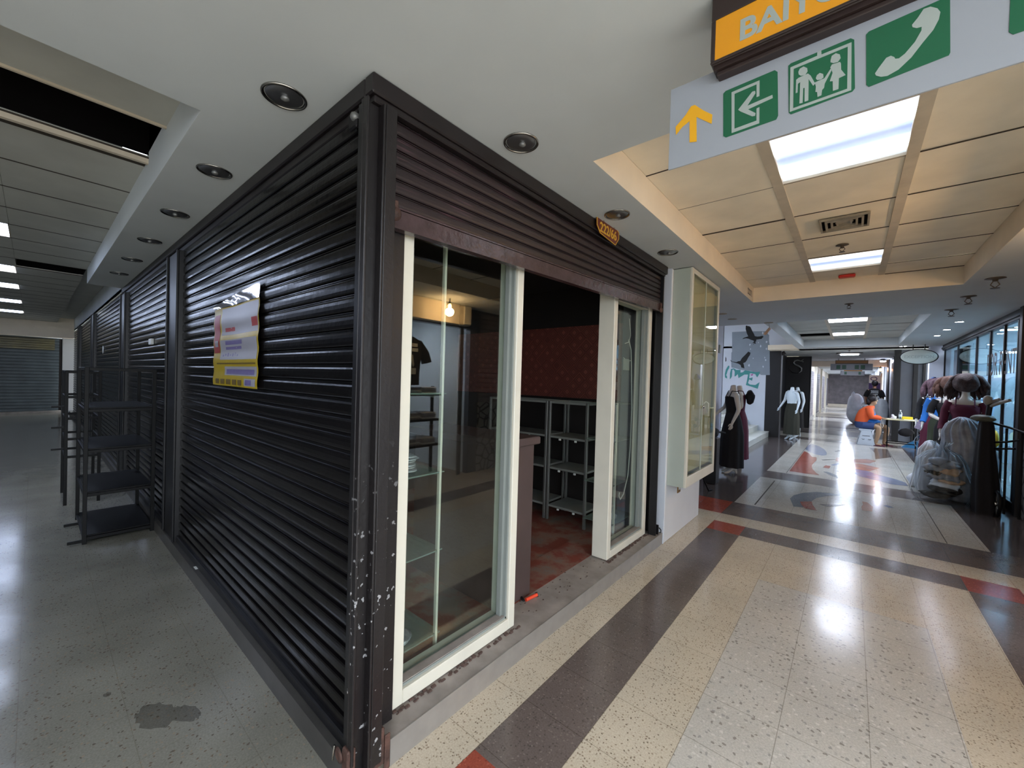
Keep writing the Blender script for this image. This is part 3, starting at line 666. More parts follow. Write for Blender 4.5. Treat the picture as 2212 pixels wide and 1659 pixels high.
# old damp stain in the side aisle
for cx_, cy_, rx_, ry_ in ((-2.33, 0.37, 0.10, 0.055), (-2.25, 0.46, 0.07, 0.035), (-2.65, 0.24, 0.018, 0.012)):
    rr_ = random.Random(int(rx_*1000)); fl.add([(cx_+rx_*rr_.uniform(.8, 1.15)*math.cos(2*PI*q/28)-0.5*ry_*math.sin(2*PI*q/28), cy_+ry_*rr_.uniform(.8, 1.15)*math.sin(2*PI*q/28)+0.4*rx_*math.cos(2*PI*q/28), 0.0004+rx_*0.001) for q in range(28)], [tuple(range(28))], FI['t_stain'])
struct('floor', fl, mats_floor)
# slit joints of the pale panels
jn = MB()
for (a, b) in (((-0.907, 6.1), (-0.93, 7.9)), ((0.80, 6.04), (0.80, 8.05)), ((0.78, 8.8), (0.78, 14.8)), ((-0.85, 8.8), (-0.85, 14.8))):
    jn.box((a[0]-0.004, a[1], 0.0), (b[0]+0.004, b[1], 0.0012))
struct('floor_joint', jn, ['tbar_dark'])

# ---- ceilings
def rect_minus(x0, x1, y0, y1, holes):
    """cut a rectangle into boxes around rectangular holes"""
    xs = sorted({x0, x1, *[h[0] for h in holes], *[h[1] for h in holes]}); ys = sorted({y0, y1, *[h[2] for h in holes], *[h[3] for h in holes]})
    out = []
    for j in range(len(ys)-1):
        run = None
        for i in range(len(xs)-1):
            cx, cy = (xs[i]+xs[i+1])/2, (ys[j]+ys[j+1])/2
            inside = x0 <= cx <= x1 and y0 <= cy <= y1 and not any(h[0] < cx < h[1] and h[2] < cy < h[3] for h in holes)
            if inside:
                run = (run[0], xs[i+1]) if run else (xs[i], xs[i+1])
            if (not inside or i == len(xs)-2) and run:
                out.append((run[0], run[1], ys[j], ys[j+1])); run = None
    return out
T0 = (-1.03, 0.85, -6.4, -0.9)
T1 = (-1.03, 0.85, 1.805, 6.14)
T2 = (-1.03, 0.85, 8.25, 13.6)
TL = (-18.6, -2.165, -4.5, 0.453)
VOID = (-4.6, -1.20, 8.30, 14.75)
FARX = (-18.6, -7.86, 0.453, 0.80)
so = MB()
for (a, b, c, d) in rect_minus(-21, 1.75, -8, 14.75, [T0, T1, T2, TL, VOID, FARX]):
    so.box((a, c, SH), (b, d, SH+0.02))
# upstands of the recesses
def upstand(t, sides='WENS', h=RH+0.03, mi=1, th=0.02):
    x0, x1, y0, y1 = t
    if 'W' in sides: so.box((x0-th, y0, SH+0.0005), (x0+0.002, y1, h), mi)
    if 'E' in sides: so.box((x1-0.002, y0, SH+0.0005), (x1+th, y1, h), mi)
    if 'S' in sides: so.box((x0, y0-th, SH+0.0005), (x1, y0+0.002, h), mi)
    if 'N' in sides: so.box((x0, y1-0.002, SH+0.0005), (x1, y1+th, h), mi)
upstand(T0); upstand(T1); upstand(T2, mi=0); upstand(TL, 'WES', mi=0)
so.box((-7.86, 0.451, SH+0.0005), (-2.165, 0.473, RH+0.05), 0)
so.box((-18.6, 0.80, SH), (-7.86, 0.82, 3.05), 0)
so.box((-7.86, 0.473, SH+0.0005), (-7.84, 0.80, 3.05), 0)
# tall well over the stair
so.box((-4.6, 8.30, 3.7), (-1.18, 14.75, 3.74), 1)
so.box((-4.6, 8.28, SH+0.0005), (-1.18, 8.302, 3.72), 0); so.box((-1.202, 8.30, SH+0.0005), (-1.18, 14.75, 3.72), 1)
# beam across and the ceiling of the far walkway
so.box((-21+17, 14.75, 2.78), (2.6, 47, 2.84), 0)
so.box((-1.95, 14.2, SH), (1.75, 14.75, 2.80), 1)
so.box((-1.95, 23.0, 2.55), (2.4, 23.5, 2.80), 1)
struct('ceiling', so, ['soffit', 'cream'])

def tray(name, t, xs, ys, z, mtile, holes=(), lights=(), light_mat='panel_lit', thick_x=0.055, thin=0.012, extra=None):
    """raised ceiling of loose boards in a bar grid; holes and lights are (i, j) cells"""
    x0, x1, y0, y1 = t
    X = [x0]+[x for x in xs if x0+0.05 < x < x1-0.05]+[x1]; Y_ = [y0]+[y for y in ys if y0+0.05 < y < y1-0.05]+[y1]
    mb = MB(); rnd = random.Random(len(X)*7+len(Y_))
    for i in range(len(X)-1):
        for j in range(len(Y_)-1):
            cell = (i, j)
            if cell in holes:
                mb.box((X[i], Y_[j], z+0.35), (X[i+1], Y_[j+1], z+0.37), 2)
                mb.box((X[i]-0.001, Y_[j], z+0.02), (X[i], Y_[j+1], z+0.36), 2); mb.box((X[i+1], Y_[j], z+0.02), (X[i+1]+0.001, Y_[j+1], z+0.36), 2)
                mb.box((X[i], Y_[j]-0.001, z+0.02), (X[i+1], Y_[j], z+0.36), 2); mb.box((X[i], Y_[j+1], z+0.02), (X[i+1], Y_[j+1]+0.001, z+0.36), 2)
                continue
            if cell in lights: continue
            dz = rnd.choice([0, 0, 0.003, 0.006]); g = 0.004
            mb.box((X[i]+g, Y_[j]+g, z+dz), (X[i+1]-g, Y_[j+1]-g, z+0.018+dz), 0)
    mb.box((x0, y0, z+0.5), (x1, y1, z+0.51), 2)
    mb.box((x0, y0, z+0.02), (x1, y1, z+0.024), 2) if not holes and not lights else None
    struct('ceiling_boards', mb, [mtile, 'tbar', 'void'])
    gb = MB()
    for x in X[1:-1]: gb.box((x-thick_x/2, y0, z-0.004), (x+thick_x/2, y1, z+0.003), 0)
    for y in Y_[1:-1]: gb.box((x0, y-thin/2, z+0.0005), (x1, y+thin/2, z+0.0035), 1)
    struct('ceiling_grid', gb, ['tbar', 'tbar_dark'])
    return X, Y_

ysr = [1.84+0.632*k for k in range(1, 8)]
tray('near', T1, [-0.40, 0.22], [2.475, 3.095, 3.73, 4.37, 5.02, 5.65], RH, 'tile', lights=((1, 1), (1, 5)))
tray('back', T0, [-0.40, 0.22], [-6.4+0.61*k for k in range(1, 9)], RH, 'tile', lights=((1, 1), (1, 4), (1, 7)))
tray('far', T2, [-0.40, 0.22], [8.25+0.63*k for k in range(1, 9)], RH, 'tile_grey', holes=((0, 6),), lights=((1, 2), (1, 6)))
# darker slipped-board gaps of the near tray
gp = MB()
gp.box((-1.03, 3.722, RH-0.003), (-0.43, 3.745, RH+0.004)); gp.box((0.25, 6.11, RH-0.003), (0.85, 6.135, RH+0.004))
struct('ceiling_gap', gp, ['tbar_dark'])
# side aisle tray: bars run across it
XL = [-2.165-0.10, -2.885, -3.40]+[-4.17-0.63*k for k in range(0, 23)]
XL = [x for x in XL if x > -18.5]
TLX = sorted(XL)
YL = [-0.16-0.63*k for k in range(7)]
def left_tray():
    z = RH+0.01
    X = [-18.6]+TLX+[-2.165]; X = sorted(set(X)); Y_ = sorted([-4.5]+YL+[0.453])
    mb = MB(); gb = MB()
    nx = len(X)
    for i in range(nx-1):
        cx = (X[i]+X[i+1])/2
        for j in range(len(Y_)-1):
            cy = (Y_[j]+Y_[j+1])/2
            hole = (-3.40 < cx < -2.885 and cy > -2.0) or (-8.60 < cx < -7.95 and cy > -0.2) 
            lit = cy < -0.16 and cy > -1.42 and any(abs(cx-l) < 0.32 for l in LEFT_LIGHTS)
            if (-2.885 < cx < -2.3 or -5.5 < cx < -4.8) and -3.9 < cy < -2.7: continue
            if hole:
                mb.box((X[i], Y_[j], z+0.4), (X[i+1], Y_[j+1], z+0.42), 1)
                mb.box((X[i], 0.4525, z+0.019), (X[i+1], 0.4535, z+0.41), 1); mb.box((X[i]-0.001, Y_[j], z+0.02), (X[i], Y_[j+1], z+0.41), 1); mb.box((X[i+1], Y_[j], z+0.02), (X[i+1]+0.001, Y_[j+1], z+0.41), 1)
            elif not lit:
                mb.box((X[i]+0.005, Y_[j]+0.001, z), (X[i+1]-0.005, Y_[j+1]-0.001, z+0.018), 0)
    mb.box((-18.6, -4.5, z+0.5), (-2.165, 0.453, z+0.51), 1)
    mb.box((-18.6, 0.453, 3.0), (-7.86, 0.80, 3.02), 0)
    mb.box((-18.6, -4.5, z+0.45), (-7.86, 0.80, z+0.46), 1)
    struct('ceiling_boards', mb, ['tile_grey', 'void'])
    for x in X[1:-1]: gb.box((x-0.009, -4.5, z-0.0015), (x+0.009, 0.452, z+0.006), 1)
    gb.box((-3.43, -4.5, z-0.03), (-3.40, 0.453, z+0.004), 0); gb.box((-3.55, -4.5, z-0.002), (-3.49, 0.453, z+0.001), 1)
    gb.box((-2.885, -4.5, z-0.012), (-2.87, 0.453, z+0.004), 0)
    struct('ceiling_grid', gb, ['tbar', 'tbar_dark'])
LEFT_LIGHTS = [-6.4, -8.85, -11.05, -13.6, -16.1]
# snap tubes to the cells they fill
def cell_for(x):
    X = sorted(set([-18.6]+TLX+[-2.165]))
    for i in range(len(X)-1):
        if X[i] <= x < X[i+1]: return X[i], X[i+1]
cells = [cell_for(x) for x in LEFT_LIGHTS]
LEFT_LIGHTS = [(a+b)/2 for a, b in cells]
left_tray()
# dropped beam near the end of the side aisle and end walls
w = MB(); w.box((-18.62, -8, 2.40), (-18.4, 0.80, 3.0)); struct('ceiling_beam', w, ['cream'])

# ---- outer walls that close the place, bar an invented opening on the right for light
w = MB(); w.box((-21, -8.1, 0), (-2.2, -8, 3.4)); w.box((-2.2, -8.1, 0), (7, -8, 3.4)); struct('wall_back', w, ['white_cool'])
w = MB(); w.box((-21.0, -4.6, 0), (-4.5, -4.5, 3.4)); struct('wall_aisle', w, ['sh_green'])
w = MB(); w.box((-21.1, -8, 0), (-21, 1.0, 3.4)); struct('wall_left', w, ['void'])

# ================================================================== LAMPS
def recessed_panel(x0, x1, y0, y1, z, label, m_='panel_lit', grp=None, ribs=True, broken=False):
    t = thing('ceiling_light', label, 'ceiling light', ((x0+x1)/2, (y0+y1)/2, z), group=grp)
    f = MB()
    for a, b in (((x0, y0), (x1, y0+0.012)), ((x0, y1-0.012), (x1, y1)), ((x0, y0), (x0+0.012, y1)), ((x1-0.012, y0), (x1, y1))):
        f.box((a[0], a[1], z-0.002), (b[0], b[1], z+0.012))
    f.box((x0, y0, z+0.09), (x1, y1, z+0.10))
    for a, b in (((x0, y0), (x0+0.003, y1)), ((x1-0.003, y0), (x1, y1)), ((x0, y0), (x1, y0+0.003)), ((x0, y1-0.003), (x1, y1))):
        f.box((a[0], a[1], z+0.01), (b[0], b[1], z+0.095))
    f.build('frame', ['tbar'], t)
    d = MB(); n = 24
    V = []; F = []
    # twin-trough diffuser, sagging between the two tubes
    for i in range(n+1):
        s_ = i/n; y = y0+0.013+(y1-y0-0.026)*s_
        dz = 0.012*math.cos(4*PI*s_)
        V += [(x0+0.013, y, z+0.010+dz*0.5), (x1-0.013, y, z+0.010+dz*0.5)]
        V += [(x0+0.013, y, z+0.022+dz*0.5), (x1-0.013, y, z+0.022+dz*0.5)]
    for i in range(n):
        a = 4*i
        if broken and 0.15 < i/n < 0.5: 
            continue
        F += [(a, a+1, a+5, a+4), (a+2, a+6, a+7, a+3)]
    d.add(V, F, 0, True); d.build('diffuser', [m_], t)
    return t
recessed_panel(-0.385, 0.205, 2.48, 3.09, RH, 'large lit ceiling panel right behind the hanging sign, nearest of the walkway', grp=None)
recessed_panel(-0.385, 0.205, 5.03, 5.64, RH, 'smaller-looking lit ceiling panel beyond the air vent, above the red box')
for k, y in enumerate((-5.79, -3.96, -2.13)):
    recessed_panel(-0.385, 0.205, y, y+0.61, RH, 'lit ceiling panel of the walkway, out of the photo', 'panel_back', grp='walkway panels out of the photo')
recessed_panel(-0.385, 0.205, 8.25+1.26, 8.25+1.89, RH, 'lit ceiling panel of the second recess with a partly missing cover', 'panel_far', broken=True)
recessed_panel(-0.385, 0.205, 8.25+3.78, 8.25+4.41, RH, 'lit ceiling panel beside the black missing board in the second recess', 'panel_far')
t = thing('ceiling_light', 'thin bright ceiling light just before the first far sign', 'ceiling light', (-0.08, 18.0, 2.75))
b = MB(); b.box((-0.42, 17.7, 2.745), (0.26, 18.3, 2.78)); b.build('housing', ['tbar_dark'], t)
b = MB(); b.box((-0.32, 17.75, 2.725), (0.16, 18.25, 2.744)); b.build('diffuser', ['panel_far'], t)
for k, y in enumerate((26.0, 34.0, 40.0)):
    t = thing('ceiling_light', ('nearest', 'middle', 'farthest')[k]+' of the three ceiling lights beyond the first far sign', 'ceiling light', (0.0, y, 2.77), group='ceiling lights beyond the far signs')
    b = MB(); b.box((-0.35, y-0.3, 2.75), (0.25, y+0.3, 2.778)); b.build('housing', ['tbar'], t)
    b = MB(); b.box((-0.30, y-0.25, 2.735), (0.20, y+0.25, 2.749)); b.build('diffuser', ['panel_end'], t)
t = thing('ceiling_light', 'added fill lamp high in the stair well left of the mural, out of the photo', 'ceiling light', (-4.0, 11.0, 3.69))  # unseen, added to brighten the stair well and the mural
b = MB(); b.box((-4.5, 10.0, 3.67), (-3.6, 12.4, 3.699)); b.build('housing', ['tbar'], t)
b = MB(); b.box((-4.48, 10.02, 3.655), (-3.62, 12.38, 3.67)); b.build('diffuser', ['fill_well'], t)
llab = ['lit tube panel over the side aisle just outside the left edge of the photo', 'nearest lit tube panel at the left edge over the dark side aisle', 'second lit tube panel from the viewer over the dark side aisle', 'third lit tube panel from the viewer over the dark side aisle', 'farthest lit tube panel over the dark side aisle']
for (a, b_), lab in zip(cells, llab):
    t = thing('ceiling_light', lab, 'ceiling light', ((a+b_)/2, -0.79, RH+0.01))
    f = MB(); f.box((a, -1.42, RH+0.09), (b_, -0.16, RH+0.10))
    f.box((a, -1.42, RH+0.01), (a+0.01, -0.16, RH+0.09)); f.box((b_-0.01, -1.42, RH+0.01), (b_, -0.16, RH+0.09)); f.box((a, -1.42, RH+0.01), (b_, -1.41, RH+0.09)); f.box((a, -0.17, RH+0.01), (b_, -0.16, RH+0.09))
    f.build('frame', ['tbar'], t)
    mid = (a+b_)/2
    if lab == llab[0]:
        MB().bbox((a+0.012, -1.40, RH+0.02), (b_-0.012, -0.17, RH+0.03), 0.002).build('diffuser', ['panel_left'], t); continue
    for q in (-0.15, 0.15):
        MB().tube([(mid+q, -1.38, RH+0.045), (mid+q, -0.19, RH+0.045)], 0.05, 12).build('tube', ['panel_left'], t)

for k, (a, b_) in enumerate((cell_for(-2.6), cell_for(-5.1))):  # unseen panels added to lift the dark side aisle
    t = thing('ceiling_light', 'added fill panel over the side aisle behind the viewer, out of the photo', 'ceiling light', ((a+b_)/2, -3.3, RH+0.01), group='added side aisle panels out of the photo')
    MB().box((a, -3.94, RH+0.05), (b_, -2.68, RH+0.06)).build('housing', ['tbar'], t); MB().box((a+0.012, -3.93, RH+0.012), (b_-0.012, -2.69, RH+0.02)).build('diffuser', ['fill_side'], t)

def downlight(x, y, label, grp, r=0.083, lit=False, z=SH):
    t = thing('downlight', label, 'downlight', (x, y, z), group=grp)
    MB().lathe([(r*0.86, 0.002), (r*0.88, -0.004), (r*0.94, -0.007), (r, -0.004), (r, 0.0), (r*0.86, 0.002)], (x, y, z), n=40, caps=False).build('trim_ring', ['chrome'], t)
    MB().lathe([(r*0.86, -0.003), (r*0.84, 0.001), (r*0.80, -0.001)], (x, y, z), n=40, caps=False).build('inner_ring', ['dark_metal'], t)
    if lit:
        MB().lathe([(r*0.80, -0.002), (r*0.4, -0.006), (0.001, -0.008)], (x, y, z), n=24).build('lens', ['led'], t)
        ld = bpy.data.lights.new('spot_lamp', 'SPOT'); ld.energy = W_SPOT; ld.spot_size = 2.2; ld.spot_blend = 0.6; ld.shadow_soft_size = 0.05; ld.color = (0.78, 0.84, 1.0)
        lo = bpy.data.objects.new('spot_lamp', ld); COL.objects.link(lo); lo.parent = t; lo.location = (0, 0, -0.02)
    else:
        # shallow frosted reflector cup with a lamp stub
        MB().lathe([(r*0.81, -0.0015), (r*0.72, -0.005), (r*0.5, -0.0075), (r*0.25, -0.0065), (0.002, -0.006)], (x, y, z), n=40).build('reflector', ['reflector'], t)
        MB().lathe([(r*0.16, -0.0055), (r*0.2, -0.014), (r*0.12, -0.02), (0.002, -0.022)], (x+r*0.1, y, z), n=16).build('lamp_stub', ['grey_metal'], t)
    return t
for y, lab in ((1.463, 'unlit downlight in the soffit nearest the kiosk corner over the open shutter'), (2.477, 'unlit downlight just above the small maroon number plate'), (3.442, 'small unlit downlight above the far end of the kiosk front')):
    downlight(-1.219, y, lab, 'dead downlights over the kiosk front')
ll = ['largest unlit downlight, left of the kiosk top corner', 'second unlit downlight from the kiosk corner along the dark shutters', 'third unlit downlight from the kiosk corner along the dark shutters', 'fourth unlit downlight from the kiosk corner along the dark shutters', 'fifth unlit downlight along the dark shutters, hard to see', 'last and faintest unlit downlight at the end of the dark soffit']
for k, lab in enumerate(ll):
    downlight(-1.78-0.971*k, 0.64, lab, 'dead downlights over the dark shutters')
for y, lab in ((9.376, 'bright cold spot light nearest the viewer by the glass shopfront'), (10.466, 'bright cold spot light, middle one by the glass shopfront'), (11.517, 'bright cold spot light, third one along the glass shopfront')):
    downlight(1.272, y, lab, 'cold spots along the glass shopfront', r=0.06, lit=True)
for x, y, lab in ((1.0, 14.0, 'bright cold spot light just left of the oval sign'), (0.93, 14.1, 'bright cold spot light touching the one left of the oval sign')):
    downlight(x, y-0.05 if x < 1 else y, lab, None, r=0.045, lit=True)
# ================================================================== THE KIOSK
KX = -1.353     # outer face of its kerb on the walkway side
KY = 0.76       # outer face of its kerb on the aisle side
# kerbs and inside floor (built in, structure)
k = MB()
k.box((-1.9, 0.92, 0.0), (KX-0.004, 3.935, 0.106), 0)
k.box((KX-0.004, 0.925, 0.0), (KX, 3.93, 0.108), 1)
struct('trim_1', k, ['kerb_top', 'kerb_metal'])
k = MB(); k.box((-7.86, KY, 0.0), (-1.42, 0.86, 0.10), 0); k.box((-19.5, KY, 0), (-7.86, 0.86, 0.1), 0); struct('trim_2', k, ['kerb_dark'])
k = MB(); k.box((-4.3, 0.86, 0.0), (-1.9, 3.95, 0.098)); struct('floor_kiosk', k, ['k_floor'])
k = MB(); k.box((-1.9, 0.95, 0.1065), (-1.61, 3.87, 0.1075)); struct('floor_kiosk', k, ['k_floor'])
# crumbling line under the frames
rnd = random.Random(3)
k = MB()
for i in range(150):
    y = rnd.choice([rnd.uniform(0.98, 1.85), rnd.uniform(2.95, 3.85)]); x = -1.448+rnd.uniform(-0.012, 0.012); s_ = rnd.uniform(0.003, 0.008)
    k.bbox((x-s_, y-s_*1.5, 0.1055), (x+s_, y+s_*1.5, 0.1055+s_), 0.001)
for i in range(70):
    y = rnd.uniform(1.85, 3.0); x = -1.5+rnd.uniform(-0.14, 0.05); s_ = rnd.uniform(0.001, 0.004)
    k.bbox((x-s_, y-s_*1.5, 0.1062), (x+s_, y+s_*1.5, 0.1062+s_), 0.001)
o = k.build('cement_crumbs', ['debris']); tag(o, 'dark crumbs and dust strewn along the kiosk window frames', 'debris', kind='stuff')
# inside walls and ceiling
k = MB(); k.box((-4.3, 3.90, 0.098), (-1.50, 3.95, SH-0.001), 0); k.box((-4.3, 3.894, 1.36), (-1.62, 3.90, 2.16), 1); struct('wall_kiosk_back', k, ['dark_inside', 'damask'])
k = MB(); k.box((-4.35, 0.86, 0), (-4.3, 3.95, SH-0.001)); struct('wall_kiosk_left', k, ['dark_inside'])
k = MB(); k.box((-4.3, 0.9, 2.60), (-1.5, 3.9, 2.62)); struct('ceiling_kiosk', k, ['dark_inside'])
k = MB(); k.box((-1.50, 3.88, 0.106), (-1.44, 3.934, SH-0.001)); struct('wall_kiosk_jamb', k, ['black_paint'])

# cornice band running round the top
def cornice(pts, name, label):
    pass
k = MB()
k.bbox((-1.42, 0.785, 2.585), (-1.362, 3.87, 2.659), 0.006); k.bbox((-1.41, 0.80, 2.56), (-1.374, 3.84, 2.586), 0.004)
k.bbox((-7.86, 0.785, 2.585), (-1.4205, 0.84, 2.659), 0.006); k.bbox((-7.86, 0.80, 2.545), (-1.4205, 0.84, 2.586), 0.004)
o = k.build('cornice', ['post_plain']); tag(o, 'dark brown cornice board running round the top of the kiosk under the soffit', 'cornice')

# corner post: two shutter guides back to back
t = thing('corner_post', 'chipped dark steel post at the near corner of the kiosk', 'post', (-1.40, 0.82, 0.0))
k = MB()
k.bbox((-1.405, 0.765, 0.10), (-1.392, 0.90, 2.56), 0.002); k.bbox((-1.392, 0.765, 0.10), (-1.362, 0.776, 2.56), 0.003); k.build('aisle_guide', ['post'], t)
k = MB(); k.bbox((-1.45, 0.79, 0.0), (-1.393, 0.83, 2.56), 0.003); k.build('core', ['post_black'], t)
k = MB(); k.bbox((-1.45, 0.828, 0.0), (-1.353, 0.838, 2.56), 0.003); k.bbox((-1.357, 0.838, 0.05), (-1.351, 0.884, 2.56), 0.003); k.bbox((-1.45, 0.9, 0.108), (-1.43, 0.985, 2.2), 0.003); k.build('front_guide', ['post'], t)
k = MB(); k.bbox((-1.415, 0.755, 0.02), (-1.37, 0.79, 0.16), 0.006); k.bbox((-1.395, 0.836, 0.03), (-1.3515, 0.90, 0.175), 0.006); k.bbox((-1.36, 0.90, 0.0), (-1.35, 0.924, 0.14), 0.004)
k.lathe([(0.018, -0.004), (0.03, 0), (0.018, 0.004)], (-1.43, 0.752, 0.12), 'Y', 20); k.build('rusty_foot', ['rust'], t)
k = MB(); k.tube([(-1.455, 0.748, 0.145), (-1.452, 0.742, 0.12), (-1.458, 0.744, 0.09)], 0.004, 8); k.build('hasp_ring', ['chrome'], t)
# small round lock box high on the aisle side
t = thing('key_switch', 'small round metal switch shining under the cornice near the kiosk corner', 'switch', (-1.50, 0.77, 2.54))
MB().lathe([(0.002, -0.022), (0.012, -0.020), (0.017, -0.012), (0.018, 0.0)], (-1.475, 0.785, 2.53), 'Y', 24).build('dome', ['grey_metal'], t)
MB().bbox((-1.52, 0.775, 2.49), (-1.46, 0.792, 2.555), 0.006).build('back_plate', ['dark_metal'], t)

def slat_profile(p, n, z0):
    """(depth, z) outline of n interlocking curved slats of pitch p"""
    out = []
    for i in range(n):
        z = z0+i*p
        out += [(0.000, z), (0.0095, z+p*0.03), (0.0125, z+p*0.10), (0.0138, z+p*0.25), (0.0142, z+p*0.5), (0.0136, z+p*0.68), (0.0115, z+p*0.78), (0.001, z+p*0.80), (0.001, z+p*0.90), (0.005, z+p*0.92), (0.005, z+p*0.97)]
    out.append((0, z0+n*p))
    return out
def shutter_x(x0, x1, y, z0, z1, m_, p=0.062, parent=None, name='curtain'):
    """curtain in a plane y=const facing -Y"""
    n = max(1, int(round((z1-z0)/p))); p = (z1-z0)/n
    pr = slat_profile(p, n, z0); V = []; F = []
    for d, z in pr: V += [(x0, y-d, z), (x1, y-d, z)]
    for i in range(len(pr)-1): F.append((2*i, 2*i+1, 2*i+3, 2*i+2))
    mb = MB().add(V, F); mb.box((x0, y+0.004, z0), (x1, y+0.008, z1))
    return mb.build(name, [m_], parent)

bays = [(-4.30, -1.408, 'roller shutter of the kiosk with a poster taped to it, nearest dark one'), (-7.30, -4.72, 'second dark roller shutter from the kiosk corner, behind the black rack'), (-11.6, -7.75, 'third dark roller shutter from the kiosk corner'), (-15.5, -12.2, 'fourth dark roller shutter down the side aisle'), (-18.4, -16.1, 'last roller shutter of the side aisle next to the white pillar')]
for i, (a, b, lab) in enumerate(bays):
    t = thing('roller_shutter', lab, 'roller shutter', ((a+b)/2, 0.80, 0.10), group='roller shutters of the side aisle')
    shutter_x(a, b, 0.815, 0.14, 2.56 if i < 2 else 2.62, 'sh_left', 0.069, t)
    k = MB(); k.bbox((a, 0.785, 0.101), (b, 0.818, 0.15), 0.005); k.build('bottom_rail', ['post_black'], t)
    if i == 0:
        k = MB(); k.bbox((b-0.035, 0.775, 0.101), (b+0.002, 0.80, 2.56), 0.003); k.build('side_guide', ['post_black'], t)
    if i == 1: 
        k = MB(); k.bbox((-5.66, 0.775, 1.80), (-5.52, 0.80, 1.86), 0.004); k.build('paper_tag', ['paper'], t)
    if i == 2:
        k = MB(); k.lathe([(0.001, -0.004), (0.07, -0.003), (0.07, 0.0)], (-10.2, 0.796, 1.86), 'Y', 20); k.build('round_sticker', ['paper'], t)
plab = ['dark post between the first and second roller shutters, behind the poster bay', 'dark post between the second and third roller shutters', 'dark post between the third and fourth roller shutters', 'dark post between the fourth and last roller shutters']
for (a, b), lab in zip(((-4.715, -4.305), (-7.745, -7.305), (-12.195, -11.605), (-16.095, -15.505)), plab):
    t = thing('shutter_post', lab, 'post', ((a+b)/2, 0.80, 0), group='posts between the roller shutters')
    top = 2.545 if a > -7.9 else 2.62
    k = MB(); k.bbox((a, 0.772, 0.0), (b, 0.86, top), 0.004); k.build('column', ['post_black'], t)
    k = MB(); k.bbox((b-0.03, 0.757, 0.102), (b, 0.771, top), 0.003); k.bbox((a, 0.757, 0.102), (a+0.03, 0.771, top), 0.003); k.build('guide', ['post_black'], t)

# poster on the first shutter
t = thing('poster', 'yellow and white poster in a clear film taped to the dark shutter', 'poster', (-2.90, 0.79, 1.45))
px0, px1, pz0, pz1 = -3.32, -2.475, 1.455, 1.955
k = MB(); nx, nz = 14, 22; V = []; F = []
def bow(u, v): return 0.789-0.006*math.sin(v*25)*0.5-0.004*math.sin(u*9)
for j in range(nz+1):
    for i in range(nx+1):
        u, v = i/nx, j/nz; V.append((px0+(px1-px0)*u, bow(u, v), pz0+(pz1-pz0)*v))
for j in range(nz):
    for i in range(nx): F.append((j*(nx+1)+i, j*(nx+1)+i+1, (j+1)*(nx+1)+i+1, (j+1)*(nx+1)+i))
M['poster_yellow'] = mat('poster_yellow', (168, 146, 34), 0.35, noise=0.08, nscale=8)
M['poster_violet'] = mat('poster_violet', (104, 96, 146), 0.4, noise=0.1, nscale=20)
M['poster_white'] = mat('poster_white', (150, 150, 162), 0.35)
M['poster_red'] = mat('poster_red', (150, 50, 50), 0.4)
M['poster_dark'] = mat('poster_dark', (96, 78, 30), 0.5)
M['film_dark'] = mat('dark_film', (40, 28, 40), 0.15, coat=1.0)
k.add(V, F, 0, True); k.build('sheet', ['poster_yellow'], t)
def strip(u0, u1, v0, v1, m_, name, th=0.0012):
    k = MB(); n = 6; V = []
    for i in range(n+1):
        for j in range(n+1):
            u = u0+(u1-u0)*i/n; v = v0+(v1-v0)*j/n; V.append((px0+(px1-px0)*u, bow(u, v)-th, pz0+(pz1-pz0)*v))
    F = [(i*(n+1)+j, (i+1)*(n+1)+j, (i+1)*(n+1)+j+1, i*(n+1)+j+1) for i in range(n) for j in range(n)]
    k.add(V, F, 0, True); return k.build(name, [m_], t)
strip(0.22, 0.99, 0.64, 0.98, 'poster_white', 'title_panel')
strip(0.20, 0.98, 0.33, 0.58, 'poster_white', 'text_panel')
strip(0.30, 0.98, 0.135, 0.245, 'poster_white', 'text_panel')
strip(0.75, 0.97, 0.02, 0.105, 'poster_white', 'text_panel')
strip(0.02, 0.18, 0.42, 0.92, 'poster_red', 'ribbon')
strip(0.06, 0.15, 0.50, 0.58, 'poster_white', 'ribbon_mark', 0.002)
strip(0.32, 0.68, 0.515, 0.565, 'poster_violet', 'writing', 0.002); strip(0.32, 0.66, 0.455, 0.49, 'poster_violet', 'writing', 0.002)
strip(0.34, 0.94, 0.15, 0.21, 'poster_violet', 'writing', 0.002); strip(0.78, 0.90, 0.03, 0.09, 'poster_violet', 'writing', 0.002)
strip(0.30, 0.50, 0.68, 0.73, 'poster_red', 'writing', 0.002); strip(0.88, 0.98, 0.70, 0.80, 'poster_red', 'seal', 0.002)
strip(0.12, 0.97, 0.272, 0.29, 'poster_dark', 'writing', 0.002)
for q in range(5): strip(0.10+0.125*q, 0.19+0.125*q, 0.02, 0.085, 'poster_dark', 'picture', 0.002)
for q in range(7): strip(0.26+0.05*q, 0.285+0.05*q, 0.37+0.01*(q % 2), 0.395+0.01*(q % 3), 'poster_violet', 'writing', 0.002)
k = MB(); n = 10; V = []
for i in range(n+1):
    for j in range(5):
        u = i/n; v = j/4; V.append((px0+(px1-px0)*u, 0.785-0.003*math.sin(9*u+3*v)-0.0015*math.sin(23*u), pz1+0.0+v*(0.03+0.055*u)))
F = [(i*5+j, (i+1)*5+j, (i+1)*5+j+1, i*5+j+1) for i in range(n) for j in range(4)]
k.add(V, F, 0, True); k.build('film_flap', ['film_dark'], t)

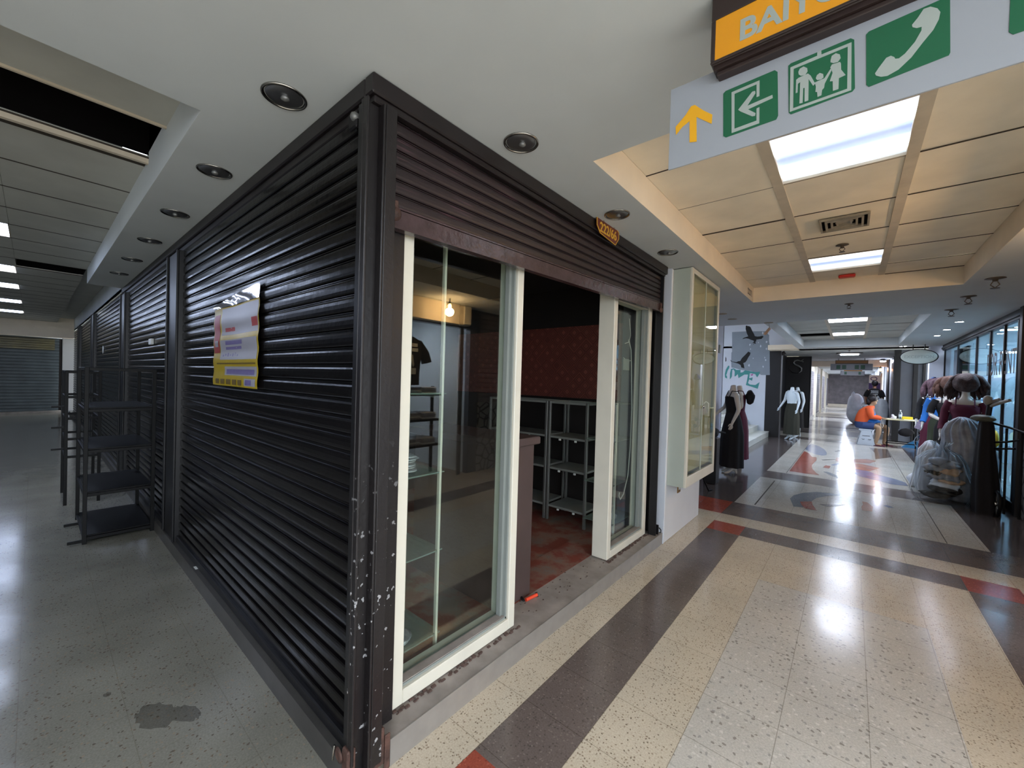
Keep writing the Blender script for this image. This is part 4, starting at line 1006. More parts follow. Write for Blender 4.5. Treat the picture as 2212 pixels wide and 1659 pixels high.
# half-open front shutter, hanging slightly crooked
t = thing('roller_shutter', 'half-open brown roller shutter over the kiosk front', 'roller shutter', (-1.40, 2.35, 2.2))
def zb(y): return 2.128+(y-0.9)*0.0335
n = 6; p0 = 0.0
V = []; F = []
prof = slat_profile(1.0/n, n, 0.0)
for d, s_ in prof:
    for y in (0.888, 3.79):
        z0 = zb(y)+0.088; V.append((-1.412+d*1.0, y, z0+(2.56-z0)*s_))
for i in range(len(prof)-1): F.append((2*i, 2*i+1, 2*i+3, 2*i+2))
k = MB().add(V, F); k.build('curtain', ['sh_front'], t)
k = MB()
y0, y1 = 0.895, 3.785
def rail(xa, xb, za, zc, mb):
    V = [(xa, y0, zb(y0)+za), (xb, y0, zb(y0)+za), (xb, y0, zb(y0)+zc), (xa, y0, zb(y0)+zc), (xa, y1, zb(y1)+za), (xb, y1, zb(y1)+za), (xb, y1, zb(y1)+zc), (xa, y1, zb(y1)+zc)]
    mb.add(V, [(0, 1, 2, 3), (7, 6, 5, 4), (0, 4, 5, 1), (1, 5, 6, 2), (2, 6, 7, 3), (3, 7, 4, 0)])
rail(-1.412, -1.388, 0.004, 0.076, k); rail(-1.418, -1.38, 0.0, 0.008, k); rail(-1.41, -1.386, 0.079, 0.086, k)
M['rail_gloss'] = mat('rail_gloss', (66, 52, 54), 0.22, noise=0.25, nscale=16, bump=0.35, bscale=30)
k.build('bottom_rail', ['rail_gloss'], t)
k = MB(); k.lathe([(0.002, 0.018), (0.014, 0.016), (0.026, 0.008), (0.028, 0.0)], (-1.386, 0.905, 2.185), 'X', 20); k.bbox((-1.388, 0.895, 2.19), (-1.375, 0.915, 2.235), 0.003); k.build('lock', ['rust'], t)
k = MB(); k.lathe([(0.002, 0.02), (0.016, 0.018), (0.024, 0.006), (0.025, 0.0)], (-1.384, 3.77, 2.235), 'X', 20); k.bbox((-1.39, 3.755, 2.24), (-1.37, 3.772, 2.30), 0.003); k.build('lock', ['rust'], t)
# far post of the front
t = thing('side_post', 'thin dark post with shutter guide at the far end of the kiosk front', 'post', (-1.40, 3.84, 0.1))
k = MB(); k.bbox((-1.43, 3.80, 0.107), (-1.372, 3.812, 2.56), 0.002); k.bbox((-1.43, 3.835, 0.107), (-1.385, 3.85, 2.56), 0.002); k.bbox((-1.445, 3.80, 0.107), (-1.43, 3.93, 2.56), 0.002); k.build('guide', ['post_black'], t)
k = MB(); k.bbox((-1.395, 3.85, 0.107), (-1.365, 3.865, 0.20), 0.004); k.tube([(-1.365, 3.87, 0.17), (-1.35, 3.88, 0.15), (-1.352, 3.885, 0.125), (-1.366, 3.875, 0.12)], 0.005, 8); k.build('hasp', ['dark_metal'], t)

# glazed sliding frames
def sash(y0, y1, label, face_left=False):
    t = thing('sliding_sash', label, 'window', (-1.53, (y0+y1)/2, 0.107), group='glazed sashes of the kiosk front')
    xf, xb, z0, z1 = -1.462, -1.60, 0.112, 2.30
    w = 0.062
    k = MB()
    k.bbox((xb, y0, z0), (xf, y0+w, z1), 0.004); k.bbox((xb, y1-w*0.9, z0), (xf, y1, z1), 0.004)
    k.bbox((xb, y0+w, z0), (xf, y1-w*0.9, z0+0.062), 0.003); k.bbox((xb, y0+w, z1-0.06), (xf, y1-w*0.9, z1), 0.003)
    k.build('frame', ['frame_cream'], t)
    k = MB(); a, b = y0+w, y1-w*0.9
    k.bbox((-1.52, a, z0+0.062), (-1.48, a+0.006, z1-0.06), 0.001); k.bbox((-1.545, b-0.012, z0+0.062), (-1.478, b, z1-0.06), 0.001); k.bbox((-1.53, b-0.032, z0+0.07), (-1.50, b-0.012, z1-0.06), 0.001)
    k.bbox((-1.545, a, z0+0.062), (-1.478, b, z0+0.074), 0.001)
    k.build('bead', ['frame_grey'], t)
    k = MB(); k.box((-1.534, a+0.002, z0+0.07), (-1.528, b-0.01, z1-0.062)); k.build('pane', ['glass'], t)
    k = MB(); k.bbox((-1.528, a, z0+0.074), (-1.482, b-0.012, z0+0.078), 0.001); k.build('sill_dust', ['kerb_top'], t)
    return t
sash(0.995, 1.822, 'tall cream-framed glass window at the near end of the kiosk front')
sash(2.985, 3.775, 'tall cream-framed glass window at the far end of the kiosk front')

# number plate hung on hooks
t = thing('number_plate', 'small maroon plate with gold number 222/66 hung on wire hooks from the cornice', 'number plate', (-1.36, 2.6, 2.61))
pl = [(2.437, 2.672), (2.44, 2.612), (2.487, 2.568), (2.72, 2.548), (2.77, 2.605), (2.768, 2.650), (2.735, 2.664)]
MB().prism(pl, 'YZ', -1.352, -1.344).build('plate', ['maroon'], t)
k = MB(); n = len(pl)
for i in range(n): 
    a, b = pl[i], pl[(i+1) % n]; k.tube([(-1.344, a[0], a[1]), (-1.344, b[0], b[1])], 0.0028, 6)
k.build('rim', ['gold'], t)
text('222/66', 0.092, 'gold', t, 'number', (-1.3435, 2.605, 2.580), (PI/2, 0, PI/2), 0.002, bold=0.0015, sx=1.0)
k = MB()
for y in (2.50, 2.66): k.tube([(-1.354, y, 2.652), (-1.34, y, 2.652), (-1.33, y+0.008, 2.655), (-1.337, y+0.03, 2.657), (-1.352, y+0.03, 2.654)], 0.0016, 6)
k.build('hook', ['wire'], t)

# ---- inside the kiosk
t = thing('counter', 'brown laminate counter end standing behind the open kiosk doorway', 'counter', (-1.9, 2.0, 0.107))
k = MB(); k.bbox((-2.5, 1.86, 0.108), (-1.615, 2.171, 1.135), 0.004); k.build('body', ['brown_counter'], t)
k = MB(); k.bbox((-2.54, 1.83, 1.12), (-1.585, 2.205, 1.172), 0.008); k.build('top', ['brown_counter'], t)
t = thing('marker_pen', 'orange plastic tube lying on the kiosk threshold by the counter', 'pen', (-1.60, 2.16, 0.108))
k = MB(); k.tube([(-1.575, 2.075, 0.119), (-1.56, 2.175, 0.119)], 0.011, 14); k.build('barrel', ['orange_pen'], t)
k = MB(); k.tube([(-1.5775, 2.06, 0.119), (-1.612, 2.076, 0.119)], [0.006, 0.0095], 12); k.build('tip', ['dark_metal'], t)

def wall_rack(x0, x1, y0, y1, label):
    t = thing('display_shelf', label, 'shelf', ((x0+x1)/2, (y0+y1)/2, 0.1), group='grey shelves at the back of the kiosk')
    r = 0.013
    for x in (x0, x1):
        for y in (y0, y1): MB().bbox((x-r, y-r, 0.099), (x+r, y+r, 1.335), 0.002).build('upright', ['grey_metal'], t)
    k = MB()
    for y in (y0, y1): k.bbox((x0+r, y-0.01, 1.312), (x1-r, y+0.01, 1.335), 0.002)
    for x in (x0, x1): k.bbox((x-0.01, y0+r, 1.312), (x+0.01, y1-r, 1.335), 0.002)
    k.build('top_rail', ['shelf_board'], t)
    for z in (0.955, 0.63, 0.235): 
        MB().bbox((x0+r, y0-0.005, z), (x1-r, y1, z+0.022), 0.003).build('shelf_board', ['shelf_board'], t)
        for x in (x0+(x1-x0)*0.3, x0+(x1-x0)*0.72): MB().bbox((x-0.012, y0-0.008, z-0.02), (x+0.012, y0+0.005, z-0.001), 0.002).build('clip', ['paper'], t)
    return t
wall_rack(-2.40, -1.96, 3.486, 3.84, 'grey metal shelf unit at the kiosk back wall, right one seen in the doorway')
wall_rack(-3.25, -2.44, 3.486, 3.84, 'grey metal shelf unit at the kiosk back wall, partly hidden by the counter')

def glass_rack(y0, y1, levels, label, ztop, posts):
    t = thing('glass_shelf_unit', label, 'shelf', (-1.72, (y0+y1)/2, 0.1), group='glass shelves behind the kiosk windows')
    for x, y in posts: MB().bbox((x-0.011, y-0.007, 0.099), (x+0.011, y+0.007, ztop), 0.002).build('upright', ['frame_cream'], t)
    for z in levels:
        MB().bbox((-1.93, y0, z), (-1.625, y1, z+0.008), 0.001).build('shelf_glass', ['glass_shelf'], t)
        k = MB(); k.bbox((-1.93, y1-0.02, z-0.02), (-1.63, y1-0.012, z-0.001), 0.002); k.build('bracket', ['grey_metal'], t)
    return t
glass_rack(1.03, 1.40, (1.46, 1.05, 0.64, 0.20), 'glass shelves on a white upright behind the near kiosk window', 2.28, ((-1.632, 1.372), (-1.93, 1.38)))
glass_rack(3.40, 3.86, (1.345, 1.0, 0.60, 0.24), 'glass shelves with thin frame behind the far kiosk window', 1.36, ((-1.632, 3.44), (-1.632, 3.865)))
ORD = ['first', 'second', 'third', 'fourth', 'fifth', 'sixth']
def packets(c, n, label, grp, sx=0.17, sy=0.12):
    for i in range(n):
        t = MB(); z = c[2]+0.008+0.0145*i
        rr = random.Random(i*5+int(c[1]*100)); dx, dy = rr.uniform(-.015, .015), rr.uniform(-.015, .015)
        t.blob((c[0]+dx, c[1]+dy, z+0.007), (sx/2, sy/2*1.15, 0.0068), seed=i, amp=0.05, nu=16, nv=6)
        o = t.build('wrapped_packet', ['silver']); tag(o, (ORD[i]+' from the bottom, ' if n > 2 else ('lower ', 'upper ')[i])+label, 'packet', grp)
packets((-1.74, 1.22, 1.059), 6, 'clear-wrapped packet on the second glass shelf of the near window', 'packets on the second glass shelf')
packets((-1.73, 1.20, 0.209), 2, 'flat clear-wrapped packet on the lowest glass shelf of the near window', 'packets on the lowest glass shelf')
packets((-1.74, 3.56, 0.249), 2, 'flat clear-wrapped packet on the lowest glass shelf of the far window', 'packets behind the far window', 0.14, 0.16)
t = thing('loose_cable', 'loose white cable hanging behind the far kiosk window', 'cable', (-1.612, 3.72, 1.2))
k = MB(); k.tube([(-1.612, 3.60, 1.95), (-1.612, 3.66, 1.86), (-1.612, 3.69, 1.6), (-1.612, 3.72, 1.3), (-1.612, 3.71, 0.9), (-1.612, 3.68, 0.66), (-1.612, 3.60, 0.50), (-1.612, 3.53, 0.46), (-1.612, 3.50, 0.50), (-1.612, 3.51, 0.53)], 0.005, 8); k.build('cord', ['cable'], t)
k = MB(); k.tube([(-1.612, 3.60, 2.15), (-1.612, 3.64, 2.0), (-1.612, 3.60, 1.93), (-1.612, 3.52, 1.91)], 0.003, 6); k.tube([(-1.612, 3.50, 1.78), (-1.612, 3.58, 1.75), (-1.612, 3.67, 1.76)], 0.003, 6); k.build('loose_wire', ['cable'], t)
o = MB().bbox((-1.5365, 3.33, 1.66), (-1.5345, 3.46, 1.76), 0.0005).build('window_sticker', ['frame_grey']); tag(o, 'small pale square sticker inside the far kiosk window', 'sticker')
o = MB().bbox((-1.80, 3.872, 0.108), (-1.64, 3.888, 2.35), 0.002).build('grey_strip', ['mirror_wall']); tag(o, 'tall grey strip seen through the far kiosk window, against the back wall', 'board')  # thin grey slab just in front of the kiosk back wall
o = MB().box((-3.66, 0.742, 0.1005), (-3.60, 0.79, 0.1012)).build('paper_scrap', ['paper']); tag(o, 'small pale paper scrap lying on the dark kerb by the first post', 'paper')
o.location = (0, 0.03, 0.0)

# ---- column with wall display case
w = MB(); w.bbox((-2.3, 3.951, 0.0), (-1.345, 5.113, SH-0.001), 0.006); struct('wall_column', w, ['white'])
w = MB(); w.bbox((-1.499, 3.935, 0.0), (-1.346, 3.951, SH-0.001), 0.002); struct('wall_column', w, ['white_cool'])
t = thing('display_case', 'tall shallow cream display case with two glass doors mounted on the white column', 'display case', (-1.25, 4.48, 0.56))
x0, x1, y0, y1, z0, z1 = -1.344, -1.168, 3.975, 5.0, 0.565, 2.652
M['case_side'] = mat('case_side', (178, 186, 176), 0.5, noise=0.05, nscale=3)
k = MB(); k.bbox((x0, y0, z0), (x1-0.022, y0+0.014, z1), 0.002); k.bbox((x0, y1-0.014, z0), (x1-0.022, y1, z1), 0.002); k.bbox((x0, y0+0.014, z0), (x1-0.022, y1-0.014, z0+0.014), 0.002); k.bbox((x0, y0+0.014, z1-0.014), (x1-0.022, y1-0.014, z1), 0.002); k.bbox((x0, y0+0.014, z0+0.014), (x0+0.006, y1-0.014, z1-0.014), 0.001)
k.build('carcass', ['case_side'], t)
k = MB(); f = 0.05
k.bbox((x1-0.022, y0, z0), (x1, y0+f, z1), 0.003); k.bbox((x1-0.022, y1-f, z0), (x1, y1, z1), 0.003); k.bbox((x1-0.022, y0+f, z0), (x1, y1-f, z0+0.10), 0.003); k.bbox((x1-0.022, y0+f, z1-0.045), (x1, y1-f, z1), 0.003); k.build('front_frame', ['frame_cream'], t)
ym = (y0+y1)/2-0.02
M['case_back'] = mat('case_back', (214, 206, 178), 0.6, noise=0.05, nscale=4)
MB().bbox((x1-0.060, y0+0.015, z0+0.02), (x1-0.050, y1-0.015, z1-0.02), 0.001).build('back_panel', ['case_back'], t)
for a, b in ((y0+f, ym-0.002), (ym+0.002, y1-f)):
    d = MB(); d.bbox((x1-0.012, a, z0+0.10), (x1-0.004, a+0.010, z1-0.045), 0.001); d.bbox((x1-0.012, b-0.010, z0+0.10), (x1-0.004, b, z1-0.045), 0.001)
    dd = d.build('door', ['case_side'], t)
    g = MB(); g.box((x1-0.010, a+0.010, z0+0.10), (x1-0.006, b-0.010, z1-0.045)); g.build('pane', ['glass_case'], dd)
k = MB(); k.bbox((x1-0.004, ym-0.03, 1.305), (x1+0.008, ym+0.03, 1.325), 0.003); k.lathe([(0.012, 0), (0.012, 0.012), (0.008, 0.016)], (x1-0.003, ym+0.004, 1.325), 'X', 14); k.build('lock', ['chrome'], t)
k = MB(); k.bbox((x1-0.049, y0+0.06, z0+0.1), (x1-0.025, y1-0.06, z0+0.115), 0.002); k.build('inner_track', ['dark_metal'], t)
t = thing('socket_plate', 'small brass socket plate low on the white column under the display case', 'socket', (-1.344, 4.34, 0.46))
k = MB(); k.bbox((-1.345, 4.30, 0.42), (-1.338, 4.39, 0.535), 0.003); k.build('plate', ['brass'], t)
k = MB(); k.bbox((-1.3385, 4.325, 0.45), (-1.335, 4.345, 0.505), 0.002); k.bbox((-1.3385, 4.352, 0.45), (-1.335, 4.37, 0.505), 0.002); k.build('rocker', ['paper'], t)
# ================================================================== HANGING SIGN AND CEILING FITTINGS
t = thing('hanging_sign', 'large white sign with yellow arrow and green pictograms hanging from the ceiling', 'sign', (0.3, 1.3, 2.23))
MB().bbox((-0.467, 1.297, 2.231), (1.20, 1.303, 2.484), 0.0008).build('board', ['sign_white'], t)
def dec(keys, m_, name, y=1.2965, th=0.0006):
    mb = MB()
    for kx in keys: mb.prism(SIGN[kx], 'XZ', y, y-th)
    return mb.build(name, [m_], t)
dec(['arrow'], 'yellow', 'arrow_mark')
exb = dec(['exitbg'], 'green', 'exit_pictogram'); 
def subdec(parent, polys, m_, name, y, th=0.0005):
    mb = MB()
    for p in polys: mb.prism(p, 'XZ', y, y-th)
    return mb.build(name, [m_], parent)
subdec(exb, [SIGN['exit_frame_a'], SIGN['exit_arrow']], 'sign_mark', 'mark', 1.2957)
lb = dec(['liftbg'], 'green', 'lift_pictogram')
subdec(lb, [SIGN['lift_frame_o']], 'sign_mark', 'mark', 1.2957)
subdec(lb, [SIGN['lift_frame_i']], 'green', 'inner_field', 1.2950)
subdec(lb, [SIGN[q] for q in ('man_head', 'man_body', 'kid_head', 'kid_body', 'wom_head', 'wom_body')], 'sign_mark', 'family_figures', 1.2944)
pb = dec(['phonebg'], 'green', 'phone_pictogram'); subdec(pb, [SIGN['phone']], 'sign_mark', 'handset', 1.2957)
# next pictogram only its corner is in view
MB().prism([(0.228, 2.30), (0.234, 2.292), (0.36, 2.292), (0.366, 2.30), (0.366, 2.414), (0.36, 2.42), (0.234, 2.42), (0.228, 2.414)], 'XZ', 1.2965, 1.2959).build('green_pictogram', ['green'], t)
t = thing('light_box_sign', 'dark brown framed sign box with orange face and grey capital letters under the ceiling', 'sign', (0.2, 1.30, 2.55))
k = MB()
k.bbox((-0.338, 1.252, 2.47), (1.05, 1.35, 2.658), 0.003)
k.box((-0.332, 1.26, 2.458), (1.044, 1.34, 2.47)); k.bbox((-0.326, 1.268, 2.446), (1.038, 1.332, 2.458), 0.002)
k.build('casing', ['sign_brown'], t)
k = MB(); k.bbox((-0.338, 1.244, 2.47), (1.05, 1.252, 2.478), 0.002); k.bbox((-0.338, 1.244, 2.592), (1.05, 1.252, 2.658), 0.002); k.bbox((-0.338, 1.244, 2.478), (-0.327, 1.252, 2.592), 0.002); k.bbox((1.039, 1.244, 2.478), (1.05, 1.252, 2.592), 0.002); k.build('face_frame', ['sign_brown'], t)
MB().box((-0.327, 1.2475, 2.478), (1.039, 1.251, 2.592)).build('orange_face', ['orange_face'], t)
text('BAIYOKE', 0.079, 'sign_mark', t, 'lettering', (-0.268, 1.2474, 2.503), (PI/2, 0, 0), 0.0006, 'LEFT', bold=0.0022, sx=1.02)

# number stencilled on the side of the recess
o = text('222/71', 0.105, 'sign_brown', None, 'stencil_number', (-1.0274, 5.90, 2.715), (PI/2, 0, PI/2), 0.0004, bold=0.002, sx=1.0); tag(o, 'dark number painted on the cream side of the ceiling recess', 'number', kind='structure')
o.name = 'trim_3'

t = thing('air_vent', 'square ceiling air diffuser between the two lit panels', 'air vent', (-0.08, 4.05, RH))
k = MB()
for i in range(4):
    a = 0.15-0.034*i; b = a-0.014; z = RH-0.012-0.004*i if i == 0 else RH-0.022+0.006*i
    for (xa, xb, ya, yb) in ((-a, a, -a, -b), (-a, a, b, a), (-a, -b, -b, b), (b, a, -b, b)):
        k.bbox((-0.08+xa, 4.05+ya, z-0.006), (-0.08+xb, 4.05+yb, z+0.010+0.01*(i > 0)), 0.001)
M['vent_metal'] = mat('vent_metal', (150, 142, 126), 0.6, noise=0.15, nscale=12)
k.build('louvre', ['vent_metal'], t)
k = MB(); k.box((-0.225, 3.905, RH-0.001), (0.065, 4.195, RH+0.0)); k.build('back_plate', ['void'], t)
k = MB(); k.lathe([(0.04, -0.004), (0.055, -0.003), (0.055, -0.0012)], (-0.08, 4.05, RH), n=24); k.build('centre', ['vent_metal'], t)
M['sprk'] = mat('sprinkler_metal', (90, 82, 74), 0.5, metal=0.4)
def sprinkler(x, y, z, label, s_=1.0, grp='sprinkler heads'):
    t = thing('sprinkler', label, 'sprinkler', (x, y, z), group=grp)
    MB().lathe([(0.045*s_, 0), (0.048*s_, -0.004), (0.030*s_, -0.010), (0.014*s_, -0.012), (0.012*s_, -0.03), (0.001, -0.032)], (x, y, z), n=24).build('rosette', ['sprk'], t)
    k = MB()
    for q in (-1, 1): k.tube([(x+q*0.010*s_, y, z-0.022*s_), (x+q*0.02*s_, y, z-0.042*s_), (x, y, z-0.062*s_)], 0.003*s_, 6)
    k.lathe([(0.022*s_, -0.066*s_), (0.022*s_, -0.063*s_), (0.001, -0.061*s_)], (x, y, z), n=16); k.build('deflector', ['sprk'], t)
    return t
sprinkler(-0.10, 4.69, RH, 'sprinkler head just beyond the air vent')
sprinkler(-0.054, 6.82, SH, 'sprinkler head on the soffit in front of the second recess, walkway middle')
sprinkler(1.031, 5.96, SH, 'bent dark sprinkler head nearest the viewer on the right soffit', 1.5)
sprinkler(1.002, 6.93, SH, 'second dark sprinkler head on the right soffit', 1.4)
sprinkler(1.001, 7.95, SH, 'third dark sprinkler head on the right soffit, nearest the cold spots', 1.4)
sprinkler(-0.08, 16.6, 2.78, 'tiny sprinkler head before the first far sign')
t = thing('alarm_box', 'small red alarm box on the ceiling beyond the second lit panel', 'alarm', (-0.08, 5.98, RH))
k = MB(); k.bbox((-0.15, 5.90, RH-0.035), (0.0, 5.99, RH-0.0035), 0.012); k.build('body', ['red'], t)
for x, y, lab in ((-1.567, 6.88, 'flat ceiling rose half hidden by the display case'), (-1.55, 7.5, 'flat ceiling rose above the mannequins'), (-1.13, 8.2, 'flat ceiling rose from which the beige tag hangs')):
    t = thing('ceiling_rose', lab, 'fitting', (x, y, SH), group='flat ceiling roses')
    MB().lathe([(0.07, 0), (0.07, -0.006), (0.03, -0.012), (0.001, -0.012)], (x, y, SH), n=24).build('disc', ['vent_metal'], t)
t = thing('hanging_tag', 'beige card tag hanging crooked from the ceiling by the mural', 'tag', (-1.13, 8.25, 2.6))
k = MB(); k.add([(-1.21, 8.25, 2.47), (-1.17, 8.25, 2.45), (-1.095, 8.25, 2.56), (-1.13, 8.25, 2.585)], [(0, 1, 2, 3)]); k.add([(-1.21, 8.254, 2.47), (-1.17, 8.254, 2.45), (-1.095, 8.254, 2.56), (-1.13, 8.254, 2.585)], [(3, 2, 1, 0)])
k.build('card', ['c_cream'], t)
MB().tube([(-1.115, 8.252, 2.575), (-1.13, 8.25, 2.655)], 0.003, 6).build('string', ['sprk'], t)

# ================================================================== SIDE AISLE, LEFT
w = MB(); w.box((-20.32, -8, 0), (-20.3, 0.60, 3.0)); struct('wall_end', w, ['dark_inside'])
t = thing('roller_shutter', 'wide dark grey-green roller shutter closing the far end of the side aisle', 'roller shutter', (-20.2, -1.5, 0.0))
def shutter_y(y0, y1, x, z0, z1, m_, p, parent, sign=1):
    n = max(1, int(round((z1-z0)/p))); p = (z1-z0)/n
    pr = slat_profile(p, n, z0); V = []; F = []
    for d, z in pr: V += [(x+sign*d, y0, z), (x+sign*d, y1, z)]
    for i in range(len(pr)-1): F.append((2*i, 2*i+1, 2*i+3, 2*i+2))
    return MB().add(V, F).build('curtain', [m_], parent)
shutter_y(-4.4, 0.55, -20.25, 0.05, 2.45, 'sh_green', 0.10, t)
M['sh_band'] = shutter_mat('shutter_ochre', (92, 84, 44), (170, 150, 80), rough=0.35, scuff_glint=1.0)
shutter_y(-4.4, 0.45, -20.22, 2.06, 2.42, 'sh_band', 0.07, t).name = 'slotted_band'
w = MB(); w.bbox((-19.75, 0.60, 0.0), (-19.45, 0.88, 2.55), 0.005); struct('wall_pillar', w, ['white'])
w = MB(); w.box((-20.3, -4.5, 2.45), (-18.7, 0.9, 2.9)); struct('ceiling_end_beam', w, ['soffit'])
w = MB(); w.box((-20.25, -4.45, 0.0), (-20.0, 0.6, 0.06)); struct('trim_4', w, ['kerb_top'])

def black_rack(x0, x1, y0, y1, zs, label, deep=True, feet=()):
    t = thing('shop_rack', label, 'rack', ((x0+x1)/2, (y0+y1)/2, 0.0), group='black metal racks by the dark shutters')
    r = 0.014
    for x in (x0, x1):
        for y in (y0, y1): MB().bbox((x-r, y-r, 0.0), (x+r, y+r, zs[-1]), 0.002).build('post', ['rack_black'], t)
    for z in zs:
        k = MB()
        for y in (y0, y1): k.bbox((x0, y-0.009, z-0.028), (x1, y+0.009, z-0.001), 0.002)
        for x in (x0, x1): k.bbox((x-0.009, y0, z-0.028), (x+0.009, y1, z-0.001), 0.002)
        k.build('rail', ['rack_black'], t)
        if deep and z < zs[-1]: MB().bbox((x0+0.01, y0+0.01, z-0.001), (x1-0.01, y1-0.01, z+0.012), 0.002).build('shelf', ['rack_black'], t)
    for (xa, ya, xb, yb, z) in feet: MB().bbox((min(xa, xb)-0.012, ya, z), (max(xa, xb)+0.012, yb, z+0.024), 0.003).build('foot_bar', ['rack_black'], t)
    return t
black_rack(-5.95, -5.08, 0.30, 0.745, (0.06, 0.44, 0.82, 1.18, 1.545), 'black metal shelf rack standing against the dark shutters, nearest one', feet=((-5.1, 0.20, -5.1, 0.30, 0.012), (-5.7, 0.20, -5.7, 0.30, 0.012)))
t2 = black_rack(-7.35, -6.65, 0.24, 0.50, (0.55, 0.75, 0.98, 1.22, 1.50), 'narrower black rail rack behind the black shelf rack', deep=False)
for z in (0.62, 0.86, 1.09): MB().bbox((-6.68, 0.13, z), (-6.655, 0.24, z+0.02), 0.002).build('prong', ['rack_black'], t2)

# ================================================================== OPPOSITE SIDE (right of the walkway, seen in the kiosk glass)
w = MB()
w.box((1.68, 1.9, 0), (1.78, 2.95, SH)); w.box((1.68, 4.55, 0), (1.78, 8.0, SH)); w.box((1.68, 2.95, 2.34), (1.78, 4.55, SH))
struct('wall_right', w, ['mirror_wall'])  # left open nearer the viewer to let the added world light in
t = thing('roller_shutter', 'grey scribbled shutter opposite the kiosk, seen only as a reflection in its window', 'roller shutter', (1.67, 6.2, 0))
shutter_y(4.75, 7.9, 1.675, 1.15, 2.62, 'sh_grey', 0.08, t, -1)
MB().bbox((1.655, 4.75, 0.0), (1.677, 7.9, 1.15), 0.003).build('lower_panel', ['graffiti'], t)
t = thing('lamp_fascia', 'pale bulb-lit sign box over the opposite shop, reflected in the kiosk window', 'sign box', (1.6, 3.7, 2.37))
MB().bbox((1.53, 2.95, 2.36), (1.679, 4.40, 2.655), 0.004).build('box', ['cream'], t)
MB().bbox((1.50, 4.25, 2.37), (1.53, 4.39, 2.65), 0.004).build('end_plate', ['frame_cream'], t)
t = thing('bare_bulb', 'glowing warm bare bulb opposite the kiosk, seen reflected in its near window', 'bulb', (1.30, 3.77, SH))
MB().lathe([(0.001, -0.052), (0.013, -0.050), (0.022, -0.040), (0.027, -0.026), (0.024, -0.010), (0.015, 0.004), (0.012, 0.012)], (1.30, 3.77, 2.575), n=24).build('glass', ['bulb'], t)
MB().lathe([(0.014, 0.012), (0.016, 0.04), (0.01, 0.05), (0.01, 0.085)], (1.30, 3.77, 2.575), n=18).build('socket', ['dark_metal'], t)
ld = bpy.data.lights.new('bulb_lamp', 'POINT'); ld.energy = W_BULB; ld.color = (1.0, 0.62, 0.28); ld.shadow_soft_size = 0.06
lo = bpy.data.objects.new('bulb_lamp', ld); COL.objects.link(lo); lo.parent = t; lo.location = (0, 0, -0.19)
# the little T-shirt shop
w = MB(); w.box((1.78, 2.9, 0), (3.6, 2.95, 2.6)); w.box((1.78, 4.55, 0), (3.6, 4.6, 2.6)); w.box((3.6, 2.9, 0), (3.65, 4.6, 2.6)); w.box((1.78, 2.9, 2.6), (3.65, 4.6, 2.62)); struct('wall_shop', w, ['shop_white'])
w = MB(); w.box((1.78, 2.95, 2.34), (1.80, 4.55, 2.6)); w.bbox((1.69, 4.35, 0), (1.72, 4.42, 2.34), 0.003); w.bbox((1.69, 2.96, 0), (1.72, 3.0, 2.34), 0.003); struct('trim_5', w, ['grey_metal'])
t = thing('shop_lamp', 'lamp lighting the T-shirt shop opposite the kiosk', 'ceiling light', (2.7, 3.75, 2.58))
MB().bbox((2.4, 3.5, 2.56), (3.0, 4.0, 2.598), 0.003).build('housing', ['tbar'], t); MB().bbox((2.42, 3.52, 2.55), (2.98, 3.98, 2.56), 0.002).build('diffuser', ['panel_back'], t)
t = thing('shirt_form', 'black T-shirt with white print shown on a stand in the opposite shop', 'T-shirt', (1.95, 3.55, 1.3))
k = MB(); k.loft([(1.95, 3.55, 1.42, 0.10, 0.20), (1.95, 3.55, 1.60, 0.10, 0.20), (1.95, 3.55, 1.85, 0.11, 0.22), (1.95, 3.55, 2.0, 0.11, 0.25), (1.95, 3.55, 2.08, 0.09, 0.22), (1.95, 3.55, 2.13, 0.06, 0.10)], 28, fold=0.03); k.build('shirt', ['c_black'], t)
for s_ in (-1, 1):
    k = MB(); k.tube([(1.95, 3.55+s_*0.17, 2.05), (1.95, 3.55+s_*0.30, 1.90), (1.94, 3.55+s_*0.34, 1.76)], [0.07, 0.075, 0.08], 14); k.build('sleeve', ['c_black'], t)
k = MB()
for z, h, wd in ((1.98, 0.05, 0.26), (1.91, 0.05, 0.28), (1.58, 0.09, 0.22)): k.bbox((1.824, 3.50-wd/2, z), (1.834, 3.50+wd/2, z+h), 0.002)
k.prism([(3.44, 1.69), (3.47, 1.80), (3.49, 1.83), (3.51, 1.80), (3.56, 1.69), (3.58, 1.72), (3.55, 1.86), (3.50, 1.89), (3.45, 1.86), (3.42, 1.72)], 'YZ', 1.826, 1.834); k.build('print', ['c_print'], t)
MB().tube([(1.95, 3.55, 0.05), (1.95, 3.55, 1.5)], 0.022, 12).build('stand_pole', ['rack_black'], t)
t = thing('shirt_rack', 'black rack with folded wrapped shirts in the opposite shop', 'rack', (2.2, 3.7, 0))
for y in (3.02, 4.2): MB().bbox((2.15, y-0.02, 0), (2.19, y+0.02, 1.4), 0.002).build('post', ['rack_black'], t)
for z in (0.45, 0.85, 1.25): MB().bbox((2.0, 3.0, z), (2.4, 4.25, z+0.03), 0.003).build('shelf', ['rack_black'], t)
for zi, z in enumerate((0.48, 0.88, 1.28)):
    for yi in range(4):
        for n_ in range(4):
            o = MB().bbox((2.02, 3.05+0.29*yi, z+0.002+0.028*n_), (2.30, 3.30+0.29*yi, z+0.026+0.028*n_), 0.008).build('folded_shirt', ['silver' if (n_+yi) % 3 else 'paper'])
            tag(o, 'folded wrapped shirt on the opposite shop rack, reflected in the kiosk window', 'folded shirt', 'folded shirts of the opposite shop')

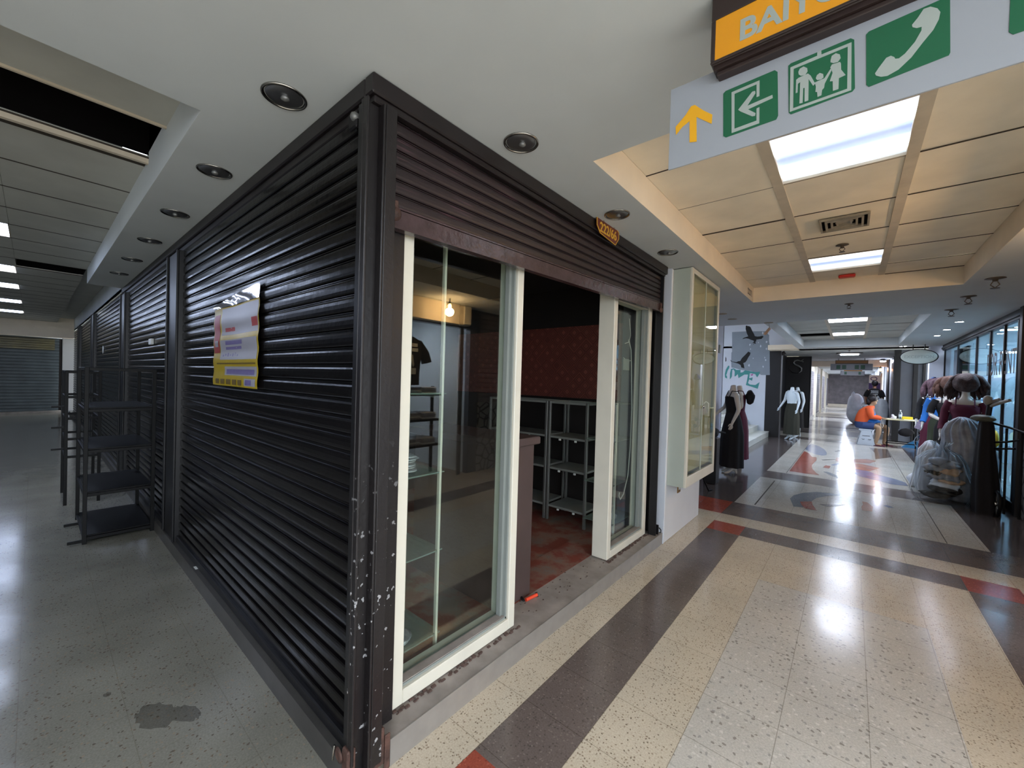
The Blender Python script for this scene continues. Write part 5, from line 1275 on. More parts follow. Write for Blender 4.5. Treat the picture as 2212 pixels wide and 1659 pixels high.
# ---- shop behind glass further down, FOR RENT
w = MB(); w.box((1.62, 7.99, 0), (5.0, 8.1, 3.2)); struct('wall_partition', w, ['black_paint'])
w = MB(); w.box((4.95, 8.1, 0), (5.0, 14.1, 3.2)); w.box((1.78, 13.95, 0), (5.0, 14.05, 3.2)); w.box((1.7, 8.1, 2.9), (5.0, 14.05, 2.94)); struct('wall_rent', w, ['shop_white'])
w = MB(); w.box((1.80, 8.1, 0.0), (5.0, 14.0, 0.01)); struct('floor_rent', w, ['t_pale'])
w = MB()
w.bbox((1.64, 8.1, 2.53), (1.72, 13.95, SH-0.001), 0.004); w.bbox((1.65, 8.1, 0.0), (1.71, 13.95, 0.12), 0.003)
w.bbox((1.62, 8.1, 2.56), (1.64, 13.95, 2.60), 0.003)
struct('trim_6', w, ['dark_metal'])
w = MB()
for y in (13.9, 12.35, 10.72, 9.80, 9.02, 8.38): w.bbox((1.665, y-0.022, 0.12), (1.695, y+0.022, 2.53), 0.003)
struct('window_1', w, ['dark_metal'])
w = MB()
w.box((1.677, 8.1, 0.12), (1.683, 13.9, 2.53)); struct('window_2', w, ['glass_shop'])
t = thing('rent_lettering', 'big dark capital letters FOR RENT stuck on the glass shopfront', 'lettering', (1.67, 9.0, 1.9))
text('FOR RENT', 0.50, 'sign_brown', t, 'letters', (1.6755, 9.98, 1.83), (PI/2, 0, -PI/2), 0.001, 'LEFT', bold=0.0, sx=0.66)
for y, w_ in ((9.4, 'nearest'), (11.2, 'middle'), (12.8, 'farthest')):
    t = thing('shop_ceiling_light', w_+' bright ceiling tube inside the empty shop behind the glass', 'ceiling light', (3.0, y, 2.88), group='ceiling tubes inside the shop to rent')
    MB().bbox((2.3, y-0.09, 2.86), (3.6, y+0.09, 2.899), 0.003).build('housing', ['tbar'], t); MB().bbox((2.32, y-0.07, 2.845), (3.58, y+0.07, 2.86), 0.002).build('diffuser', ['panel_shop'], t)
# dark curtains inside the far end of that shop
t = thing('dark_curtain', 'dark curtain hanging inside the far end of the glass shop', 'curtain', (1.85, 13.2, 0.02))
k = MB(); V = []; F = []; n = 60
for i in range(n+1):
    y = 12.4+1.45*i/n; x = 1.83+0.025*math.sin(i*1.3); V += [(x, y, 0.03), (x, y, 2.52)]
for i in range(n): F.append((2*i, 2*i+2, 2*i+3, 2*i+1))
k.add(V, F, 0, True); k.build('cloth', ['c_black'], t)

# white stub wall, dark glazed front facing the viewer, far row
w = MB(); w.bbox((1.44, 14.08, 0), (2.2, 14.3, 2.779), 0.003); struct('wall_stub', w, ['white_cool'])
w = MB(); w.box((1.05, 16.9, 0.0), (2.2, 17.0, 2.78)); struct('wall_dark_front', w, ['mirror_wall'])
w = MB()
for x0_, x1_ in ((0.98, 1.13), (1.40, 1.50), (1.60, 1.66)): w.bbox((x0_, 16.82, 0), (x1_, 16.9, 2.779), 0.004)
struct('trim_7', w, ['post_black'])
w = MB(); w.box((1.16, 17.0, 0.0), (1.26, 45, 2.78)); struct('wall_far_right', w, ['white_cool'])
fr = [(17.1, 17.6, 'post_black'), (18.2, 18.9, 'post_black'), (19.6, 20.4, 'mirror_wall'), (22, 23, 'post_black'), (25, 26.5, 'white'), (29, 31, 'mirror_wall')]
for a, b, m_ in fr:
    w = MB(); w.bbox((1.12, a, 0), (1.16, b, 2.775), 0.004); struct('wall_far_panel', w, [m_])
# far left row
w = MB(); w.box((-1.60, 19.32, 0), (-1.52, 45, 2.78)); struct('wall_far_left', w, ['cream'])
FS = iter(['nearest', 'second', 'third', 'fourth', 'last'])
for a, b in ((20.3, 22.6), (23.1, 26.4), (27.2, 31.5), (32.5, 37.5), (38.5, 44)):
    t = thing('roller_shutter', next(FS)+' closed grey shutter in the row along the left of the far walkway', 'roller shutter', (-1.51, (a+b)/2, 0.1), group='closed shutters of the far walkway')
    shutter_y(a, b, -1.515, 0.14, 2.40, 'sh_grey', 0.11, t)
    MB().bbox((-1.52, a, 0.0), (-1.46, b, 0.14), 0.003).build('kerb', ['t_pale'], t)
    k = MB(); k.bbox((-1.52, a-0.12, 0.0), (-1.42, a-0.01, 2.779), 0.003); k.build('side_post', ['frame_cream'], t)
w = MB(); w.box((-4.0, 45, 0), (2.6, 45.1, 2.9)); struct('wall_end_far', w, ['sh_grey'])
t = thing('roller_shutter', 'wide grey shutter closing the far end of the walkway', 'roller shutter', (-0.3, 44.9, 0))
shutter_x(-1.55, 1.1, 44.95, 0.25, 2.78, 'sh_grey', 0.13, t)
MB().bbox((-1.55, 44.6, 0.0), (1.1, 44.9, 0.24), 0.01).build('step', ['cream'], t)

# black shop left of the far walkway
w = MB(); w.bbox((-2.05, 14.751, 0), (-1.66, 15.1, 2.80), 0.006); w.tube([(-1.70, 14.85, 2.55), (-1.58, 14.85, 2.62)], 0.05, 12); struct('wall_black_pillar', w, ['black_paint'])
w = MB(); w.box((-2.05, 15.1, 0), (-1.98, 19.2, 2.80)); struct('wall_black_side', w, ['black_paint'])
w = MB(); w.bbox((-2.05, 19.2, 0), (-1.22, 19.32, 2.76), 0.01); w.bbox((-1.22, 19.19, 0), (-1.19, 19.32, 2.76), 0.003, 1); struct('wall_black_front', w, ['black_paint', 'dark_metal'])
# brushed S emblem
t = thing('shop_emblem', 'brushed grey letter S with a swoosh on the black shop wall', 'emblem', (-1.70, 19.19, 2.4))
k = MB()
def P_(pts): return [(a, 19.185, b) for a, b in pts]
k.tube(P_([(-1.44, 2.66), (-1.52, 2.58), (-1.62, 2.62), (-1.72, 2.60), (-1.76, 2.52), (-1.70, 2.44), (-1.58, 2.38), (-1.50, 2.30), (-1.50, 2.20), (-1.58, 2.12)]), [0.01, 0.02, 0.03, 0.035, 0.035, 0.035, 0.035, 0.035, 0.028, 0.015], 10)
k.tube(P_([(-1.50, 2.58), (-1.44, 2.55)]), [0.02, 0.03], 8)
k.build('letter', ['grey_metal'], t)
k = MB(); k.tube(P_([(-1.88, 2.45), (-1.90, 2.28), (-1.78, 2.14), (-1.62, 2.10), (-1.54, 2.14)]), [0.004, 0.012, 0.014, 0.012, 0.006], 8); k.build('swoosh', ['dark_metal'], t)

# stair well: walls, mural, steps
w = MB(); w.box((-2.06, 5.2, 0), (-2.0, 8.27, SH-0.001)); w.box((-2.06, 8.27, 0), (-2.0, 9.0, SH-0.001)); w.box((-2.06, 8.31, SH-0.001), (-2.0, 9.0, 3.69)); w.box((-4.6, 8.96, 0), (-2.0, 9.0, 3.7)); struct('wall_lilac', w, ['lilac_wall'])
w = MB(); w.box((-4.65, 9.0, 0), (-4.6, 14.75, 3.7)); w.box((-4.6, 14.75, 0), (-2.05, 14.85, 3.7)); w.box((-2.05, 14.752, 2.802), (-1.18, 14.85, 3.7)); struct('wall_stairwell', w, ['white_cool'])
w = MB()
for i in range(9):
    x = -1.925-0.29*i; w.bbox((-4.59, 9.0, 0.165*i), (x, 14.749, 0.165*(i+1)), 0.004); w.bbox((x-0.02, 9.0, 0.165*(i+1)-0.03), (x+0.012, 14.749, 0.165*(i+1)+0.002), 0.004)
M['stair'] = mat('stair_marble', (208, 208, 200), 0.35, noise=0.08, nscale=2)
struct('floor_stair', w, ['stair'])
t = thing('wall_mural', 'painted mural on the stair wall: grey patch, two black crows, teal lettering', 'mural', (-2.5, 14.75, 2.4))
def mur(keys, m_, name, y, th=0.002):
    mb = MB()
    for kx in keys: mb.prism(MURAL[kx], 'XZ', y, y-th)
    return mb.build(name, [m_], t)
mur(['grey'], 'mural_grey', 'grey_patch', 14.748)
mur(['crow1'], 'mural_black', 'crow', 14.742); mur(['crow2'], 'mural_black', 'crow', 14.742); mur(['dash'], 'mural_black', 'black_dash', 14.748)
mur(['teal1', 'teal2'], 'mural_teal', 'teal_lettering', 14.744); mur(['pink'], 'mural_pink', 'pink_spot', 14.741)
k = MB(); rnd = random.Random(5)
for a, b in MURAL['flecks']:
    s_ = rnd.uniform(0.014, 0.034); k.prism([(a+s_*math.cos(q)*rnd.uniform(.5, 1), b+s_*math.sin(q)*rnd.uniform(.8, 1.8)) for q in [0, 1, 2, 3, 4, 5]], 'XZ', 14.744, 14.742)
k.build('bare_flecks', ['white_cool'], t)
o = MB().bbox((-1.999, 8.60, 2.18), (-1.98, 8.72, 2.34), 0.003).build('wall_switch', ['frame_grey']); tag(o, 'small grey switch on the lilac wall left of the mural', 'switch')

# ---- far overhead signs
def far_sign(y, x0, x1, bx0, bx1, z0, z1, bz0, bz1, label, lit=False):
    t = thing('overhead_sign', label, 'sign', ((x0+x1)/2, y, z0))
    MB().bbox((x0, y, z0), (x1, y+0.03, z1), 0.002).build('board', ['sign_white'], t)
    MB().bbox((bx0, y-0.06, bz0), (bx1, y+0.08, bz1), 0.004).build('orange_box', ['orange_face' if lit else 'sign_brown'], t)
    if not lit: MB().bbox((bx0+0.015, y-0.066, bz0+0.015), (bx1-0.015, y-0.06, bz1-0.015), 0.001).build('orange_face', ['ochre'], t)
    for xx in (bx0+0.1, bx1-0.1): MB().tube([(xx, y+0.01, bz1), (xx, y+0.01, 2.779)], 0.01, 8).build('hanger', ['dark_metal'], t)
    for q in (0.12, 0.26, 0.56, 0.70) if not lit else (0.14, 0.72):
        w_ = (x1-x0)*0.10; xx = x0+(x1-x0)*q+0.03
        MB().bbox((xx, y-0.006, z0+(z1-z0)*0.2), (xx+w_, y, z0+(z1-z0)*0.8), 0.001).build('pictogram', ['green'], t)
    return t
M['ochre'] = mat('ochre_face', (176, 122, 64), 0.4)
far_sign(21.0, -0.67, 0.62, -0.52, 0.48, 2.30, 2.56, 2.56, 2.70, 'first far overhead sign, grey-white board with small green pictograms under an ochre box')
far_sign(31.0, -0.52, 0.58, -0.36, 0.46, 2.36, 2.62, 2.62, 2.74, 'second far overhead sign, smaller and brighter with an orange box', True)
for q in ():
    pass
# oval shop sign
t = thing('oval_sign', 'pale oval sign with faint capital letters hanging over the right of the walkway', 'sign', (1.2, 13.5, 2.2))
k = MB(); R = []
for yq, s_ in ((13.47, 0.97), (13.465, 0.93), (13.465, 0.01)):
    R.append([(1.2+0.318*s_*math.cos(2*PI*q/48), yq, 2.362+0.170*s_*math.sin(2*PI*q/48)) for q in range(48)])
k.rings(R, 0, True, False)
M['oval_face'] = mat('oval_face', (206, 214, 204), 0.4, noise=0.03, nscale=5)
k.build('face', ['oval_face'], t)
k = MB(); k.tube([(1.2+0.318*math.cos(2*PI*q/48), 13.48, 2.362+0.170*math.sin(2*PI*q/48)) for q in range(49)], 0.012, 8, caps=False); k.build('rim', ['dark_metal'], t)
MB().rings([[(1.2+0.312*math.cos(2*PI*q/48), yq, 2.362+0.165*math.sin(2*PI*q/48)) for q in range(48)] for yq in (13.475, 13.51)]).build('back', ['dark_metal'], t)
M['oval_text'] = mat('oval_text', (178, 186, 178), 0.5)
text('EXCEPTION', 0.094, 'oval_text', t, 'lettering', (1.2, 13.462, 2.33), (PI/2, 0, 0), 0.001, 'CENTER', bold=0.001)
k = MB(); k.tube([(1.1, 13.49, 2.53), (1.1, 13.49, 2.655)], 0.008, 8); k.tube([(1.3, 13.49, 2.53), (1.3, 13.49, 2.655)], 0.008, 8); k.build('hanger', ['dark_metal'], t)
# far poster and warm lamp
t = thing('far_poster', 'white poster with a round emblem above a violet panel, far down the right side', 'poster', (0.95, 24.0, 1.8))
MB().bbox((0.60, 24.0, 1.85), (0.98, 24.03, 2.2), 0.003).build('sheet', ['paper'], t)
M['violet'] = mat('violet_panel', (70, 50, 110), 0.5)
MB().bbox((0.60, 24.0, 1.2), (0.98, 24.03, 1.848), 0.003).build('violet_panel', ['violet'], t)
k = MB(); k.tube([(0.76+0.10*math.cos(2*PI*q/24), 23.995, 2.04+0.08*math.sin(2*PI*q/24)) for q in range(25)], 0.014, 8, caps=False); k.build('round_emblem', ['violet'], t)
MB().bbox((0.98, 23.98, 0.0), (1.03, 24.05, 2.3), 0.004).build('stand_post', ['cream'], t)
t = thing('orange_lamp', 'glowing orange lamp far down the right side of the walkway', 'lamp', (0.98, 23.0, 2.3))
MB().lathe([(0.001, -0.06), (0.05, -0.04), (0.06, 0), (0.05, 0.04), (0.001, 0.06)], (0.93, 23.0, 2.40), n=20).build('globe', ['orange_lamp'], t)
MB().tube([(0.93, 23.0, 2.46), (0.93, 23.0, 2.55)], 0.01, 8).build('stem', ['dark_metal'], t)
t = thing('far_spot', 'glaring white lamp high on the right of the far walkway', 'lamp', (0.98, 22.0, 2.6))
MB().lathe([(0.001, -0.05), (0.08, -0.03), (0.09, 0.0)], (0.93, 21.6, 2.70), n=20).build('lens', ['led'], t)
MB().lathe([(0.09, 0.0), (0.10, 0.04), (0.06, 0.078)], (0.93, 21.6, 2.70), n=20).build('housing', ['dark_metal'], t)
# ================================================================== PEOPLE, MANNEQUINS AND THINGS IN THE WALKWAY
def hand_nodes(nd, ed, wrist, side, fwd, down, s_=1.0, pre='h', curl=0.3):
    """palm and five bent fingers; fwd = finger spread axis, down = direction the hand points"""
    f = Vector(fwd).normalized(); d = Vector(down).normalized(); n = f.cross(d).normalized()
    w = Vector(wrist)
    p = w+d*0.055*s_; nd[pre+'palm'] = (tuple(p), (0.030*s_, 0.016*s_)); ed.append((pre+'w', pre+'palm'))
    for i, (o, l) in enumerate(((-0.027, 0.062), (-0.009, 0.072), (0.009, 0.068), (0.026, 0.052))):
        b = w+d*0.088*s_+f*o*s_; m_ = b+d*l*0.5*s_+n*curl*0.012; e = m_+d*l*0.45*s_+n*curl*0.035
        nd[pre+'b%d' % i] = (tuple(b), 0.0095*s_); nd[pre+'m%d' % i] = (tuple(m_), 0.0085*s_); nd[pre+'e%d' % i] = (tuple(e), 0.007*s_)
        ed += [(pre+'palm', pre+'b%d' % i), (pre+'b%d' % i, pre+'m%d' % i), (pre+'m%d' % i, pre+'e%d' % i)]
    b = w+d*0.035*s_-f*0.034*s_; e = b+d*0.05*s_-f*0.02*s_
    nd[pre+'t0'] = (tuple(b), 0.011*s_); nd[pre+'t1'] = (tuple(e), 0.008*s_); ed += [(pre+'palm', pre+'t0'), (pre+'t0', pre+'t1')]

def mannequin_body(parent, m_, headless=True, hscale=1.0, rarm=None, larm=None):
    """standing female form, faces local -Y, feet at z=0"""
    nd = {'pelvis': ((0, 0.01, 0.94), (0.155, 0.11)), 'waist': ((0, 0.0, 1.10), (0.11, 0.085)), 'rib': ((0, 0.0, 1.24), (0.135, 0.095)), 'chest': ((0, -0.005, 1.34), (0.15, 0.095)),
          'neck0': ((0, 0.01, 1.45), (0.065, 0.055)), 'neck1': ((0, 0.0, 1.53), (0.048, 0.048)), 'neck2': ((0, -0.002, 1.565), (0.047, 0.047))}
    ed = [('pelvis', 'waist'), ('waist', 'rib'), ('rib', 'chest'), ('chest', 'neck0'), ('neck0', 'neck1'), ('neck1', 'neck2')]
    if not headless:
        nd['head0'] = ((0, -0.01, 1.60), 0.06); nd['head1'] = ((0, -0.015, 1.67), (0.075, 0.09)); nd['head2'] = ((0, 0.0, 1.74), (0.07, 0.085)); nd['nose'] = ((0, -0.115, 1.655), 0.012)
        ed += [('neck2', 'head0'), ('head0', 'head1'), ('head1', 'head2'), ('head1', 'nose')]
    for s_, q, arm in ((1, 'l', larm), (-1, 'r', rarm)):
        arm = arm or [(0.165, 0.0, 1.40), (0.215, 0.03, 1.13), (0.25, -0.06, 0.92), (0, -0.25, -1)]
        sh, el, wr, dn = arm
        nd[q+'sh'] = ((s_*sh[0], sh[1], sh[2]), 0.052); nd[q+'el'] = ((s_*el[0], el[1], el[2]), 0.037); nd[q+'w'] = ((s_*wr[0], wr[1], wr[2]), 0.023)
        ed += [('chest', q+'sh'), (q+'sh', q+'el'), (q+'el', q+'w')]
        hand_nodes(nd, ed, nd[q+'w'][0], s_, (0, 1, 0), (dn[0]*s_, dn[1], dn[2]), 0.9, q)
        nd[q+'hip'] = ((s_*0.085, 0.01, 0.86), 0.095); nd[q+'kn'] = ((s_*0.08, -0.01, 0.50), 0.056); nd[q+'calf'] = ((s_*0.08, 0.015, 0.34), 0.05); nd[q+'an'] = ((s_*0.08, 0.03, 0.12), 0.032); nd[q+'he'] = ((s_*0.08, 0.06, 0.085), 0.026); nd[q+'ba'] = ((s_*0.08, -0.07, 0.03), (0.036, 0.022)); nd[q+'to'] = ((s_*0.08, -0.13, 0.018), (0.022, 0.015))
        nd[q+'hb'] = ((s_*0.08, 0.07, 0.012), 0.012)
        ed += [('pelvis', q+'hip'), (q+'hip', q+'kn'), (q+'kn', q+'calf'), (q+'calf', q+'an'), (q+'an', q+'he'), (q+'an', q+'ba'), (q+'ba', q+'to'), (q+'he', q+'hb')]
    return skin_body('body', nd, ed, m_, parent)

def dress(parent, m_, z0, top=1.30, name='skirt', flare=0.20, seed=0, waist=0.125):
    MB().loft([(0, 0.01, z0, flare, flare*0.85, 0.07), (0, 0.01, z0+0.25, flare*0.97, flare*0.82, 0.05), (0, 0.01, 0.70, flare*0.94, flare*0.80, 0.035), (0, 0.01, 0.93, 0.178, 0.135, 0.015), (0, 0, 1.08, waist+0.005, 0.10, 0.004), (0, 0, min(top, 1.10), waist, 0.098, 0.0)], 40, fold=0.04, seed=seed).build(name, [m_], parent, local=True)
def bodice(parent, m_, z0=1.06, z1=1.40, name='top', w_=0.155):
    MB().loft([(0, 0, z0, 0.128, 0.10), (0, 0, 1.16, 0.135, 0.105), (0, -0.005, 1.26, w_, 0.118), (0, -0.005, 1.33, w_+0.005, 0.118), (0, 0.0, z1, w_-0.01, 0.10)], 32, caps=False).build(name, [m_], parent, local=True)
    k = MB()
    for s_ in (-1, 1): k.tube([(s_*0.10, -0.10, z1-0.03), (s_*0.095, -0.05, 1.455), (s_*0.09, 0.05, 1.45), (s_*0.06, 0.095, z1-0.03)], 0.008, 8)
    k.build('strap', [m_], parent, local=True)
def wig(parent, m_, c=(0, 0.03, 1.68), seed=0, s_=1.0):
    """loose long hair: lumpy crown and many wavy locks falling round the head"""
    mb = MB(); rr = random.Random(seed)
    mb.blob((c[0], c[1], c[2]+0.02), (0.125*s_, 0.145*s_, 0.13*s_), seed, 0.07, 30, 16, freq=5)
    for i in range(34):
        a = PI*0.02+PI*0.96*i/33+rr.uniform(-.06, .06); R0 = 0.105*s_; R1 = (0.15+rr.uniform(0, 0.05))*s_
        x, y = math.cos(a), math.sin(a); l = 0.26+rr.uniform(-0.05, 0.10)
        P_ = [(x*R0*0.6, 0.03+y*R0*0.6, c[2]+0.13*s_)]
        for j in range(1, 7):
            q = j/6; w_ = 0.022*math.sin(q*7+i*1.7); P_.append((x*(R0+(R1-R0)*min(1, q*1.6))+w_*y, 0.03+y*(R0+(R1-R0)*min(1, q*1.6))-w_*x, c[2]+0.12*s_-q*l*1.1))
        mb.tube(P_, [0.02, 0.034, 0.037, 0.036, 0.033, 0.026, 0.008], 7)
    return mb.build('hair', [m_], parent, local=True)

# --- two headless mannequins by the lilac wall, turned to the left
t = thing('mannequin', 'headless cream mannequin in a long black dress, nearer of the pair by the stairs', 'mannequin', (-1.585, 7.95, 0), rz=math.radians(-62))
mannequin_body(t, 'mannequin', rarm=[(0.165, 0.0, 1.42), (0.24, -0.05, 1.17), (0.27, -0.26, 0.97), (0.1, -0.55, -0.8)], larm=[(0.165, 0.0, 1.40), (0.215, 0.03, 1.13), (0.21, -0.06, 0.92), (0, -0.25, -1)])
dress(t, 'c_black', 0.13, name='dress_skirt', flare=0.22, seed=1); bodice(t, 'c_black', 1.05, 1.36, 'dress_top')
t = thing('mannequin', 'headless cream mannequin in a wine red dress, half hidden behind the black-dressed one', 'mannequin', (-1.64, 8.75, 0), rz=math.radians(-75))
mannequin_body(t, 'mannequin', larm=[(0.165, 0.0, 1.40), (0.20, 0.03, 1.15), (0.16, -0.12, 1.05), (0, -0.25, -1)])
dress(t, 'c_wine', 0.16, name='dress_skirt', flare=0.20, seed=2); bodice(t, 'c_wine', 1.05, 1.38, 'dress_top')
MB().blob((0.10, 0.17, 1.34), (0.09, 0.07, 0.13), 4, 0.15, 18, 10).build('dark_scarf', ['c_black'], t, local=True)
t = thing('mannequin', 'headless white mannequin in a white top and long dark olive skirt before the black shop', 'mannequin', (-1.33, 14.5, 0), rz=math.radians(-40))
mannequin_body(t, 'mannequin_white', rarm=[(0.165, 0.0, 1.42), (0.22, -0.03, 1.16), (0.25, -0.16, 0.96), (0.1, -0.4, -0.9)])
dress(t, 'c_olive', 0.16, name='skirt', flare=0.215, seed=3); bodice(t, 'mannequin_white', 1.05, 1.42, 'top')
t = thing('mannequin', 'dark-clothed mannequin mostly hidden behind the white one at the black shop', 'mannequin', (-1.28, 15.4, 0), rz=math.radians(-40))
mannequin_body(t, 'mannequin_white'); dress(t, 'c_black', 0.3, name='skirt', flare=0.19, seed=4); bodice(t, 'c_black', 1.0, 1.42, 'top', 0.17)
# black folding stand and low stool leg poking out behind the column
t = thing('folding_stand', 'black folding stand whose thin leg pokes out beyond the display case', 'stand', (-1.60, 6.2, 0))
k = MB(); k.tube([(-1.70, 6.0, 0.60), (-1.55, 6.37, 0.012)], 0.011, 8); k.tube([(-1.55, 6.37, 0.012), (-1.52, 6.44, 0.01)], 0.013, 8); k.build('leg', ['rack_black'], t)
k = MB(); k.tube([(-1.80, 6.37, 0.012), (-1.70, 6.0, 0.60)], 0.011, 8); k.build('leg', ['rack_black'], t)
k = MB(); k.tube([(-1.70, 6.0, 0.58), (-1.70, 5.75, 0.012)], 0.011, 8); k.build('leg', ['rack_black'], t)
k = MB(); k.bbox((-1.86, 5.75, 0.59), (-1.56, 6.25, 0.62), 0.006); k.build('top', ['rack_black'], t)
t = thing('handbag', 'black handbag shape sticking out at the hand of the black-dressed mannequin', 'bag', (-1.62, 7.0, 0.8))
k = MB(); k.blob((-1.66, 6.95, 0.80), (0.09, 0.12, 0.08), 3, 0.12, 18, 10); k.build('body', ['c_black'], t)
k = MB(); k.tube([(-1.62, 7.05, 0.80), (-1.58, 7.2, 0.79), (-1.56, 7.32, 0.77)], 0.014, 8); k.build('strap', ['c_black'], t)
MB().bbox((-1.75, 6.85, 0.0), (-1.57, 7.05, 0.72), 0.008).build('stand', ['black_paint'], t)

# --- row of dressed mannequins with wigs on the right
row = [
 (1.34, 12.2, -100, 'c_wine', 'c_black', 'wig_mauve', 'mannequin with mauve wig, black top and wine skirt, farthest of the right-hand row'),
 (1.33, 11.1, -105, 'c_green', 'c_blue', 'wig_mauve', 'mannequin with mauve wig, blue top and green trousers in the row on the right'),
 (1.30, 10.1, -95, 'c_black', 'c_black', 'wig', 'mannequin with light brown wig dressed in black, second nearest of the right-hand row'),
 (1.36, 9.3, -100, 'c_wine', 'c_wine', 'wig_dark', 'mannequin with big dark wig in a wine dress, nearest of the right-hand row')]
for i, (x, y, rz, sk, tp, wg, lab) in enumerate(row):
    t = thing('mannequin', lab, 'mannequin', (x, y, 0), rz=math.radians(rz+90), group=None)
    mannequin_body(t, 'mannequin', headless=False, rarm=[(0.165, 0.0, 1.40), (0.23, -0.03, 1.15), (0.12, -0.22, 1.08), (-0.8, -0.3, -0.1)] if i == 2 else None)
    dress(t, sk, 0.18, name='skirt', flare=0.19, seed=10+i); bodice(t, tp, 1.0, 1.36 if i >= 2 else 1.43, 'top', 0.17)
    for s_ in (-1, 1):
        pts = [(s_*0.15, 0, 1.40), (s_*0.205, 0.02, 1.27), (s_*0.222, 0.03, 1.12), (s_*0.245, -0.05, 0.96)] if not (i == 2 and s_ < 0) else [(-0.15, 0, 1.40), (-0.21, -0.01, 1.28), (-0.232, -0.03, 1.18)]
        MB().tube(pts, [0.066, 0.056, 0.052, 0.044][:len(pts)], 12).build('sleeve', [tp], t, local=True)
    wig(t, wg, seed=i, s_=1.15 if i == 3 else 1.0)
# hanging grey coat and cap on the stub wall
t = thing('hanging_coat', 'pale grey coat hanging on the white stub wall with a dark cap over it', 'coat', (1.52, 13.98, 1.0))
k = MB(); k.loft([(1.50, 13.98, 0.75, 0.09, 0.05), (1.50, 13.98, 1.1, 0.10, 0.05), (1.50, 13.98, 1.5, 0.09, 0.05), (1.50, 13.98, 1.70, 0.06, 0.04), (1.50, 13.98, 1.76, 0.02, 0.02)], 24, fold=0.09); k.build('coat', ['c_grey'], t)
k = MB(); k.loft([(1.50, 13.97, 1.74, 0.10, 0.07), (1.51, 13.97, 1.80, 0.085, 0.06), (1.52, 13.97, 1.90, 0.03, 0.03)], 20); k.tube([(1.40, 13.95, 1.74), (1.50, 13.90, 1.71), (1.60, 13.95, 1.74)], [0.01, 0.02, 0.01], 8); k.build('cap', ['c_navy'], t)

# --- sewing table
t = thing('folding_table', 'small table with pale yellow top and thin black legs in front of the seated woman', 'table', (1.05, 15.4, 0))
MB().bbox((0.70, 15.12, 0.735), (1.42, 15.70, 0.758), 0.004).build('tabletop', ['table_top'], t)
for x, y in ((0.80, 15.17), (1.36, 15.17), (0.80, 15.65), (1.36, 15.65)): MB().bbox((x-0.014, y-0.014, 0), (x+0.014, y+0.014, 0.734), 0.002).build('leg', ['rack_black'], t)
k = MB(); k.bbox((0.815, 15.16, 0.10), (1.345, 15.18, 0.125), 0.002); k.bbox((0.815, 15.64, 0.10), (1.345, 15.66, 0.125), 0.002); k.bbox((0.79, 15.185, 0.2), (0.81, 15.635, 0.22), 0.002); k.build('stretcher', ['rack_black'], t)
k = MB(); k.blob((1.17, 15.235, 0.42), (0.15, 0.05, 0.11), 5, 0.1, 18, 10); k.tube([(1.03, 15.2, 0.5), (1.03, 15.18, 0.73)], 0.008, 6); k.tube([(1.30, 15.2, 0.5), (1.35, 15.18, 0.73)], 0.008, 6); o = k.build('dark_pouch', ['c_black']); tag(o, 'black cloth pouch slung under the pale yellow table', 'pouch')
o = MB().prism([(1.10, 0.05), (1.42, 0.05), (1.42, 0.24), (1.36, 0.26)], 'XZ', 15.35, 15.5).build('blue_bag', ['plastic_blue']); tag(o, 'blue plastic bag on the floor under the pale yellow table', 'bag'); o.location = (0, 0, -0.05)
k = MB(); k.blob((0.93, 15.35, 0.80), (0.055, 0.06, 0.045), 9, 0.18, 16, 10); k.blob((0.905, 15.35, 0.855), (0.03, 0.03, 0.035), 2, 0.15, 12, 8); o = k.build('crumpled_cloth', ['bag_white']); tag(o, 'crumpled white bag standing on the pale yellow table', 'cloth')
t = thing('water_bottle', 'clear water bottle standing on the pale yellow table', 'bottle', (1.06, 15.4, 0.758))
MB().lathe([(0.034, 0), (0.036, 0.02), (0.036, 0.15), (0.030, 0.185), (0.014, 0.21), (0.013, 0.235)], (1.06, 15.4, 0.7585), n=20).build('body', ['bottle'], t)
MB().lathe([(0.0365, 0.07), (0.0365, 0.14)], (1.06, 15.4, 0.7585), n=20, caps=False).build('label_band', ['water'], t)
MB().lathe([(0.016, 0.232), (0.016, 0.255), (0.001, 0.256)], (1.06, 15.4, 0.7585), n=16).build('cap', ['paper'], t)
o = MB().bbox((1.10, 15.42, 0.759), (1.31, 15.54, 0.835), 0.004).build('yellow_box', ['yellow_box']); tag(o, 'bright yellow box on the pale yellow table', 'box')
o = MB().bbox((1.12, 15.18, 0.759), (1.34, 15.34, 0.768), 0.002).build('paper_stack', ['paper']); tag(o, 'flat white papers on the table in front of the yellow box', 'papers')
k = MB(); k.tube([(0.98, 15.3, 0.762), (0.80, 15.25, 0.764), (0.70, 15.2, 0.762), (0.66, 15.12, 0.72), (0.66, 15.10, 0.56), (0.69, 15.10, 0.50), (0.71, 15.10, 0.56), (0.69, 15.11, 0.70)], 0.006, 8); o = k.build('white_ribbon', ['cable']); tag(o, 'white ribbon running over the table edge down to the seated woman', 'ribbon')
t = thing('chair', 'dark chair with a white back frame at the right end of the table', 'chair', (1.62, 15.5, 0))
k = MB(); k.tube([(1.46, 15.3, 0.45), (1.46, 15.3, 0.90), (1.55, 15.3, 0.96), (1.62, 15.3, 0.88)], 0.014, 8); k.build('back_frame', ['cable'], t)
MB().bbox((1.44, 15.28, 0.40), (1.80, 15.62, 0.45), 0.01).build('seat', ['rack_black'], t)
for x, y in ((1.46, 15.30), (1.78, 15.30), (1.46, 15.6), (1.78, 15.6)): MB().bbox((x-0.013, y-0.013, 0), (x+0.013, y+0.013, 0.40), 0.002).build('leg', ['rack_black'], t)

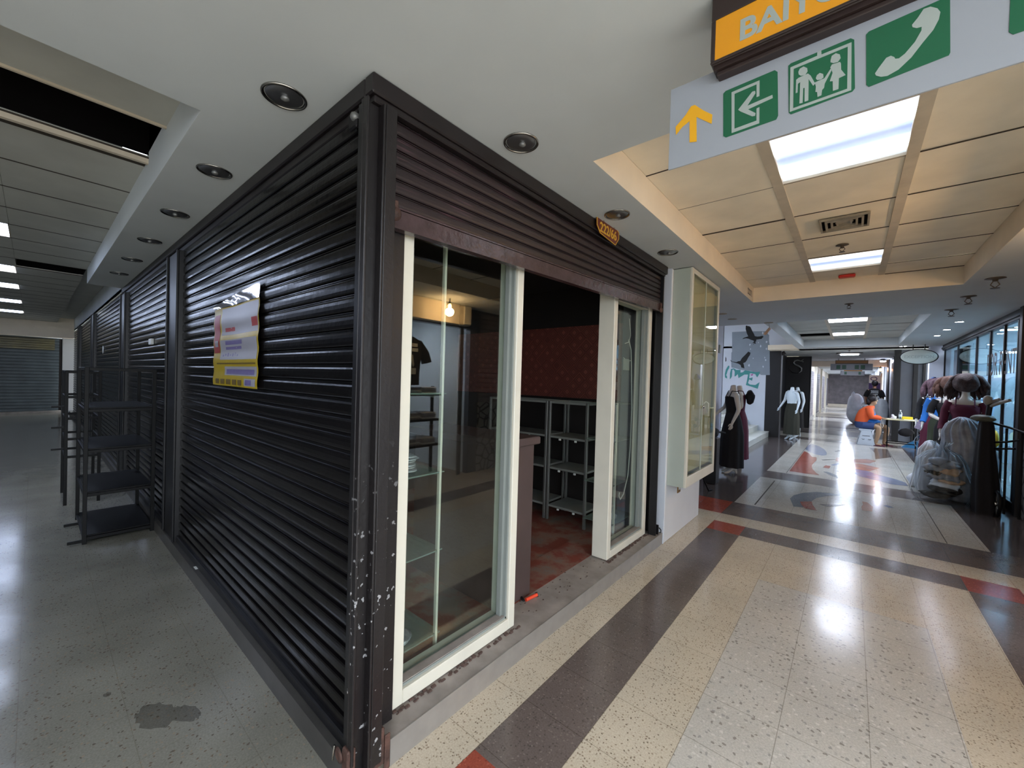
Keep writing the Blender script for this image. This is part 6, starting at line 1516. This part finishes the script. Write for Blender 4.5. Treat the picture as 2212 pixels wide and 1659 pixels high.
# --- seated woman in profile
t = thing('person', 'person in orange jacket and blue shorts seated on a patterned stool at the table', 'person', (0.33, 15.2, 0))
nd = {'pelvis': ((0.33, 15.22, 0.56), (0.165, 0.14)), 'waist': ((0.31, 15.22, 0.72), (0.15, 0.13)), 'chest': ((0.36, 15.22, 0.92), (0.165, 0.13)), 'neck0': ((0.44, 15.22, 1.08), 0.065), 'neck1': ((0.475, 15.22, 1.13), 0.055),
      'head0': ((0.50, 15.22, 1.19), (0.075, 0.075)), 'head1': ((0.505, 15.22, 1.26), (0.088, 0.085)), 'head2': ((0.49, 15.22, 1.33), (0.07, 0.075)), 'nose': ((0.59, 15.22, 1.225), 0.013), 'chin': ((0.555, 15.22, 1.15), 0.03)}
ed = [('pelvis', 'waist'), ('waist', 'chest'), ('chest', 'neck0'), ('neck0', 'neck1'), ('neck1', 'head0'), ('head0', 'head1'), ('head1', 'head2'), ('head1', 'nose'), ('head0', 'chin')]
for s_, q in ((-1, 'n'), (1, 'f')):
    y = 15.22+s_*0.20
    nd[q+'sh'] = ((0.40, y*1.0-s_*0.02, 1.02), 0.068); nd[q+'el'] = ((0.45, y+s_*0.03, 0.80), 0.052); nd[q+'w'] = ((0.66, y-s_*0.04, 0.765), 0.032)
    ed += [('chest', q+'sh'), (q+'sh', q+'el'), (q+'el', q+'w')]
    hand_nodes(nd, ed, nd[q+'w'][0], s_, (0, 1, 0), (1, 0, 0.06), 0.85, q)
    kx = 0.62 if s_ < 0 else 0.80
    nd[q+'hip'] = ((0.38, 15.22+s_*0.10, 0.55), 0.105); nd[q+'kn'] = ((kx, 15.22+s_*0.16, 0.52), 0.075); nd[q+'cf'] = ((kx-0.01, 15.22+s_*0.16, 0.34), 0.062); nd[q+'an'] = ((kx-0.05, 15.22+s_*0.16, 0.09), 0.038); nd[q+'hl'] = ((kx-0.06, 15.22+s_*0.16, 0.045), 0.032); nd[q+'to'] = ((kx+0.07, 15.22+s_*0.16, 0.035), (0.04, 0.022))
    ed += [('pelvis', q+'hip'), (q+'hip', q+'kn'), (q+'kn', q+'cf'), (q+'cf', q+'an'), (q+'an', q+'hl'), (q+'hl', q+'to')]
for k_ in nd: nd[k_] = ((nd[k_][0][0]-0.33, nd[k_][0][1]-15.2, nd[k_][0][2]), nd[k_][1])
skin_body('body', nd, ed, 'skin_leg', t)
k = MB(); k.loft([(0.30, 15.22, 0.56, 0.185, 0.20), (0.285, 15.22, 0.68, 0.18, 0.195), (0.31, 15.22, 0.82, 0.175, 0.19), (0.35, 15.22, 0.95, 0.165, 0.19), (0.40, 15.22, 1.04, 0.125, 0.15), (0.445, 15.22, 1.10, 0.075, 0.08)], 28, fold=0.02); k.build('jacket', ['c_orange'], t)
for s_ in (-1, 1):
    y = 15.22+s_*0.20
    k = MB(); k.tube([(0.40, y-s_*0.03, 1.03), (0.43, y+s_*0.02, 0.90), (0.46, y+s_*0.035, 0.795), (0.56, y, 0.785), (0.65, y-s_*0.035, 0.768)], [0.085, 0.078, 0.072, 0.06, 0.048], 14); k.build('sleeve', ['c_orange'], t)
k = MB(); k.prism([(0.44, 0.80), (0.50, 0.82), (0.53, 0.90), (0.52, 1.0), (0.48, 1.06), (0.44, 1.02)], 'XZ', 15.045, 15.06); k.build('grey_stripe', ['c_grey'], t)
k = MB(); k.loft([(0.475, 15.22, 0.66, 0.06, 0.13), (0.50, 15.22, 0.80, 0.06, 0.13), (0.485, 15.22, 0.94, 0.05, 0.11)], 20); k.build('blue_shirt', ['c_blue'], t)
k = MB(); k.blob((0.50, 15.16, 0.67), (0.14, 0.13, 0.06), 2, 0.1, 18, 10); k.build('blue_lap_cloth', ['c_blue'], t)
k = MB(); k.loft([(0.30, 15.22, 0.46, 0.16, 0.19), (0.30, 15.22, 0.52, 0.20, 0.21), (0.29, 15.22, 0.64, 0.19, 0.20)], 24)
for s_ in (-1, 1): k.tube([(0.30, 15.22+s_*0.10, 0.55), (0.42, 15.22+s_*0.12, 0.55), (0.53, 15.22+s_*0.145, 0.535)], [0.13, 0.115, 0.10], 16)
k.build('shorts', ['c_navy'], t)
k = MB(); k.blob((0.475, 15.22, 1.30), (0.105, 0.10, 0.095), 1, 0.05, 22, 12); k.blob((0.40, 15.22, 1.23), (0.06, 0.065, 0.07), 2, 0.08, 14, 8); k.blob((0.47, 15.22, 1.40), (0.07, 0.06, 0.05), 3, 0.1, 14, 8); k.build('hair', ['hair'], t)
k = MB()
for s_, kx in ((-1, 0.62), (1, 0.80)): k.bbox((kx-0.10, 15.22+s_*0.16-0.045, 0.0), (kx+0.14, 15.22+s_*0.16+0.045, 0.022), 0.008)
k.build('sandals', ['c_wine'], t)
t = thing('stool', 'white folding step stool with dark smiling-face pattern under the seated person', 'stool', (0.36, 15.2, 0))
k = MB(); k.bbox((0.20, 15.02, 0.40), (0.50, 15.40, 0.445), 0.01); k.build('seat', ['stool_white'], t)
for y in (15.02, 15.38):
    k = MB(); k.add([(0.24, y, 0.40), (0.46, y, 0.40), (0.56, y, 0.0), (0.16, y, 0.0), (0.24, y+0.02, 0.40), (0.46, y+0.02, 0.40), (0.56, y+0.02, 0.0), (0.16, y+0.02, 0.0)], [(0, 1, 2, 3), (7, 6, 5, 4), (0, 4, 5, 1), (1, 5, 6, 2), (2, 6, 7, 3), (3, 7, 4, 0)]); pn = k.build('side_panel', ['stool_white'], t)
    if y < 15.1:
        k = MB()
        for a in range(11): k.bbox((0.165+0.0072*a-0.006, y-0.003, 0.02+0.034*a), (0.165+0.0072*a+0.014, y-0.001, 0.036+0.034*a), 0.001)
        k.tube([(0.27, y-0.004, 0.17), (0.30, y-0.004, 0.155), (0.33, y-0.004, 0.17)], 0.005, 6); k.tube([(0.41, y-0.004, 0.17), (0.44, y-0.004, 0.155), (0.47, y-0.004, 0.17)], 0.005, 6); k.bbox((0.28, y-0.004, 0.25), (0.44, y-0.001, 0.262), 0.001)
        k.build('face_pattern', ['rack_black'], t)

# --- standing person seen from behind
t = thing('person', 'person standing with their back turned in a black T-shirt with white writing', 'person', (0.74, 22.3, 0))
t.scale = (1.06, 1.06, 1.06)
nd = {'pelvis': ((0, 0, 0.95), (0.155, 0.11)), 'waist': ((0, 0, 1.12), (0.145, 0.10)), 'chest': ((0, 0, 1.35), (0.18, 0.11)), 'neck0': ((0, 0, 1.50), 0.065), 'neck1': ((0, 0.01, 1.56), 0.055), 'head0': ((0, 0.02, 1.64), (0.075, 0.08)), 'head1': ((0, 0.015, 1.70), (0.078, 0.09)), 'head2': ((0, 0.01, 1.76), (0.06, 0.07)), 'nose': ((0, 0.115, 1.67), 0.012)}
ed = [('pelvis', 'waist'), ('waist', 'chest'), ('chest', 'neck0'), ('neck0', 'neck1'), ('neck1', 'head0'), ('head0', 'head1'), ('head1', 'head2'), ('head1', 'nose')]
for s_, q in ((-1, 'l'), (1, 'r')):
    nd[q+'sh'] = ((s_*0.19, 0, 1.44), 0.065); nd[q+'el'] = ((s_*0.25, 0.02, 1.17), 0.046); nd[q+'w'] = ((s_*0.23, 0.12, 0.95), 0.03); ed += [('chest', q+'sh'), (q+'sh', q+'el'), (q+'el', q+'w')]
    hand_nodes(nd, ed, nd[q+'w'][0], s_, (0, 1, 0), (0, 0.3, -1), 0.95, q)
    nd[q+'ear'] = ((s_*0.085, 0.02, 1.675), 0.014); ed.append(('head1', q+'ear'))
    nd[q+'hip'] = ((s_*0.09, 0, 0.87), 0.10); nd[q+'kn'] = ((s_*0.10, 0.01, 0.50), 0.062); nd[q+'cf'] = ((s_*0.10, -0.01, 0.34), 0.055); nd[q+'an'] = ((s_*0.10, -0.01, 0.09), 0.038); nd[q+'to'] = ((s_*0.11, 0.14, 0.035), (0.04, 0.025)); ed += [('pelvis', q+'hip'), (q+'hip', q+'kn'), (q+'kn', q+'cf'), (q+'cf', q+'an'), (q+'an', q+'to')]
skin_body('body', nd, ed, 'skin', t)
MB().loft([(0, 0, 0.88, 0.205, 0.145), (0, 0, 1.05, 0.195, 0.14), (0, 0, 1.22, 0.20, 0.145), (0, 0, 1.38, 0.205, 0.15), (0, 0, 1.46, 0.185, 0.12), (0, 0, 1.52, 0.09, 0.08)], 30, fold=0.02).build('t_shirt', ['c_black'], t, local=True)
for s_ in (-1, 1): MB().tube([(s_*0.15, 0, 1.43), (s_*0.215, 0.01, 1.33), (s_*0.25, 0.02, 1.19)], [0.085, 0.078, 0.082], 14).build('sleeve', ['c_black'], t, local=True)
for i, (z, wd) in enumerate(((1.42, 0.22), (1.385, 0.20), (1.35, 0.22), (1.30, 0.19), (1.27, 0.18), (1.19, 0.24), (1.16, 0.22), (1.13, 0.16))):
    x = -wd/2; rr = random.Random(i); k = MB()
    while x < wd/2:
        l = rr.uniform(0.02, 0.05); k.bbox((x, -0.158, z-0.011), (min(x+l, wd/2), -0.140, z+0.011), 0.001); x += l+0.008
    k.build('writing_line', ['c_print'], t, local=True)
for s_ in (-1, 1): MB().tube([(s_*0.09, 0, 0.93), (s_*0.10, 0.01, 0.5), (s_*0.10, 0, 0.10)], [0.12, 0.085, 0.07], 14).build('trouser_leg', ['c_black'], t, local=True)
MB().blob((0, 0.0, 1.72), (0.10, 0.11, 0.115), 2, 0.05, 22, 12).build('hair', ['hair'], t, local=True)

# --- big white bags
for (x, y, z, r, m_, lab) in ((0.18, 24.0, 0.66, (0.30, 0.28, 0.68), 'bag_blue', 'big white and blue plastic sack behind the seated person, left one'), (0.86, 20.2, 0.60, (0.24, 0.22, 0.62), 'bag_white', 'white plastic sack seen right of the seated person'), (0.48, 21.3, 0.46, (0.20, 0.2, 0.48), 'bag_white', 'white plastic sack behind the standing person')):
    t = thing('plastic_sack', lab, 'sack', (x, y, 0))
    MB().blob((x, y, z), r, int(x*10)+3, 0.07, 26, 16, flat=0.05).build('body', [m_], t)
    MB().tube([(x-0.1, y, z+r[2]*0.92), (x-0.12, y, z+r[2]*1.05), (x-0.06, y, z+r[2]*1.12)], [0.08, 0.03, 0.05], 12).build('knot', [m_], t)

# --- heap of clear bags with goods
def sack(parent, m_, c, H, R, lean=(0, 0), seed=0, name='skin', neck=0.24, closed=False):
    """gathered bag: sagging belly, creased shoulders, pinched neck and frilled mouth"""
    prof = [(0.0, 0.80, 0.03), (0.03, 0.95, 0.03), (0.15, 1.06, 0.03), (0.35, 1.0, 0.04), (0.52, 0.93, 0.055), (0.68, 0.78, 0.08), (0.79, 0.56, 0.12), (0.86, neck, 0.16), (0.90, neck*0.9, 0.16), (0.94, neck*1.15, 0.22), (0.98, neck*1.3, 0.30)]
    if closed: prof = prof[:5]+[(0.70, 0.86, 0.05), (0.82, 0.74, 0.07), (0.91, 0.55, 0.09), (0.97, 0.33, 0.12), (1.0, 0.10, 0.14)]
    rs = []
    for j, (h, r, fd) in enumerate(prof):
        w_ = 0.03*math.sin(j*1.9+seed)
        rs.append((c[0]+lean[0]*h*h+w_*R, c[1]+lean[1]*h*h-w_*R, c[2]+H*h, R*r*(1+0.04*math.sin(j*2.3+seed)), R*r*(1+0.05*math.cos(j*1.7+seed)), fd))
    return MB().loft(rs, 72, folds=15, seed=seed, caps=closed).build(name, [m_], parent)
t = thing('plastic_sack', 'large clear plastic sack of mixed goods on the floor, nearest of the heap', 'sack', (1.02, 8.30, 0))
sack(t, 'clear_plastic', (1.02, 8.30, 0.0), 0.86, 0.30, (-0.02, 0.0), 2)
rr = random.Random(11)
for i in range(15):
    z = 0.09+0.034*i; q = rr.uniform(0, 6.28); d = rr.uniform(0.0, 0.085)
    MB().blob((1.02+d*math.cos(q), 8.30+d*math.sin(q), z), (rr.uniform(0.11, 0.155), rr.uniform(0.11, 0.155), rr.uniform(0.04, 0.075)), 40+i, 0.12, 22, 10, freq=rr.choice([3, 4, 5])).build('goods', [rr.choice(['c_cream', 'bag_mixed', 'c_olive', 'bag_grey', 'bag_white', 'c_black', 'c_grey'])], t)
t = thing('plastic_sack', 'tall whitish translucent sack standing behind the clear sack in the heap', 'sack', (1.32, 8.62, 0))
sack(t, 'bag_grey', (1.32, 8.62, 0.0), 1.20, 0.29, (-0.10, -0.10), 5, 'body', closed=True)
t = thing('plastic_sack', 'small white knotted sack sitting at the left of the heap behind the clear sack', 'sack', (0.96, 8.86, 0))
sack(t, 'bag_white', (0.98, 8.90, 0.0), 0.80, 0.17, (-0.02, -0.02), 7, 'body', closed=True)
o = MB().blob((0.86, 9.25, 0.11), (0.10, 0.10, 0.11), 13, 0.15, 16, 10).build('white_shoe_bag', ['bag_white']); tag(o, 'small crumpled white bag on the floor behind the heap', 'bag')
t = thing('fan', 'round standing fan with pale wire guard beside the mannequins', 'fan', (1.42, 13.2, 0))
k = MB()
for r_ in (0.20, 0.13, 0.06): k.tube([(1.36+r_*math.cos(2*PI*q/32), 13.2, 0.38+r_*math.sin(2*PI*q/32)) for q in range(33)], 0.006, 6, caps=False)
for q in range(12): k.tube([(1.36, 13.19, 0.38), (1.36+0.2*math.cos(2*PI*q/12), 13.2, 0.38+0.2*math.sin(2*PI*q/12))], 0.003, 5)
k.build('guard', ['c_grey'], t)
MB().lathe([(0.05, -0.04), (0.06, 0.0), (0.05, 0.10), (0.02, 0.12)], (1.36, 13.22, 0.38), 'Y', 18).build('motor', ['c_grey'], t)
k = MB()
for q in range(3):
    a = 2*PI*q/3; k.add([(1.36+0.03*math.cos(a), 13.21, 0.38+0.03*math.sin(a)), (1.36+0.17*math.cos(a-0.35), 13.225, 0.38+0.17*math.sin(a-0.35)), (1.36+0.18*math.cos(a+0.35), 13.19, 0.38+0.18*math.sin(a+0.35)), (1.36+0.05*math.cos(a+0.9), 13.20, 0.38+0.05*math.sin(a+0.9))], [(0, 1, 2, 3)])
k.build('blade', ['plastic_blue'], t)
MB().tube([(1.36, 13.25, 0.38), (1.36, 13.25, 0.03)], 0.015, 10).build('stem', ['c_grey'], t); MB().lathe([(0.15, 0), (0.15, 0.015), (0.03, 0.03)], (1.36, 13.25, 0), n=24).build('base', ['c_grey'], t)
t = thing('tote_bag', 'lilac patterned tote bag hanging between table and mannequins', 'bag', (1.42, 14.3, 0.7))
k = MB(); k.add([(1.25, 14.3, 0.62), (1.46, 14.3, 0.55), (1.52, 14.3, 0.76), (1.33, 14.3, 0.84), (1.25, 14.36, 0.62), (1.46, 14.36, 0.55), (1.52, 14.36, 0.76), (1.33, 14.36, 0.84)], [(0, 1, 2, 3), (7, 6, 5, 4), (0, 4, 5, 1), (1, 5, 6, 2), (2, 6, 7, 3), (3, 7, 4, 0)]); k.build('body', ['c_lilac'], t)
k = MB(); k.tube([(1.36, 14.33, 0.83), (1.42, 14.33, 0.93), (1.50, 14.33, 0.90), (1.50, 14.33, 0.77)], 0.008, 8); k.build('handle', ['c_lilac'], t)
k = MB(); k.bbox((1.40, 14.4, 0.0), (1.62, 14.62, 0.54), 0.02); o = k.build('dark_crate', ['rack_black']); tag(o, 'dark crate standing between the table and the mannequins', 'crate')

# --- covered machine with grips and black rails, right edge
t = thing('exercise_machine', 'dark draped machine with two grey grips and black side rails at the right edge', 'machine', (1.38, 8.05, 0))
k = MB(); k.loft([(1.38, 7.98, 0.0, 0.12, 0.17), (1.37, 8.0, 0.4, 0.115, 0.15), (1.36, 8.0, 0.8, 0.085, 0.11), (1.36, 8.0, 1.10, 0.07, 0.09), (1.36, 8.0, 1.18, 0.06, 0.08)], 48, fold=0.09, folds=7); k.build('black_cover', ['c_black'], t)
M['olive_pad'] = mat('olive_pad', (86, 84, 66), 0.6, noise=0.2, nscale=12)
k = MB(); k.blob((1.33, 7.98, 1.22), (0.11, 0.13, 0.045), 3, 0.06, 24, 12); k.build('pad', ['olive_pad'], t)
k = MB(); k.tube([(1.37, 7.98, 1.25), (1.38, 7.96, 1.42)], 0.028, 12); k.build('stem', ['dark_metal'], t)
k = MB(); k.blob((1.36, 7.96, 1.46), (0.045, 0.045, 0.06), 4, 0.05, 18, 12); k.build('dial_head', ['mannequin_grey'], t)
for a, b in (((1.36, 8.02, 1.40), (1.44, 7.88, 1.475)), ((1.38, 7.96, 1.38), (1.50, 7.75, 1.47))):
    k = MB(); k.tube([a, tuple((a[i]+b[i])/2+(0.008 if i == 2 else 0) for i in range(3)), b], [0.018, 0.022, 0.018], 12); k.build('grip', ['mannequin_grey'], t)
k = MB(); k.tube([(1.40, 7.97, 1.17), (1.52, 7.80, 1.13), (1.60, 7.62, 1.09), (1.62, 7.50, 1.08)], 0.014, 10); k.tube([(1.42, 7.95, 0.92), (1.50, 7.80, 0.95), (1.58, 7.66, 1.0), (1.58, 7.60, 1.07)], 0.013, 10); k.tube([(1.42, 7.95, 0.84), (1.55, 7.72, 0.88)], 0.012, 10); k.tube([(1.50, 7.82, 1.12), (1.50, 7.80, 0.05)], 0.012, 10); k.tube([(1.58, 7.62, 1.08), (1.58, 7.60, 0.05)], 0.012, 10); k.build('side_rail', ['rack_black'], t)
R = [(1.44+0.0, 7.80+0.15*math.cos(2*PI*q/32), 0.165+0.15*math.sin(2*PI*q/32)) for q in range(33)]
MB().tube(R, 0.018, 10, caps=False).build('wheel_rim', ['rack_black'], t); MB().lathe([(0.03, -0.02), (0.035, 0), (0.03, 0.02)], (1.44, 7.80, 0.165), 'X', 16).build('wheel_hub', ['chrome'], t)
k = MB()
for q in range(8): k.tube([(1.44, 7.80, 0.165), (1.44, 7.80+0.14*math.cos(PI*q/4), 0.165+0.14*math.sin(PI*q/4))], 0.003, 5)
k.build('wheel_spokes', ['chrome'], t)
for (x, y, z, r_, m_, lab) in ((1.56, 8.75, 0.62, (0.05, 0.12, 0.14), 'c_cream', 'beige bundle behind the black rails'), (1.58, 8.85, 0.90, (0.05, 0.12, 0.12), 'yellow_box', 'small yellow bag behind the black rails'), (1.57, 8.8, 0.34, (0.05, 0.1, 0.10), 'bag_white', 'small white bag low behind the black rails')):
    o = MB().blob((x, y, z), r_, 7, 0.1, 18, 10).build('small_bundle', [m_]); tag(o, lab, 'bundle')
k = MB(); k.bbox((1.52, 8.62, 0.0), (1.62, 9.05, 0.235), 0.01); k.bbox((1.52, 8.62, 0.445), (1.62, 9.05, 0.475), 0.005); k.bbox((1.52, 8.62, 0.755), (1.62, 9.05, 0.775), 0.005)
for y in (8.625, 9.04): k.bbox((1.525, y-0.006, 0.235), (1.54, y+0.006, 0.775), 0.001); k.bbox((1.60, y-0.006, 0.235), (1.615, y+0.006, 0.775), 0.001)
o = k.build('goods_stand', ['rack_black']); tag(o, 'low black stand holding small bundles behind the machine rails', 'stand')
